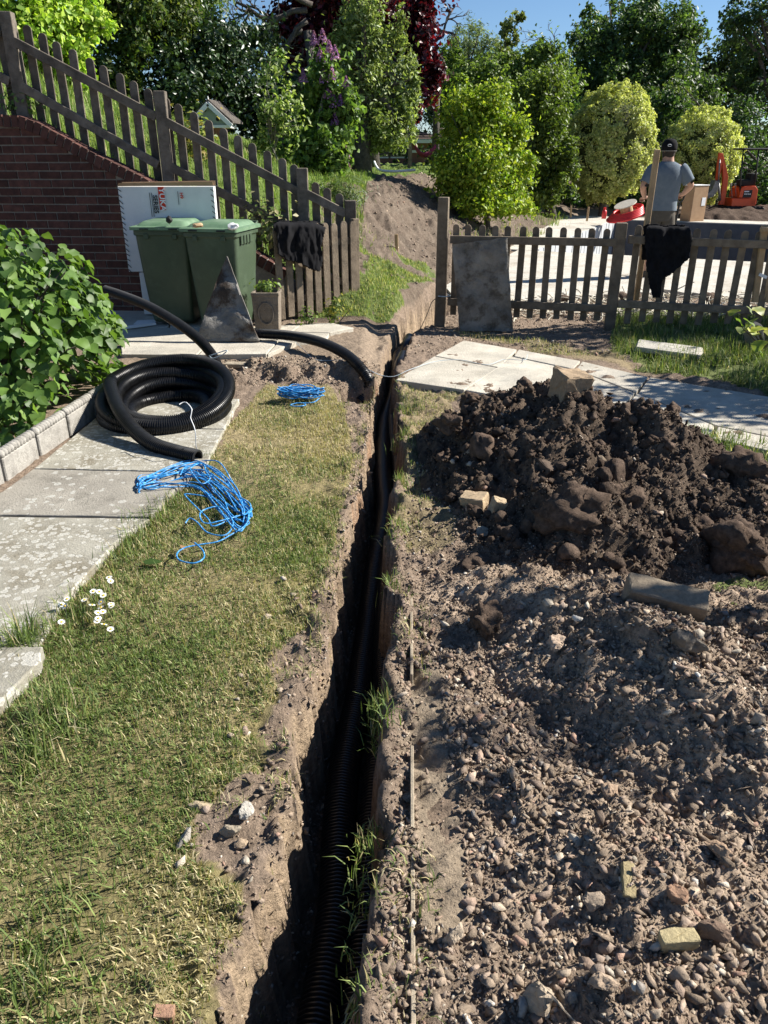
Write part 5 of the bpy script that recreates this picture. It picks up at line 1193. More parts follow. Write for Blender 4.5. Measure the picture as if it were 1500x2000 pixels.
# sparse whippy shrub left of the lilac
tree('whippy_shrub', 'sparse whippy shrub with pale bare stems left of the lilac', 'shrub', [(520, 240, 13.4, 36, 90), (560, 200, 13.5, 36, 90), (535, 130, 13.4, 28, 50)], 1500, .085, pale + mid, 9, base=(W(545, 320, 13.5).x, 13.5), trunk=.02, limbs=30, bark='bark_pale', group=TG, spread=.3)
tree('golden_shrub', 'bright yellow green bushy shrub at the foot of the bank', 'shrub', [(940, 300, 16.5, 88, 95), (900, 210, 16.5, 45, 55), (985, 240, 16.6, 52, 60), (955, 200, 16.7, 50, 40), (950, 370, 16.3, 75, 45), (1010, 340, 16.5, 38, 65), (880, 300, 16.5, 35, 75), (900, 350, 16.2, 60, 55), (960, 400, 16.0, 75, 25), (910, 390, 15.9, 50, 30), (1015, 390, 16.2, 40, 30)], 24000, .085, [[.17, .24, .025], [.23, .30, .03], [.10, .17, .02], [.30, .34, .04]], 10, base=(W(955, 400, 16.3).x, 16.3), trunk=.05, aspect=.6, group=TG, spread=.27)
tree('green_shrub', 'mid green shrub squeezed between the golden shrub and the first clipped bush', 'shrub', [(1070, 280, 22, 48, 95), (1050, 200, 22.5, 70, 60), (1100, 330, 22, 40, 70), (1085, 210, 22.5, 35, 50), (1060, 370, 21.8, 50, 45), (1040, 300, 22, 40, 80)], 17000, .11, [[.13, .19, .03], [.15, .20, .035], [.07, .11, .022]], 11, group=TG, base=(W(1080, 400, 22).x, 22))
tree('woodland', 'dense green woodland closing the skyline at the back', 'trees', [(930, 150, 47, 80, 70), (1040, 175, 47, 75, 75), (1150, 150, 48, 85, 110), (1265, 130, 48, 100, 115), (1380, 160, 47, 65, 85), (1480, 150, 46, 90, 120), (870, 200, 46, 45, 70), (1100, 260, 45, 120, 80), (1300, 280, 45, 140, 90), (1500, 300, 45, 110, 90), (930, 260, 44, 90, 80)], 42000, .27, [[.05, .085, .025], [.075, .115, .032], [.035, .06, .018], [.095, .14, .04]], 23, trunk=.2, group=TG, shell=.4, limbs=0)
def clipped(name, label, px, py, Y, rx, ry, seed, n=46000):
    c, rad = blob_px(px, py, Y, rx, ry); r = np.random.default_rng(seed); t = thing(name, (c[0], c[1], 0), label, 'clipped bush', 'two clipped variegated bushes')
    m = 520; dc_ = r.normal(size=(m, 3)); dc_ /= np.linalg.norm(dc_, axis=1)[:, None]; rc_ = r.normal(0, .022, m); k = r.integers(0, m, n)
    d = dc_[k] + r.normal(0, .065, (n, 3)); d /= np.linalg.norm(d, axis=1)[:, None]; off_ = ((d - dc_[k]) ** 2).sum(1)
    lump = 1 + .06 * noise3(d[:, 0] * 3.2 + seed, d[:, 1] * 3.2, d[:, 2] * 3.2, seed) + .06 * noise3(d[:, 0] * 7, d[:, 1] * 7, d[:, 2] * 7, seed + 1) + .05 * noise3(d[:, 0] * 17, d[:, 1] * 17, d[:, 2] * 17, seed + 2)
    q = 1 + rc_[k] + .04 - 7 * off_ - .05 * r.uniform(size=n) ** 1.5
    P = c + d * rad * (lump * q)[:, None]
    cols = np.array([[.38, .39, .15], [.48, .48, .22], [.28, .31, .10], [.18, .22, .06]]); col = cols[r.choice(4, n, p=[.4, .25, .25, .10])] * r.uniform(.8, 1.2, (n, 1))
    V, T, C = leaf_arrays(P, d + np.array([0, 0, .35]), .075 * r.uniform(.7, 1.3, n), .55, col, seed, jit=.75); link('crown', npmesh('crown', V, tris=T, col=C), M['leaf'], t)
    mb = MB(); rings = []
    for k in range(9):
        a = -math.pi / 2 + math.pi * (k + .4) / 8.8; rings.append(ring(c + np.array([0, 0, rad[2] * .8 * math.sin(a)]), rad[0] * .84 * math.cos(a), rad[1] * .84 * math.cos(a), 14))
    mb.loft(rings); mb.build('shaded_core', M['inner'], t)  # solid core; the shade between the leaves is painted dark green
    mb = MB(); mb.tube([(c[0], c[1], -.1), (c[0], c[1], c[2] * .6)], [.14, .1], 8); mb.build('trunk', M['bark'], t)
clipped('clipped_bush', 'large egg shaped clipped bush with pale yellow leaves behind the man', 1192, 284, 24, 85, 110, 21)
clipped('clipped_bush', 'smaller rounded clipped bush with pale yellow leaves above the digger', 1366, 308, 26.5, 74, 90, 22, 36000)
tree('understorey_hedge', 'dark shaded hedge at the back of the building plot', 'hedge', [(1080, 380, 27, 60, 40), (1290, 360, 29, 70, 80), (1440, 360, 30, 80, 70), (1130, 330, 27, 60, 60), (1010, 380, 24, 50, 30), (1550, 350, 30, 80, 80), (1290, 250, 29, 50, 90), (1200, 390, 28, 110, 45), (1400, 270, 31, 60, 60), (1060, 330, 26, 60, 80), (1000, 300, 27, 60, 80), (880, 330, 25, 40, 50), (1450, 270, 31, 60, 90), (1500, 400, 29, 80, 40), (1330, 400, 30, 70, 40), (940, 240, 28, 70, 70), (1100, 260, 29, 60, 80)], 40000, .14, dark + mid[:1], 12, group=TG, shell=.4)
tree('field_maple', 'green bushy tree between the two clipped bushes', 'tree', [(1290, 230, 30, 50, 60), (1320, 190, 31, 50, 40)], 5000, .12, mid + olive, 13, group=TG)
tree('ash_tree', 'tall dark green tree with feathery crown behind the clipped bushes', 'tree', [(1200, 90, 40, 95, 70), (1290, 80, 40, 80, 85), (1130, 120, 39, 45, 60), (1180, 170, 39, 90, 60), (1330, 160, 39, 90, 60), (1240, 30, 41, 60, 50), (1300, 250, 38, 90, 60), (1180, 240, 38, 80, 60), (1370, 200, 38, 60, 60), (1120, 190, 38, 40, 40), (1250, 200, 38, 90, 70), (1160, 60, 40, 50, 50), (1320, 70, 40, 60, 60)], 40000, .19, [[.035, .065, .02], [.055, .09, .026], [.022, .045, .014], [.075, .115, .035]], 14, trunk=.3, group=TG, spread=.13)
tree('oak_tree', 'tall dark tree at the top right corner', 'tree', [(1470, 60, 34, 70, 90), (1500, 180, 34, 70, 90), (1430, 30, 34, 28, 50), (1560, 40, 34, 70, 110), (1450, 160, 34, 35, 60)], 9000, .16, [[.035, .065, .02], [.05, .085, .025], [.025, .05, .015]], 15, trunk=.28, limbs=22, group=TG, spread=.2)
tree('willow_tree', 'pale grey green willow on the skyline left of the tall trees', 'tree', [(915, 90, 38, 45, 50), (960, 110, 38, 40, 40), (890, 130, 38, 35, 45)], 6500, .15, [[.15, .19, .10], [.11, .15, .075], [.19, .23, .13]], 16, aspect=.28, group=TG, spread=.2)
tree('poplar_top', 'slender light leaved treetop against the sky', 'tree', [(998, 55, 34, 24, 42), (985, 110, 34, 40, 35), (1015, 30, 34, 12, 12)], 1500, .17, [[.16, .19, .06], [.12, .15, .045]], 17, limbs=16, trunk=.08, group=TG, spread=.25)
tree('hawthorn_tree', 'dense mid green tree below the skyline behind the golden shrub', 'tree', [(960, 150, 32, 90, 45), (1050, 140, 32, 70, 55), (890, 190, 31, 50, 60), (1090, 170, 33, 50, 55), (1010, 180, 31, 80, 40), (880, 120, 33, 30, 40)], 26000, .15, [[.11, .16, .035], [.125, .175, .035], [.06, .10, .022]], 18, group=TG, shell=.4)
tree('garden_hedge', 'dark clipped hedge and shrubs in front of the bungalow', 'hedge', [(600, 270, 26, 60, 50), (670, 290, 30, 40, 40), (780, 305, 30, 25, 18), (840, 300, 29, 25, 28), (870, 260, 27, 30, 50), (800, 225, 45, 60, 45), (880, 215, 45, 60, 55), (700, 225, 45, 70, 45)], 13000, .11, dark + mid[:2], 19, group=TG)
# bare twisted branches
def branchy(name, label, base, Y, px0, dirs, seed, r0=.05, lv=3):
    t = thing(name, base, label, 'tree', TG); mb = MB(); r = random.Random(seed)
    def grow_(p, d, L, rad, k):
        pts = [p]; q = p
        for i in range(6):
            d = (d + Vector((r.uniform(-.45, .45), r.uniform(-.3, .3), r.uniform(-.4, .4)))).normalized(); q = q + d * L / 6; pts.append(q)
        mb.tube(pts, list(np.linspace(rad, rad * .45, 7)), 5)
        if k > 0:
            for i in range(3 + (k > 1)): j = r.randint(2, 6); grow_(pts[j], (d + Vector((r.uniform(-1, 1), r.uniform(-.5, .5), r.uniform(-.8, .6)))).normalized(), L * .55, rad * .5, k - 1)
    for (a, b, c, d_) in dirs:
        p, q = W(a, b, Y), W(c, d_, Y); grow_(p, (q - p).normalized(), (q - p).length, r0, lv)
    mb.tube([base, W(*px0, Y)], [r0 * 3, r0 * 1.5], 7)
    mb.build('branches', M['bark'], t, smooth=True)
branchy('contorted_tree', 'bare contorted branches against the sky at the top left of centre', Vector((W(640, 300, 22).x, 22, 1.2)), 22, (600, 60), [(600, 20, 430, 10), (560, 30, 460, 70), (590, 60, 480, 110), (610, 10, 500, -30), (600, 40, 540, 100)], 3, .07)
branchy('contorted_tree', 'bare contorted twigs beside the purple beech against the sky', Vector((W(850, 300, 26).x, 26, 1.2)), 26, (855, 110), [(852, 80, 900, 20), (850, 60, 885, 60), (850, 100, 880, 115)], 5, .045, 2)
branchy('birch_tree', 'thin bare twigs on the skyline between the trees', Vector((W(1080, 300, 36).x, 36, 0)), 36, (1080, 100), [(1075, 100, 1070, 35), (1080, 100, 1100, 60)], 7, .03, 2)
# trees out of frame on the right whose shade falls on the path and the stony heap
def shade_tree(name, label, c, rad, n, size, seed):
    t = thing(name, (c[0] + .2, c[1], 0), label, 'tree', 'trees beyond the right edge'); P, D, K = crown_points([(np.array(c), np.array(rad))], n, 10, seed, .4, .2)
    V, T, C = leaf_arrays(P, D, np.full(len(P), size), .6, np.tile([[.07, .12, .03]], (len(P), 1)) * K[:, None], seed); link('crown', npmesh('crown', V, tris=T, col=C), M['leaf'], t)
    mb = MB(); mb.tube([(c[0] + .2, c[1], -.1), c], [.08, .03], 7)
    r = random.Random(seed)
    for k in range(8): q = Vector(P[r.randrange(len(P))]); mb.tube([Vector(c) - Vector((0, 0, .5)), q], [.02, .006], 5)
    mb.build('trunk', M['bark'], t, smooth=True)
shade_tree('small_tree', 'small tree just past the right edge shading the paved path', (5.75, 6.35, 2.25), (1.0, .65, .7), 2200, .11, 51)
shade_tree('small_tree', 'small tree past the right edge shading the rough grass by the fence', (6.3, 8.75, 2.3), (1.0, .7, .8), 2600, .12, 52)
shade_tree('small_tree', 'small open tree past the right edge throwing dappled shade on the stony heap', (3.55, 3.0, 2.15), (.75, .62, .5), 170, .10, 53)

# ------------------------------------------------------------ big-leaved shrub on the left
def big_leaf(col, seed):
    r = random.Random(seed); V, F, C = [], [], []; prof = [(0, .02), (.12, .36), (.3, .48), (.5, .44), (.72, .28), (.9, .10), (1, .0)]
    for i, (y, hw) in enumerate(prof):
        z = -.28 * y * y + r.uniform(-.02, .02)
        for sgn in (-1, 0, 1):
            V.append((sgn * hw * (1 + r.uniform(-.1, .1)), y, z + abs(sgn) * (.14 * hw + .05 * math.sin(i * 2.4 + seed)))); C.append(np.array(col) * (1.12 if sgn == 0 else r.uniform(.86, 1.08)))
    for i in range(len(prof) - 1):
        for k in (0, 1): a = i * 3 + k; F.append((a, a + 1, a + 4, a + 3))
    return np.array(V), np.array(F), np.array(C)
LV = [big_leaf(c, i) for i, c in enumerate([(.10, .18, .035), (.13, .22, .045), (.075, .14, .03), (.16, .25, .06), (.06, .115, .03), (.11, .19, .045)])]
sc_ = G(-70, 905); sc_ = Vector((-2.66, 5.22, 0))
sb_ = thing('broad_leaved_shrub', sc_, 'lush shrub with large fresh green leaves in the bed on the left', 'shrub')
LME = []
for k, (V, F, C) in enumerate(LV): me = npmesh('leaf', V, quads=F, col=C); me.materials.append(M['leaf']); me.polygons.foreach_set('use_smooth', np.ones(len(me.polygons), bool)); LME.append(me)
r = np.random.default_rng(61); cand = []
while len(cand) < 3200:
    d = r.normal(size=3); d /= np.linalg.norm(d)
    if d[2] < -.25: continue
    q = r.uniform(.0, 1) ** .18; lump = 1 + .10 * float(noise3(d[0] * 2.5, d[1] * 2.5, d[2] * 2.5, 62)); p = np.array([sc_.x, sc_.y, .10]) + d * np.array([.93, .86, 1.17]) * q * lump
    if p[2] < .04: continue
    nd_ = (Vector(p) - ea).dot(nv)
    if nd_ < .06 and p[2] < .45: continue
    if (p[0] < -2.2 - .5) and False: continue
    yaw = math.atan2(d[1], d[0]) - math.pi / 2 + r.normal(0, .7); pit = -r.uniform(.2, 1.0) ; roll = r.normal(0, .35)
    R = Matrix.Rotation(yaw, 3, 'Z') @ Matrix.Rotation(pit, 3, 'X') @ Matrix.Rotation(roll, 3, 'Y')
    cand.append((p, R, r.uniform(.045, .105), int(r.integers(len(LV))), d))
def score(c):
    p = c[0]; v = np.array([0, 0, CAMH]) - p; dep = p[1] * CP + (CAMH - p[2]) * SP
    return (c[4] @ v / np.linalg.norm(v)) * c[2] / dep * (1.0 if abs(p[0]) / dep < .52 else .0) * (1 if q_ok(c) else .4)
def q_ok(c): return True
cand.sort(key=score, reverse=True)
for p, R, s, k, d in cand[:300]:
    o = bpy.data.objects.new('leaf', LME[k]); COL.objects.link(o); o.location = p; o.rotation_euler = R.to_euler(); o.scale = (s,) * 3; adopt(o, sb_)
Vs, Fs, Cs, off = [], [], [], 0
for p, R, s, k, d in cand[300:]:
    V, F, C = LV[k]; Rn = np.array(R); Vs.append(V @ Rn.T * s + p); Fs.append(F + off); Cs.append(C * r.uniform(.75, 1.25)); off += len(V)
o = link('foliage', npmesh('foliage', np.concatenate(Vs), quads=np.concatenate(Fs), col=np.concatenate(Cs)), M['leaf'], sb_, True); o['kind'] = 'stuff'
mb = MB(); rr = random.Random(4)
for k in range(26):
    p = Vector(cand[rr.randrange(900)][0]); a = sc_ + Vector((rr.uniform(-.2, .2), rr.uniform(-.2, .2), 0)); mb.tube([a, a.lerp(p, .5) + Vector((0, 0, .12)), p], [.012, .009, .004], 5)
mb.build('stems', M['bark'], sb_, smooth=True)

# ------------------------------------------------------------ small plants
dz_ = thing('daisy_clump', G(175, 1185), 'clump of white daisies growing at the edge of the flagstones', 'flowers')
for i, (a, b) in enumerate([(131, 1170), (120, 1181), (127, 1184), (165, 1172), (181, 1162), (194, 1156), (202, 1163), (180, 1182), (197, 1176), (197, 1187), (217, 1180), (191, 1197), (201, 1195), (192, 1208), (190, 1213), (203, 1220), (213, 1128), (216, 1135), (218, 1184), (182, 1155), (120, 1215), (216, 1229)]):
    rr = random.Random(i); c = G(a, b, .06 + rr.uniform(-.015, .02)); mb = MB(); tilt = Matrix.Rotation(rr.uniform(-.5, .5), 3, 'X') @ Matrix.Rotation(rr.uniform(-.5, .5), 3, 'Y')
    for k in range(11):
        q = 2 * math.pi * k / 11; e = tilt @ Vector((math.cos(q), math.sin(q), .12)); s_ = tilt @ Vector((-math.sin(q), math.cos(q), 0))
        mb.add([c + e * .003, c + e * .010 + s_ * .0028, c + e * .0145, c + e * .010 - s_ * .0028], [(0, 1, 2, 3)])
    f = mb.build('flower', M['petal'], dz_)
    mb = MB(); mb.loft([ring(c + tilt @ Vector((0, 0, .001)), .0045, .0045, 8, tilt), ring(c + tilt @ Vector((0, 0, .004)), .003, .003, 8, tilt)]); mb.build('flower_centre', M['yolk'], f)
    mb = MB(); g0 = c.copy(); g0.z = gz(c.x, c.y) - .01; mb.tube([g0 + Vector((rr.uniform(-.01, .01), .01, 0)), c], .0012, 4); mb.build('stem', M['leafstem'] if 'leafstem' in M else M['bark'], f)
def leafy(name, label, cat, c, rad, n, size, cols, seed, mat='leaf', aspect=.6, up=.8):
    t = thing(name, (c[0], c[1], gz(c[0], c[1])), label, cat); r = np.random.default_rng(seed); P = np.array(c) + r.normal(0, .5, (n, 3)) * np.array(rad); P[:, 2] = np.abs(P[:, 2] - gz(c[0], c[1])) + gz(c[0], c[1]) + .01
    V, T, C = leaf_arrays(P, np.tile([[0, -.3, up]], (n, 1)), size * r.uniform(.6, 1.3, n), aspect, np.array(cols)[r.integers(0, len(cols), n)] * r.uniform(.8, 1.2, (n, 1)), seed); link('leaves', npmesh('leaves', V, tris=T, col=C), M[mat], t)
    mb = MB(); rr = random.Random(seed)
    for k in range(7): q = Vector(P[rr.randrange(n)]); mb.tube([Vector((c[0], c[1], gz(c[0], c[1]) - .02)), q], [.006, .003], 4)
    mb.build('stems', M['bark'], t)
p = G(652, 628, .12); leafy('weed', 'yellow flowering weed at the foot of the open gate', 'weed', (p.x, p.y - .02, .22), (.10, .08, .14), 160, .045, [[.14, .19, .03], [.36, .32, .05], [.10, .15, .03]], 71)
p = G(600, 633, .12); leafy('weed', 'small green weed left of the yellow flowering weed', 'weed', (p.x, p.y, .18), (.12, .06, .08), 90, .04, [[.08, .13, .03], [.12, .17, .04]], 72)
p = W(522, 580, 7.6); leafy('trough_plant', 'small green plant growing in the stone trough', 'plant', (p.x, 7.5, .50), (.12, .08, .06), 110, .05, [[.11, .17, .04], [.16, .22, .05]], 73)
p = W(512, 455, 8.15); leafy('weed', 'tangle of pale weeds behind the coping of the brick wall', 'weed', (p.x, 8.5, .95), (.30, .15, .25), 260, .07, [[.11, .16, .04], [.22, .22, .09], [.30, .27, .14]], 74)
p = W(24, 205, 8.5); leafy('weed', 'leafy weed on the wall top by the leftmost post', 'weed', (p.x, 8.72, 2.12), (.22, .08, .12), 110, .06, [[.12, .18, .04], [.08, .13, .03]], 75)
p = W(365, 250, 9.6); leafy('yellow_shrub', 'yellow tinged shrub behind the fence next to the dovecote', 'shrub', (p.x, 9.9, 1.75), (.26, .2, .34), 420, .07, [[.20, .22, .04], [.30, .24, .07], [.11, .16, .03]], 76)
p = W(650, 355, 12); leafy('grass_clump', 'dark tussock of long grass at the top of the bank', 'plant', (p.x, 12.3, 1.0), (.45, .3, .35), 900, .16, [[.05, .085, .02], [.075, .12, .03]], 77, aspect=.09)
p = G(1465, 640); vp = thing('variegated_plant', (G(1500, 690).x, G(1500, 690).y, 0), 'yellow and green variegated large leaved plant at the right edge', 'plant')
rr = random.Random(12)
for i, (a, b, s, k) in enumerate([(1440, 605, .10, 0), (1458, 598, .085, 1), (1475, 600, .11, 0), (1436, 622, .11, 2), (1455, 625, .12, 2), (1478, 622, .13, 1), (1492, 640, .13, 0), (1470, 645, .12, 0), (1490, 665, .13, 1), (1500, 610, .12, 2), (1510, 640, .14, 0), (1482, 680, .11, 2), (1450, 640, .09, 1)]):
    V, F, C = LV[k]; base = [(.42, .42, .06), (.34, .38, .10), (.20, .27, .06)][k]; n = len(V); C = np.tile(np.array(base), (n, 1)); C[1::3] *= np.array([.45, .6, .6])
    me = npmesh('leaf', V * np.array([1.25, 1, 1]), quads=F, col=C); o = link('leaf', me, M['leaf'], None, True); o.location = W(a, b, 6.75 + rr.uniform(-.12, .12)); o.scale = (s,) * 3; o.rotation_euler = (rr.uniform(-.9, .1), rr.uniform(-.5, .5), rr.uniform(1.6, 4.6)); adopt(o, vp)
mb = MB()
for k in range(6): mb.tube([G(1500, 690) + Vector((.0, 0, 0)), W(1450 + 10 * k, 640 - 6 * (k % 3), 6.75)], [.008, .004], 5)
mb.build('stems', M['bark'], vp)
p = W(150, 1089, 1); c = G(280, 1098, .015); V, F, C = LV[2]; me = npmesh('fallen_leaf', V, quads=F, col=C * .7); o = link('fallen_leaf', me, M['leaf'], None, True); o.location = c; o.scale = (.05, .085, .03); o.rotation_euler = (0, .1, -1.35); tag(o, 'dark green leaf lying on the grass beside the flagstones', 'leaf')
c = G(360, 1072, .03); me = npmesh('fallen_leaf', V, quads=F, col=np.tile([[.30, .17, .09]], (len(V), 1))); o = link('fallen_leaf', me, M['leaf'], None, True); o.location = c; o.scale = (.03, .045, .03); o.rotation_euler = (0.2, .3, .6); tag(o, 'dry brown leaf inside the loop of the blue rope tail', 'leaf')

# ------------------------------------------------------------ garments
def cloth(name, outline, planef, label, seed, back=.5, fold=.028, shift=0.10, cat='jacket'):
    t = thing(name, planef(*outline[0]), label, cat); xs_ = [p[0] for p in outline]; ys_ = [p[1] for p in outline]
    ymin = min(ys_)
    for lay in (0, 1):
        st = 1.6; ax = np.arange(min(xs_) - 2, max(xs_) + 2, st); ay = np.arange(ymin - 2, (max(ys_) if lay == 0 else lerp(ymin, max(ys_), back)) + 2, st); X, Y = np.meshgrid(ax, ay)
        ins = inpoly(X + .8 * noise2(X / 12, Y / 12, seed), Y + .8 * noise2(X / 12, Y / 12, seed + 1), outline)
        f = fold * (1.0 * noise2(X / 13 + Y / 60, Y / 42, seed + 2) + .55 * noise2(X / 6.5 - Y / 50, Y / 30, seed + 3) + .25 * noise2(X / 3, Y / 9, seed + 4))
        V = np.zeros(X.shape + (3,))
        for i in range(X.shape[0]):
            for j in range(X.shape[1]):
                p = planef(X[i, j], Y[i, j]); tp = Y[i, j] - np.interp(X[i, j], *toplines[name])
                roll = max(0, 1 - max(tp, 0) / 13)
                off = (-.035 - f[i, j] * min(1, max(tp, 0) / 20) + .055 * roll ** 2) if lay == 0 else (shift + f[i, j] - .05 * roll ** 2)
                V[i, j] = (p.x, p.y + off, p.z - .012 * roll ** 2)
        i = (np.arange(X.shape[0] - 1)[:, None] * X.shape[1] + np.arange(X.shape[1] - 1)[None, :]); ok = ins[:-1, :-1] & ins[1:, :-1] & ins[:-1, 1:] & ins[1:, 1:]
        Q = np.stack([i, i + X.shape[1], i + X.shape[1] + 1, i + 1], -1)[ok]; u = np.unique(Q); mp = np.zeros(X.size, int); mp[u] = np.arange(len(u))
        me = npmesh('cloth', V.reshape(-1, 3)[u], quads=mp[Q]); o = link('front_drape' if lay == 0 else 'rear_drape', me, M['cloth'], t, True); s = o.modifiers.new('thick', 'SOLIDIFY'); s.thickness = .012
    return t
toplines = {'jacket': ([530, 540, 575, 610, 640], [433, 429, 432, 431, 440]), 'hooded_top': ([1255, 1268, 1285, 1300, 1315, 1345, 1352], [441, 438, 438, 440, 439, 439, 442])}
gate_k = (gb.y - ga.y) / (gb.x - ga.x); gate_Y0 = ga.y - gate_k * ga.x
cloth('jacket', [(533, 436), (545, 429), (580, 432), (615, 430), (638, 442), (634, 462), (628, 480), (632, 500), (627, 532), (606, 526), (588, 514), (560, 508), (545, 496), (543, 470)], lambda a, b: W(a, b, gate_Y0 - .10, gate_k), 'black jacket draped over the open picket gate', 3, .45)
cloth('hooded_top', [(1261, 442), (1270, 437), (1290, 438), (1300, 441), (1310, 439), (1346, 440), (1350, 470), (1346, 502), (1328, 521), (1306, 538), (1293, 548), (1290, 582), (1272, 582), (1264, 545), (1259, 510), (1259, 475)], lambda a, b: W(a, b, RY - .085, RK), 'black hooded top hanging over the right-hand picket fence', 9, .5)

# ------------------------------------------------------------ the man
MY = 11.6; MX = W(1292, 410, MY).x; man0 = Vector((MX, MY, .03))
def mp_(x, y, z): return man0 + Vector((x, y, z))
man = thing('person', man0, 'person seen from behind in a blue-grey T-shirt and black cap, holding a spade', 'person')
me = bpy.data.meshes.new('body'); V = []; E = []; RAD = []
def jv(x, y, z, r, par=None):
    V.append((x, y, z)); RAD.append(r if isinstance(r, tuple) else (r, r)); i = len(V) - 1
    if par is not None: E.append((par, i))
    return i
pel = jv(0, 0, .96, (.155, .11)); ab = jv(0, .01, 1.12, (.16, .11), pel); ch = jv(0, .02, 1.32, (.17, .115), ab); cl = jv(0, .01, 1.45, (.12, .085), ch); nk = jv(0, .02, 1.53, (.062, .062), cl); hd0 = jv(0, .035, 1.60, (.072, .08), nk); hd1 = jv(0, .04, 1.68, (.080, .095), hd0); hd2 = jv(0, .035, 1.755, (.062, .075), hd1)
nose = jv(0, .135, 1.655, .014, hd1); 
for sx in (-1, 1): jv(sx * .083, .03, 1.66, .016, hd1)
for sx, el, ha in ((-1, (-.315, -.03, 1.20), (-.205, .17, 1.06)), (1, (.36, -.02, 1.225), (.325, .16, 1.10))):
    sh_ = jv(sx * .175, .01, 1.44, .055, cl); up_ = jv(lerp(sx * .19, el[0], .5), .0, lerp(1.455, el[2], .5), .060, sh_); e = jv(*el, .047, up_); fa = jv(lerp(el[0], ha[0], .45), lerp(el[1], ha[1], .45), lerp(el[2], ha[2], .45), .046, e); wr = jv(*ha, .030, fa)
    pm_ = jv(ha[0] - sx * .01, ha[1] + .05, ha[2] - .012, (.042, .022), wr)
    for k, (ln, ox) in enumerate(((.040, -.033), (.047, -.012), (.044, .010), (.034, .030))):
        a = jv(ha[0] + ox, ha[1] + .085, ha[2] - .012, .0095, pm_); b = jv(ha[0] + ox * .9, ha[1] + .095 + ln * .35, ha[2] - .045, .0085, a); jv(ha[0] + ox * .85, ha[1] + .085, ha[2] - .045 - ln * .45, .0075, b)
    th_ = jv(ha[0] - sx * .045, ha[1] + .04, ha[2] + .005, .011, pm_); jv(ha[0] - sx * .05, ha[1] + .075, ha[2] - .025, .0095, th_)
for sx in (-1, 1):
    hp = jv(sx * .095, 0, .90, .095, pel); kn = jv(sx * .115, .03, .50, .060, hp); cf = jv(sx * .12, -.01, .34, .058, kn); an = jv(sx * .12, -.02, .09, .038, cf); jv(sx * .13, .10, .04, .036, an)
me.from_pydata([tuple(man0 + Vector(v)) for v in V], E, [])
body = link('body', me, M['skin'], man); sk = body.modifiers.new('skin', 'SKIN'); sk.use_smooth_shade = True
for i, sv in enumerate(me.skin_vertices[0].data): sv.radius = RAD[i]; sv.use_root = (i == 0)
ss = body.modifiers.new('sub', 'SUBSURF'); ss.levels = 1; ss.render_levels = 2
# shirt: torso plus two sleeves
def el_ring(c, rx, ry, n=22, wob=0, seed=0, tilt=None):
    out = []
    for k in range(n):
        a = 2 * math.pi * k / n; w_ = 1 + wob * math.sin(a * 5 + seed) + wob * .6 * math.sin(a * 9 + seed * 2); p = Vector((rx * w_ * math.copysign(abs(math.cos(a)) ** .85, math.cos(a)), ry * w_ * math.sin(a), 0)); out.append(c + (tilt @ p if tilt else p))
    return out
mb = MB(); T_ = [(.90, .212, .152, .035), (.93, .21, .15, .03), (1.0, .20, .145, .028), (1.08, .20, .142, .024), (1.18, .212, .145, .016), (1.28, .226, .148, .012), (1.36, .232, .145, .006), (1.42, .222, .132, 0), (1.475, .185, .110, 0), (1.505, .13, .088, 0), (1.525, .082, .078, 0)]
mb.loft([el_ring(mp_(0, .01, z), a, b, 26, wv, z * 20) for z, a, b, wv in T_], cap=False)
for sx, el in ((-1, Vector((-.315, -.03, 1.20))), (1, Vector((.36, -.02, 1.225)))):
    a = Vector((sx * .165, .01, 1.44)); b = a.lerp(el, .80); a = a + Vector((0, 0, .02)); d = (b - a).normalized(); q = d.to_track_quat('Z', 'Y').to_matrix()
    mb.loft([el_ring(man0 + a.lerp(b, t), r, r * 1.02, 14, wv, t * 7, q) for t, r, wv in ((0, .075, 0), (.15, .092, 0), (.35, .094, .01), (.6, .09, .02), (.9, .08, .03), (1, .082, .03), (1.0, .07, .0))], cap=False)
mb.build('t_shirt', M['shirt'], man, True)
mb = MB()
mb.loft([el_ring(mp_(0, 0, z), a, b, 22, wv, z) for z, a, b, wv in ((.76, .185, .125, .01), (.86, .192, .13, .012), (.96, .19, .13, .006), (1.02, .18, .125, .0))], cap=False)
for sx in (-1, 1): mb.loft([el_ring(mp_(sx * x, .012, z), r, r * 1.08, 14, .03, z * 9 + sx) for z, x, r in ((.45, .125, .105), (.60, .115, .112), (.75, .098, .116), (.86, .09, .105))], cap=False)
mb.build('shorts', M['shorts'], man, True)
for sx in (-1, 1):
    mb = MB(); mb.loft([ring(mp_(sx * .128, .06, z), a, b, 14) for z, a, b in ((.0, .052, .135), (.03, .056, .14), (.07, .05, .12), (.12, .048, .06), (.17, .05, .055))]); mb.build('boot', M['shorts'], man, True)
mb = MB(); mb.loft([ring(mp_(0, .04, z), a, b, 20) for z, a, b in ((1.655, .098, .112), (1.70, .104, .118), (1.745, .100, .112), (1.785, .078, .088), (1.805, .045, .05), (1.81, .01, .012))]); cap_ = mb.build('cap', M['cloth'], man, True)
mb = MB(); mb.prism([mp_(.085 * math.cos(a), .10 + .12 * math.sin(a), 1.665 - .015 * math.sin(a)) for a in np.linspace(0, math.pi, 12)], (0, 0, .012)); mb.build('peak', M['cloth'], cap_)
mb = MB(); mb.loft([ring(mp_(0, .036, z), a, b, 18) for z, a, b in ((1.575, .074, .080), (1.61, .083, .092), (1.66, .088, .101))], cap=False); mb.build('hair', M['hair'], man, True)
mb = MB()                                          # white emblem: two crossing arcs on the cap
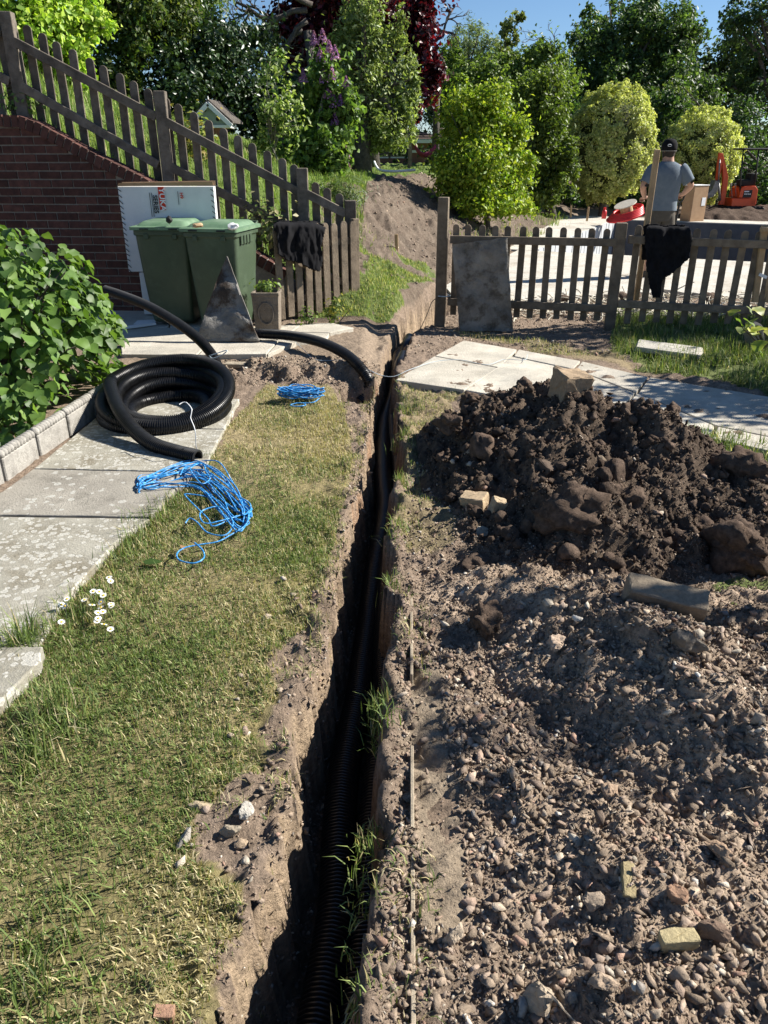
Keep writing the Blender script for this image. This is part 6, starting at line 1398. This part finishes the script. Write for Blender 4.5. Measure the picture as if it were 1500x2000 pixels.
for s_ in (-1, 1): mb.tube([mp_(-.035 + .028 * math.sin(a), .04 - .119 + .008, 1.725 + s_ * (.008 + .010 * math.cos(a) * 1.2 - .008)) for a in np.linspace(-1.4, 1.4, 9)], .0038, 5)
mb.build('emblem', M['white'], cap_)
mb = MB(); mb.loft([ring(mp_(0, .036, 1.652), .1, .113, 20), ring(mp_(0, .036, 1.662), .1015, .1145, 20)], cap=False); mb.build('cap_band', M['steel'], cap_)
for sx, el in ((-1, (-.275, -.075, 1.225)), (1, (.345, -.062, 1.27))):   # dark tattoos on the arms
    mb = MB(); c = mp_(*el); rr = random.Random(4 + sx); mb.prism([c + Vector((math.cos(a) * .022 * rr.uniform(.6, 1.2), -.004, math.sin(a) * .026 * rr.uniform(.6, 1.2))) for a in np.linspace(0, 6.28, 11)[:-1]], (0, .02, 0)); mb.build('tattoo', M['ink'], man)
sp_ = thing('spade', mp_(.33, .26, 0), "spade with a D-shaped handle in the person's right hand", 'spade')
h0 = mp_(.33, .25, 1.09); mb = MB(); mb.tube([h0 + Vector((-.055, 0, 0)), h0 + Vector((.055, 0, 0))], .016, 8); mb.build('grip', M['rubber'], sp_)
mb = MB(); mb.tube([h0 + Vector((-.055, 0, 0)), h0 + Vector((-.045, 0, -.06)), h0 + Vector((0, .005, -.12))], .011, 7); mb.tube([h0 + Vector((.055, 0, 0)), h0 + Vector((.045, 0, -.06)), h0 + Vector((0, .005, -.12))], .011, 7); mb.build('yoke', M['metal_dark'], sp_)
mb = MB(); mb.tube([h0 + Vector((0, .005, -.11)), h0 + Vector((-.02, .06, -.78))], .017, 8); mb.build('shaft', M['metal_dark'], sp_)
mb = MB(); q = h0 + Vector((-.02, .06, -.76)); mb.prism([q + Vector(v) for v in ((-.09, 0, 0), (.09, 0, 0), (.085, .02, -.25), (0, .03, -.29), (-.085, .02, -.25))], (0, .006, 0)); mb.build('blade', M['steel'], sp_)
# long timber leaning behind the fence
a, b = W(1242, 588, 8.42), W(1284, 292, 8.36); mb = MB(); mb.bar(a, b, .052, .048, (0, 1, 0)); o = mb.build('timber_pole', M['wood_new'], bevel=.004); tag(o, 'long pale timber pole leaning on the fence in front of the person', 'pole')
a, b = W(1474, 590, 7.9), W(1496, 440, 7.86); t = thing('timber_trestle', a, 'pale new timber trestle standing behind the fence at the right edge', 'trestle')
for dx in (0, .11, .2): mb = MB(); mb.bar(a + Vector((dx, 0, 0)), b + Vector((dx, .02, 0)), .06, .04, (0, 1, 0)); mb.build('timber_leg', M['wood_new'], t, bevel=.004)
mb = MB(); mb.bar(a.lerp(b, .95) + Vector((-.06, -.04, 0)), a.lerp(b, .95) + Vector((.3, -.04, .02)), .06, .04); mb.build('timber_rail', M['wood_new'], t, bevel=.004)
mb = MB(); mb.bar(a.lerp(b, .35) + Vector((-.01, -.03, .02)), a.lerp(b, .35) + Vector((.07, -.03, -.01)), .012, .03); mb.build('white_strap', M['white'], t)

# ------------------------------------------------------------ digger, crate, hose, bits on the plot
EY = 24.3
def ex(px, py, dy=0): return W(px, py, EY + dy)
k_ = depth_of(ex(1440, 400)) / FPX; e0_ = ex(1440, 419); zg = .12
dg_ = thing('mini_digger', Vector((e0_.x, EY, zg)), 'small orange-red mini digger parked on a spoil heap at the back right', 'digger')
for s_ in (-.33, .33):
    a, b = ex(1402, 412), ex(1482, 412); mb = MB(); P = []
    for th in np.linspace(0, 2 * math.pi, 25)[:-1]:
        cx = (b.x - .14) if math.cos(th) > 0 else (a.x + .14); P.append((cx + .14 * math.cos(th), EY + s_ - .09, a.z + .14 * math.sin(th)))
    mb.prism(P, (0, .18, 0)); tk = mb.build('track', M['rubber'], dg_, bevel=.01)
    for k in range(9): mb = MB(); mb.box((lerp(a.x + .1, b.x - .1, k / 8), EY + s_, a.z + .145), (.05, .19, .02)); mb.build('track_lug', M['rubber'], tk)
    for q in (.2, .5, .8): mb = MB(); c = (lerp(a.x, b.x, q), EY + s_ - .1, a.z - .02); mb.tube([Vector(c), Vector(c) + Vector((0, .02, 0))], .07, 12); mb.build('roller', M['metal_dark'], tk)
def exbox(x0, y0, x1, y1, dep, mat, name, dy=0, bv=.02):
    a, b = ex(x0, y0), ex(x1, y1); mb = MB(); mb.box(((a.x + b.x) / 2, EY + dy, (a.z + b.z) / 2), (abs(b.x - a.x), dep, abs(a.z - b.z))); return mb.build(name, mat, dg_, bevel=bv, seg=2)
exbox(1418, 404, 1472, 411, .5, M['metal_dark'], 'undercarriage')
bd = exbox(1421, 386, 1464, 402, .72, M['orange'], 'deck')
a = [ex(*p, -.36) for p in ((1443, 386.5), (1448, 368), (1456, 364), (1476, 363), (1481, 370), (1477, 400), (1464.5, 402.5), (1464.5, 387))]; mb = MB(); mb.prism(a, (0, .74, 0)); eng = mb.build('engine_cover', M['orange'], dg_, bevel=.02, seg=2)
a = [ex(*p, -.37) for p in ((1450, 386), (1454, 372), (1470, 371), (1467, 386))]; mb = MB(); mb.prism(a, (0, .012, 0)); mb.build('side_vent', M['metal_dark'], eng)
for q, wd in ((374, 7), (379, 10)):
    for j in range(4): p = ex(1455 + j * wd / 3, q, -.373); mb = MB(); mb.box(p, (.035, .006, .028)); mb.build('model_lettering', M['white'], eng)
exbox(1443, 350, 1463, 363.5, .42, M['rubber'], 'seat', 0, .04); exbox(1462, 338, 1470, 363, .42, M['rubber'], 'seat_back', 0, .04)
mb = MB(); 
for s_ in (-.3, .3): mb.tube([ex(1474, 362, s_), ex(1478, 325, s_), ex(1482, 292, s_)], .025, 8); mb.tube([ex(1445, 385, s_), ex(1447, 340, s_), ex(1452, 292, s_)], .022, 8)
mb.build('roll_bar', M['metal_dark'], dg_, smooth=True)
mb = MB(); mb.box(ex(1467, 291), (.75, .78, .05)); mb.build('canopy', M['metal_dark'], dg_, bevel=.02)
for q in (1430, 1438): mb = MB(); mb.tube([ex(q, 386, -.15), ex(q - 2, 362, -.15)], .012, 6); mb.tube([ex(q - 2, 363, -.15), ex(q - 2, 358, -.15)], .03, 8); mb.build('lever', M['steel'], dg_)
bm1 = [ex(*p, -.06) for p in ((1405, 400), (1410, 375), (1413, 350), (1411, 322), (1406, 301), (1412, 299), (1419, 325), (1423, 345), (1420, 372), (1415, 400))]
mb = MB(); mb.prism(bm1, (0, .12, 0)); mb.build('boom', M['orange'], dg_, bevel=.012, seg=2)
mb = MB(); mb.prism([ex(*p, -.05) for p in ((1405, 298), (1413, 300), (1411, 320), (1405, 352), (1399, 354), (1401, 330))], (0, .1, 0)); mb.build('dipper_arm', M['orange'], dg_, bevel=.01, seg=2)
mb = MB(); mb.tube([ex(1406, 392, -.1), ex(1403, 352, -.1)], .035, 10); mb.tube([ex(1403, 355, -.1), ex(1406, 312, -.1)], .02, 8); mb.build('ram', M['steel'], dg_, smooth=True)
mb = MB(); mb.prism([ex(*p, -.17) for p in ((1398, 352), (1404, 356), (1402, 372), (1394, 384), (1384, 388), (1381, 380), (1391, 370))], (0, .34, 0)); mb.build('bucket', M['steel'], dg_, bevel=.008)
mb = MB(); mb.box(ex(1403, 415), (.08, .9, .26)); mb.build('dozer_blade', M['metal_dark'], dg_, bevel=.01)
# spoil heap under the digger
def sp_fn(X, Y):
    a_, b__ = G(1420, 421), G(1350, 424); f = np.maximum.reduce([bump(X, Y, (ex(1430, 419).x, EY), 1.9, 1.5, .38, .7), bump(X, Y, (ex(1375, 420).x, 23.6), 1.0, .8, .42, .8), bump(X, Y, (ex(1500, 419).x, EY), 1.6, 1.5, .36, .7)])
    f = np.minimum(f, .30 + .10 * fbm2(X, Y, 1.5, 2, 201)); return f + .04 * fbm2(X, Y, 5, 3, 202) - .06
X, Y = np.meshgrid(np.arange(7.5, 14.5, .05), np.arange(22.3, 26.2, .05)); Z = sp_fn(X, Y); i = (np.arange(X.shape[0] - 1)[:, None] * X.shape[1] + np.arange(X.shape[1] - 1)[None, :]).ravel()
me = npmesh('spoil_heap', np.stack([X.ravel(), Y.ravel(), Z.ravel()], 1), quads=np.stack([i, i + 1, i + X.shape[1] + 1, i + X.shape[1]], 1), col=np.tile([[.085, .06, .045]], (X.size, 1))); o = link('spoil_heap', me, M['heap'], smooth=True); tag(o, 'brown spoil heap under the mini digger', 'soil heap')
CYb = 21.6; ct_ = thing('crate', W(1362, 409, CYb), 'tall brown carton wrapped in film behind the person', 'carton')
a, b = W(1341, 409, CYb), W(1386, 363, CYb); R = Matrix.Rotation(.45, 3, 'Z'); cz = (0.03 + b.z) / 2; cxx = (a.x + b.x) / 2
mb = MB(); mb.box((cxx, CYb + .2, cz), (.50, .36, b.z - .03), R); mb.build('box', M['card'], ct_, bevel=.008)
mb = MB(); mb.box(Vector((cxx, CYb + .2, cz + .05)) + R @ Vector((.13, -.183, 0)), (.13, .006, .2), R); mb.build('white_label', M['white'], ct_)
mb = MB(); mb.box(Vector((cxx, CYb + .2, b.z + .012)), (.52, .38, .022), R); mb.build('lid', M['white_card'], ct_, bevel=.004)
c = W(1222, 414, 20.3); paths = []
for k in range(5): paths.append([c + Vector(((.42 - .02 * k) * math.cos(a) + .01 * k, (.36 - .02 * k) * math.sin(a), -.10 + .035 * k + .12 * math.cos(a - .4))) for a in np.linspace(.3 * k, 6.0 + .3 * k, 40)])
mb = MB(); [mb.tube(p, .032, 7) for p in paths]; o = mb.build('hose', M['red'], smooth=True); tag(o, 'coil of bright red pipe lying at the edge of the pool', 'hose')
dr = thing('cable_drum', c, 'wooden cable drum tilted on the red pipe coil', 'cable drum'); ax = Vector((-.35, -.15, .9)).normalized(); q = ax.to_track_quat('Z', 'Y').to_matrix(); c2_ = c + Vector((.02, 0, .03))
mb = MB(); mb.loft([ring(c2_ + ax * .15, .27, .27, 24, q), ring(c2_ + ax * .172, .27, .27, 24, q)]); mb.build('flange', M['straw'], dr)
mb = MB(); mb.loft([ring(c2_ - ax * .12, .30, .30, 24, q), ring(c2_ - ax * .10, .30, .30, 24, q)]); mb.build('flange', M['straw'], dr)
mb = MB(); mb.loft([ring(c2_ - ax * .10, .15, .15, 18, q), ring(c2_ + ax * .15, .15, .15, 18, q)], cap=False); mb.build('hub', M['wood_new'], dr)
c = W(1179, 427, 19.5); bt = thing('bottle', c, 'small red bottle standing on the pool edge', 'bottle'); mb = MB(); mb.loft([ring(c + Vector((0, 0, z)), r, r, 12) for z, r in ((0, .055), (.16, .055), (.2, .03))]); mb.build('flask', M['red'], bt, True); mb = MB(); mb.loft([ring(c + Vector((0, 0, z)), .032, .032, 10) for z in (.2, .25)]); mb.build('cap', M['red'], bt)
for i, (a, b, Y, lab) in enumerate([((775, 492), (774, 457), 11.4, 'short wooden stake in the bank above the trench'), ((1115, 417), (1116, 401), 22.5, 'wooden peg left of the pool at the foot of the hedge'), ((1147, 424), (1150, 404), 21.0, 'thin wooden peg beside the pool corner')]):
    p, q = W(*a, Y), W(*b, Y); p.z -= .1; mb = MB(); n = (q - p).normalized(); mb.bar(p, q, .05, .03, (0, 1, 0)); o = mb.build('wooden_stake', M['wood_new'], bevel=.005); tag(o, lab, 'stake', 'wooden stakes')
# dry roots and wire scraps behind the fence
r = np.random.default_rng(91); Vs, Qs, off = [], [], 0
for k in range(420):
    xx = r.uniform(1.2, 4.6); yy = r.uniform(8.5, 9.7); 
    c = np.array([xx, yy, gz(xx, yy) + r.uniform(0, .10) * (1 if xx > 2 else .4)]); a = r.uniform(0, 6.28); L = r.uniform(.08, .35); m = 6; t_ = np.linspace(-.5, .5, m); bend = r.normal(0, .35)
    P = c + np.stack([L * t_ * np.cos(a) + bend * L * t_ ** 2, L * t_ * np.sin(a), .10 * L * np.cos(t_ * 3) + t_ * r.normal(0, .35) * L], 1); P[:, 2] = np.maximum(P[:, 2], gz(xx, yy)); V, Q = nptube(P, np.full(m, r.uniform(.004, .009)), 4); Vs.append(V); Qs.append(Q + off); off += len(V)
o = link('dry_roots', npmesh('dry_roots', np.concatenate(Vs), quads=np.concatenate(Qs)), M['straw']); tag(o, 'tangle of dry roots and straw on the soil behind the fence', 'roots', None, 'stuff')
for i, (a, b, s, lab) in enumerate([(1385, 590, .13, 'dark clod among the dry roots behind the fence'), (1100, 585, .09, 'clod of soil behind the middle of the right fence'), (1230, 560, .12, 'clod of soil on the broken concrete edge behind the post')]):
    q = W(a, b, 9.4); v = clod_variants(1, 3, 70 + i)[0]; me = npmesh('soil_clod', v[0] * s, tris=v[1], col=np.tile([[.12, .09, .07]], (len(v[0]), 1))); o = link('soil_clod', me, M['heap'], smooth=True); o.location = (q.x, 9.4, .06); tag(o, lab, 'soil clod')
# small metal trestle beside the leaning slab
# ------------------------------------------------------------ upper garden
HY = 36.0; hz = gz(W(760, 320, HY).x, HY)
hs = thing('bungalow', Vector((W(760, 320, HY).x, HY, hz)), 'low brick bungalow with a tiled hipped roof beyond the upper lawn', 'house')
xa, xb = W(590, 300, HY).x, W(858, 300, HY).x; ze = W(750, 273, HY).z; zr = W(750, 244, HY + 3).z
mb = MB(); mb.box(((xa + xb) / 2, HY + 3, (hz + ze) / 2 - .2), (xb - xa, 6, ze - hz + .4)); mb.build('wall', M['render_wall'], hs)
mb = MB(); e = .35; mb.add([(xa - e, HY - e, ze), (xb + e, HY - e, ze), (xb + e, HY + 6 + e, ze), (xa - e, HY + 6 + e, ze), (xa + 2.5, HY + 3, zr), (xb - 1.6, HY + 3, zr)], [(0, 1, 5, 4), (1, 2, 5), (2, 3, 4, 5), (3, 0, 4), (0, 3, 2, 1)]); rf_ = mb.build('roof', M['roof'], hs)
mb = MB(); mb.box(((xa + xb) / 2, HY - e - .03, ze - .06), (xb - xa + 2 * e, .05, .14)); mb.build('fascia', M['white'], hs)
for k in range(7):
    zz = ze + (zr - ze) * k / 7; yy = HY - e + (3 + e) * k / 7; mb = MB(); mb.bar((xa - e + (2.5 + e) * k / 7, yy, zz + .015), (xb + e - (1.6 + e) * k / 7, yy, zz + .015), .09, .05); mb.build('tile_course', M['roof'], rf_)
mb = MB(); mb.box(((xa + xb) / 2, HY - .04, hz + .55), (xb - xa, .06, .1)); mb.build('white_band', M['white'], hs)
for px in (640, 742, 780): c = W(px, 290, HY); mb = MB(); mb.box((c.x, HY - .01, c.z), (.9, .08, .75)); wn_ = mb.build('window', M['white'], hs); mb = MB(); mb.box((c.x, HY - .06, c.z), (.76, .03, .62)); mb.build('pane', M['glass'], wn_)
# hammock between posts, white hose on the lawn
a, b = W(805, 272, 22), W(852, 285, 22); hk = thing('hammock', W(828, 315, 22), 'purple red hammock slung by a wooden post on the upper lawn', 'hammock'); P = []
mb = MB(); nn = 14
L1, L2 = [], []
for k in range(nn): t = k / (nn - 1); c = a.lerp(b, t) - Vector((0, 0, .42 * 4 * t * (1 - t) * (1.1 - .3 * t))); w_ = .05 + .13 * math.sin(math.pi * t); L1.append(c + Vector((0, -w_, w_ * .8))); L2.append(c + Vector((0, w_, w_ * .8)))
C_ = [(p + q) / 2 - Vector((0, 0, .1)) for p, q in zip(L1, L2)]
V = []; F = []
for p, c, q in zip(L1, C_, L2): V += [p, c, q]
for k in range(nn - 1):
    for j in (0, 1): F.append((k * 3 + j, k * 3 + j + 1, k * 3 + j + 4, k * 3 + j + 3))
mb.add(V, F); o = mb.build('sling', M['hammock'], hk, True); o.modifiers.new('t', 'SOLIDIFY').thickness = .02
for px, yt, yb in ((801, 262, 330), (862, 250, 330)): p, q = W(px, yb, 22), W(px, yt, 22); p.z = gz(p.x, 22) - .1; mb = MB(); mb.bar(p, q, .10, .10, (0, 1, 0)); mb.build('post', M['wood_brown'], hk, bevel=.01)
cord('white_hose', [W(731, 316, 17.5), W(735, 325, 17), W(742, 332, 16.6), W(760, 334.5, 16.5), W(785, 334, 16.5), W(811, 332, 16.6)], .024, M['white'], 'white curved pipe lying on the upper lawn', 'pipe', 7)
# dovecote
DY = 12.6; dc = thing('dovecote', W(425, 315, DY), 'sage green gabled dovecote with white trim on a brick pillar', 'dovecote')
ap, l_, r_ = W(405, 203, DY), W(380, 244, DY), W(441, 247, DY); wdt = (r_.x - l_.x); cx = (l_.x + r_.x) / 2; zb = l_.z; za = ap.z
mb = MB(); mb.prism([(cx - wdt / 2, DY, zb), (cx + wdt / 2, DY, zb), (cx + wdt / 2, DY, zb + .03), (cx, DY, za - .03), (cx - wdt / 2, DY, zb + .03)], (.06, .5, 0)); mb.build('gable', M['sage'], dc)
for s_ in (-1, 1):
    a, b = Vector((cx, DY - .03, za)), Vector((cx + s_ * (wdt / 2 + .09), DY - .03, zb - .015)); mb = MB(); mb.bar(a, b, .05, .06); mb.build('bargeboard', M['white'], dc)
    mb = MB(); u = Vector((.06, .56, 0)); mb.prism([a + Vector((0, .0, .04)), b + Vector((s_ * .02, 0, .04)), b + Vector((s_ * .02, 0, .065)), a + Vector((0, 0, .065))], u); mb.build('roof_slope', M['bark'], dc)
for dx, dz in ((-.06, .19), (.06, .19), (-.12, .07), (.12, .07)): mb = MB(); c = Vector((cx + dx, DY - .012, zb + dz)); mb.prism([c + Vector((.026 * math.cos(a), 0, (.034 if math.sin(a) > 0 else .02) * math.sin(a))) for a in np.linspace(0, 6.28, 13)[:-1]], (0, .02, 0)); mb.build('entry_hole', M['ink'], dc)
mb = MB(); mb.tube([(cx, DY, za), (cx, DY, za + .10)], [.02, .006], 6); mb.build('finial', M['white'], dc)
g_ = gz(cx, DY + .25); mb = MB(); mb.box((cx + .02, DY + .27, (zb + g_) / 2 - .05), (wdt * .62, .4, zb - g_ + .1)); mb.build('pillar', M['render_wall'], dc)
mb = MB(); mb.box((cx + .02, DY + .25, zb - .02), (wdt + .1, .55, .035)); mb.build('floor_board', M['white'], dc)
# little grey fence and white bench far behind the slope
FYb = 15.5; ft = thing('small_fence', W(250, 235, FYb), 'small grey picket fence far up the slope behind the sloping fence', 'fence')
for k in range(11): p = W(212 + 8 * k, 197 + 2.0 * k, FYb); picket(p.x, p.y, p.z - .5, p.z, .06, .018, M['wood_grey'], ft)
rail(W(208, 203, FYb - .05), W(298, 226, FYb - .05), .05, .03, M['wood_grey'], ft)
bn = thing('garden_bench', W(180, 225, 14.5), 'white slatted garden bench up the slope behind the fence', 'bench')
for k in range(3): mb = MB(); mb.bar(W(160, 200 + 8 * k, 14.5 - .08 * k), W(204, 208 + 8 * k, 14.5 - .08 * k), .07, .02); mb.build('slat', M['white'], bn)
for px in (163, 200): mb = MB(); p = W(px, 198, 14.5); mb.box((p.x, 14.52, p.z - .2), (.04, .04, .5)); mb.build('leg', M['white'], bn)
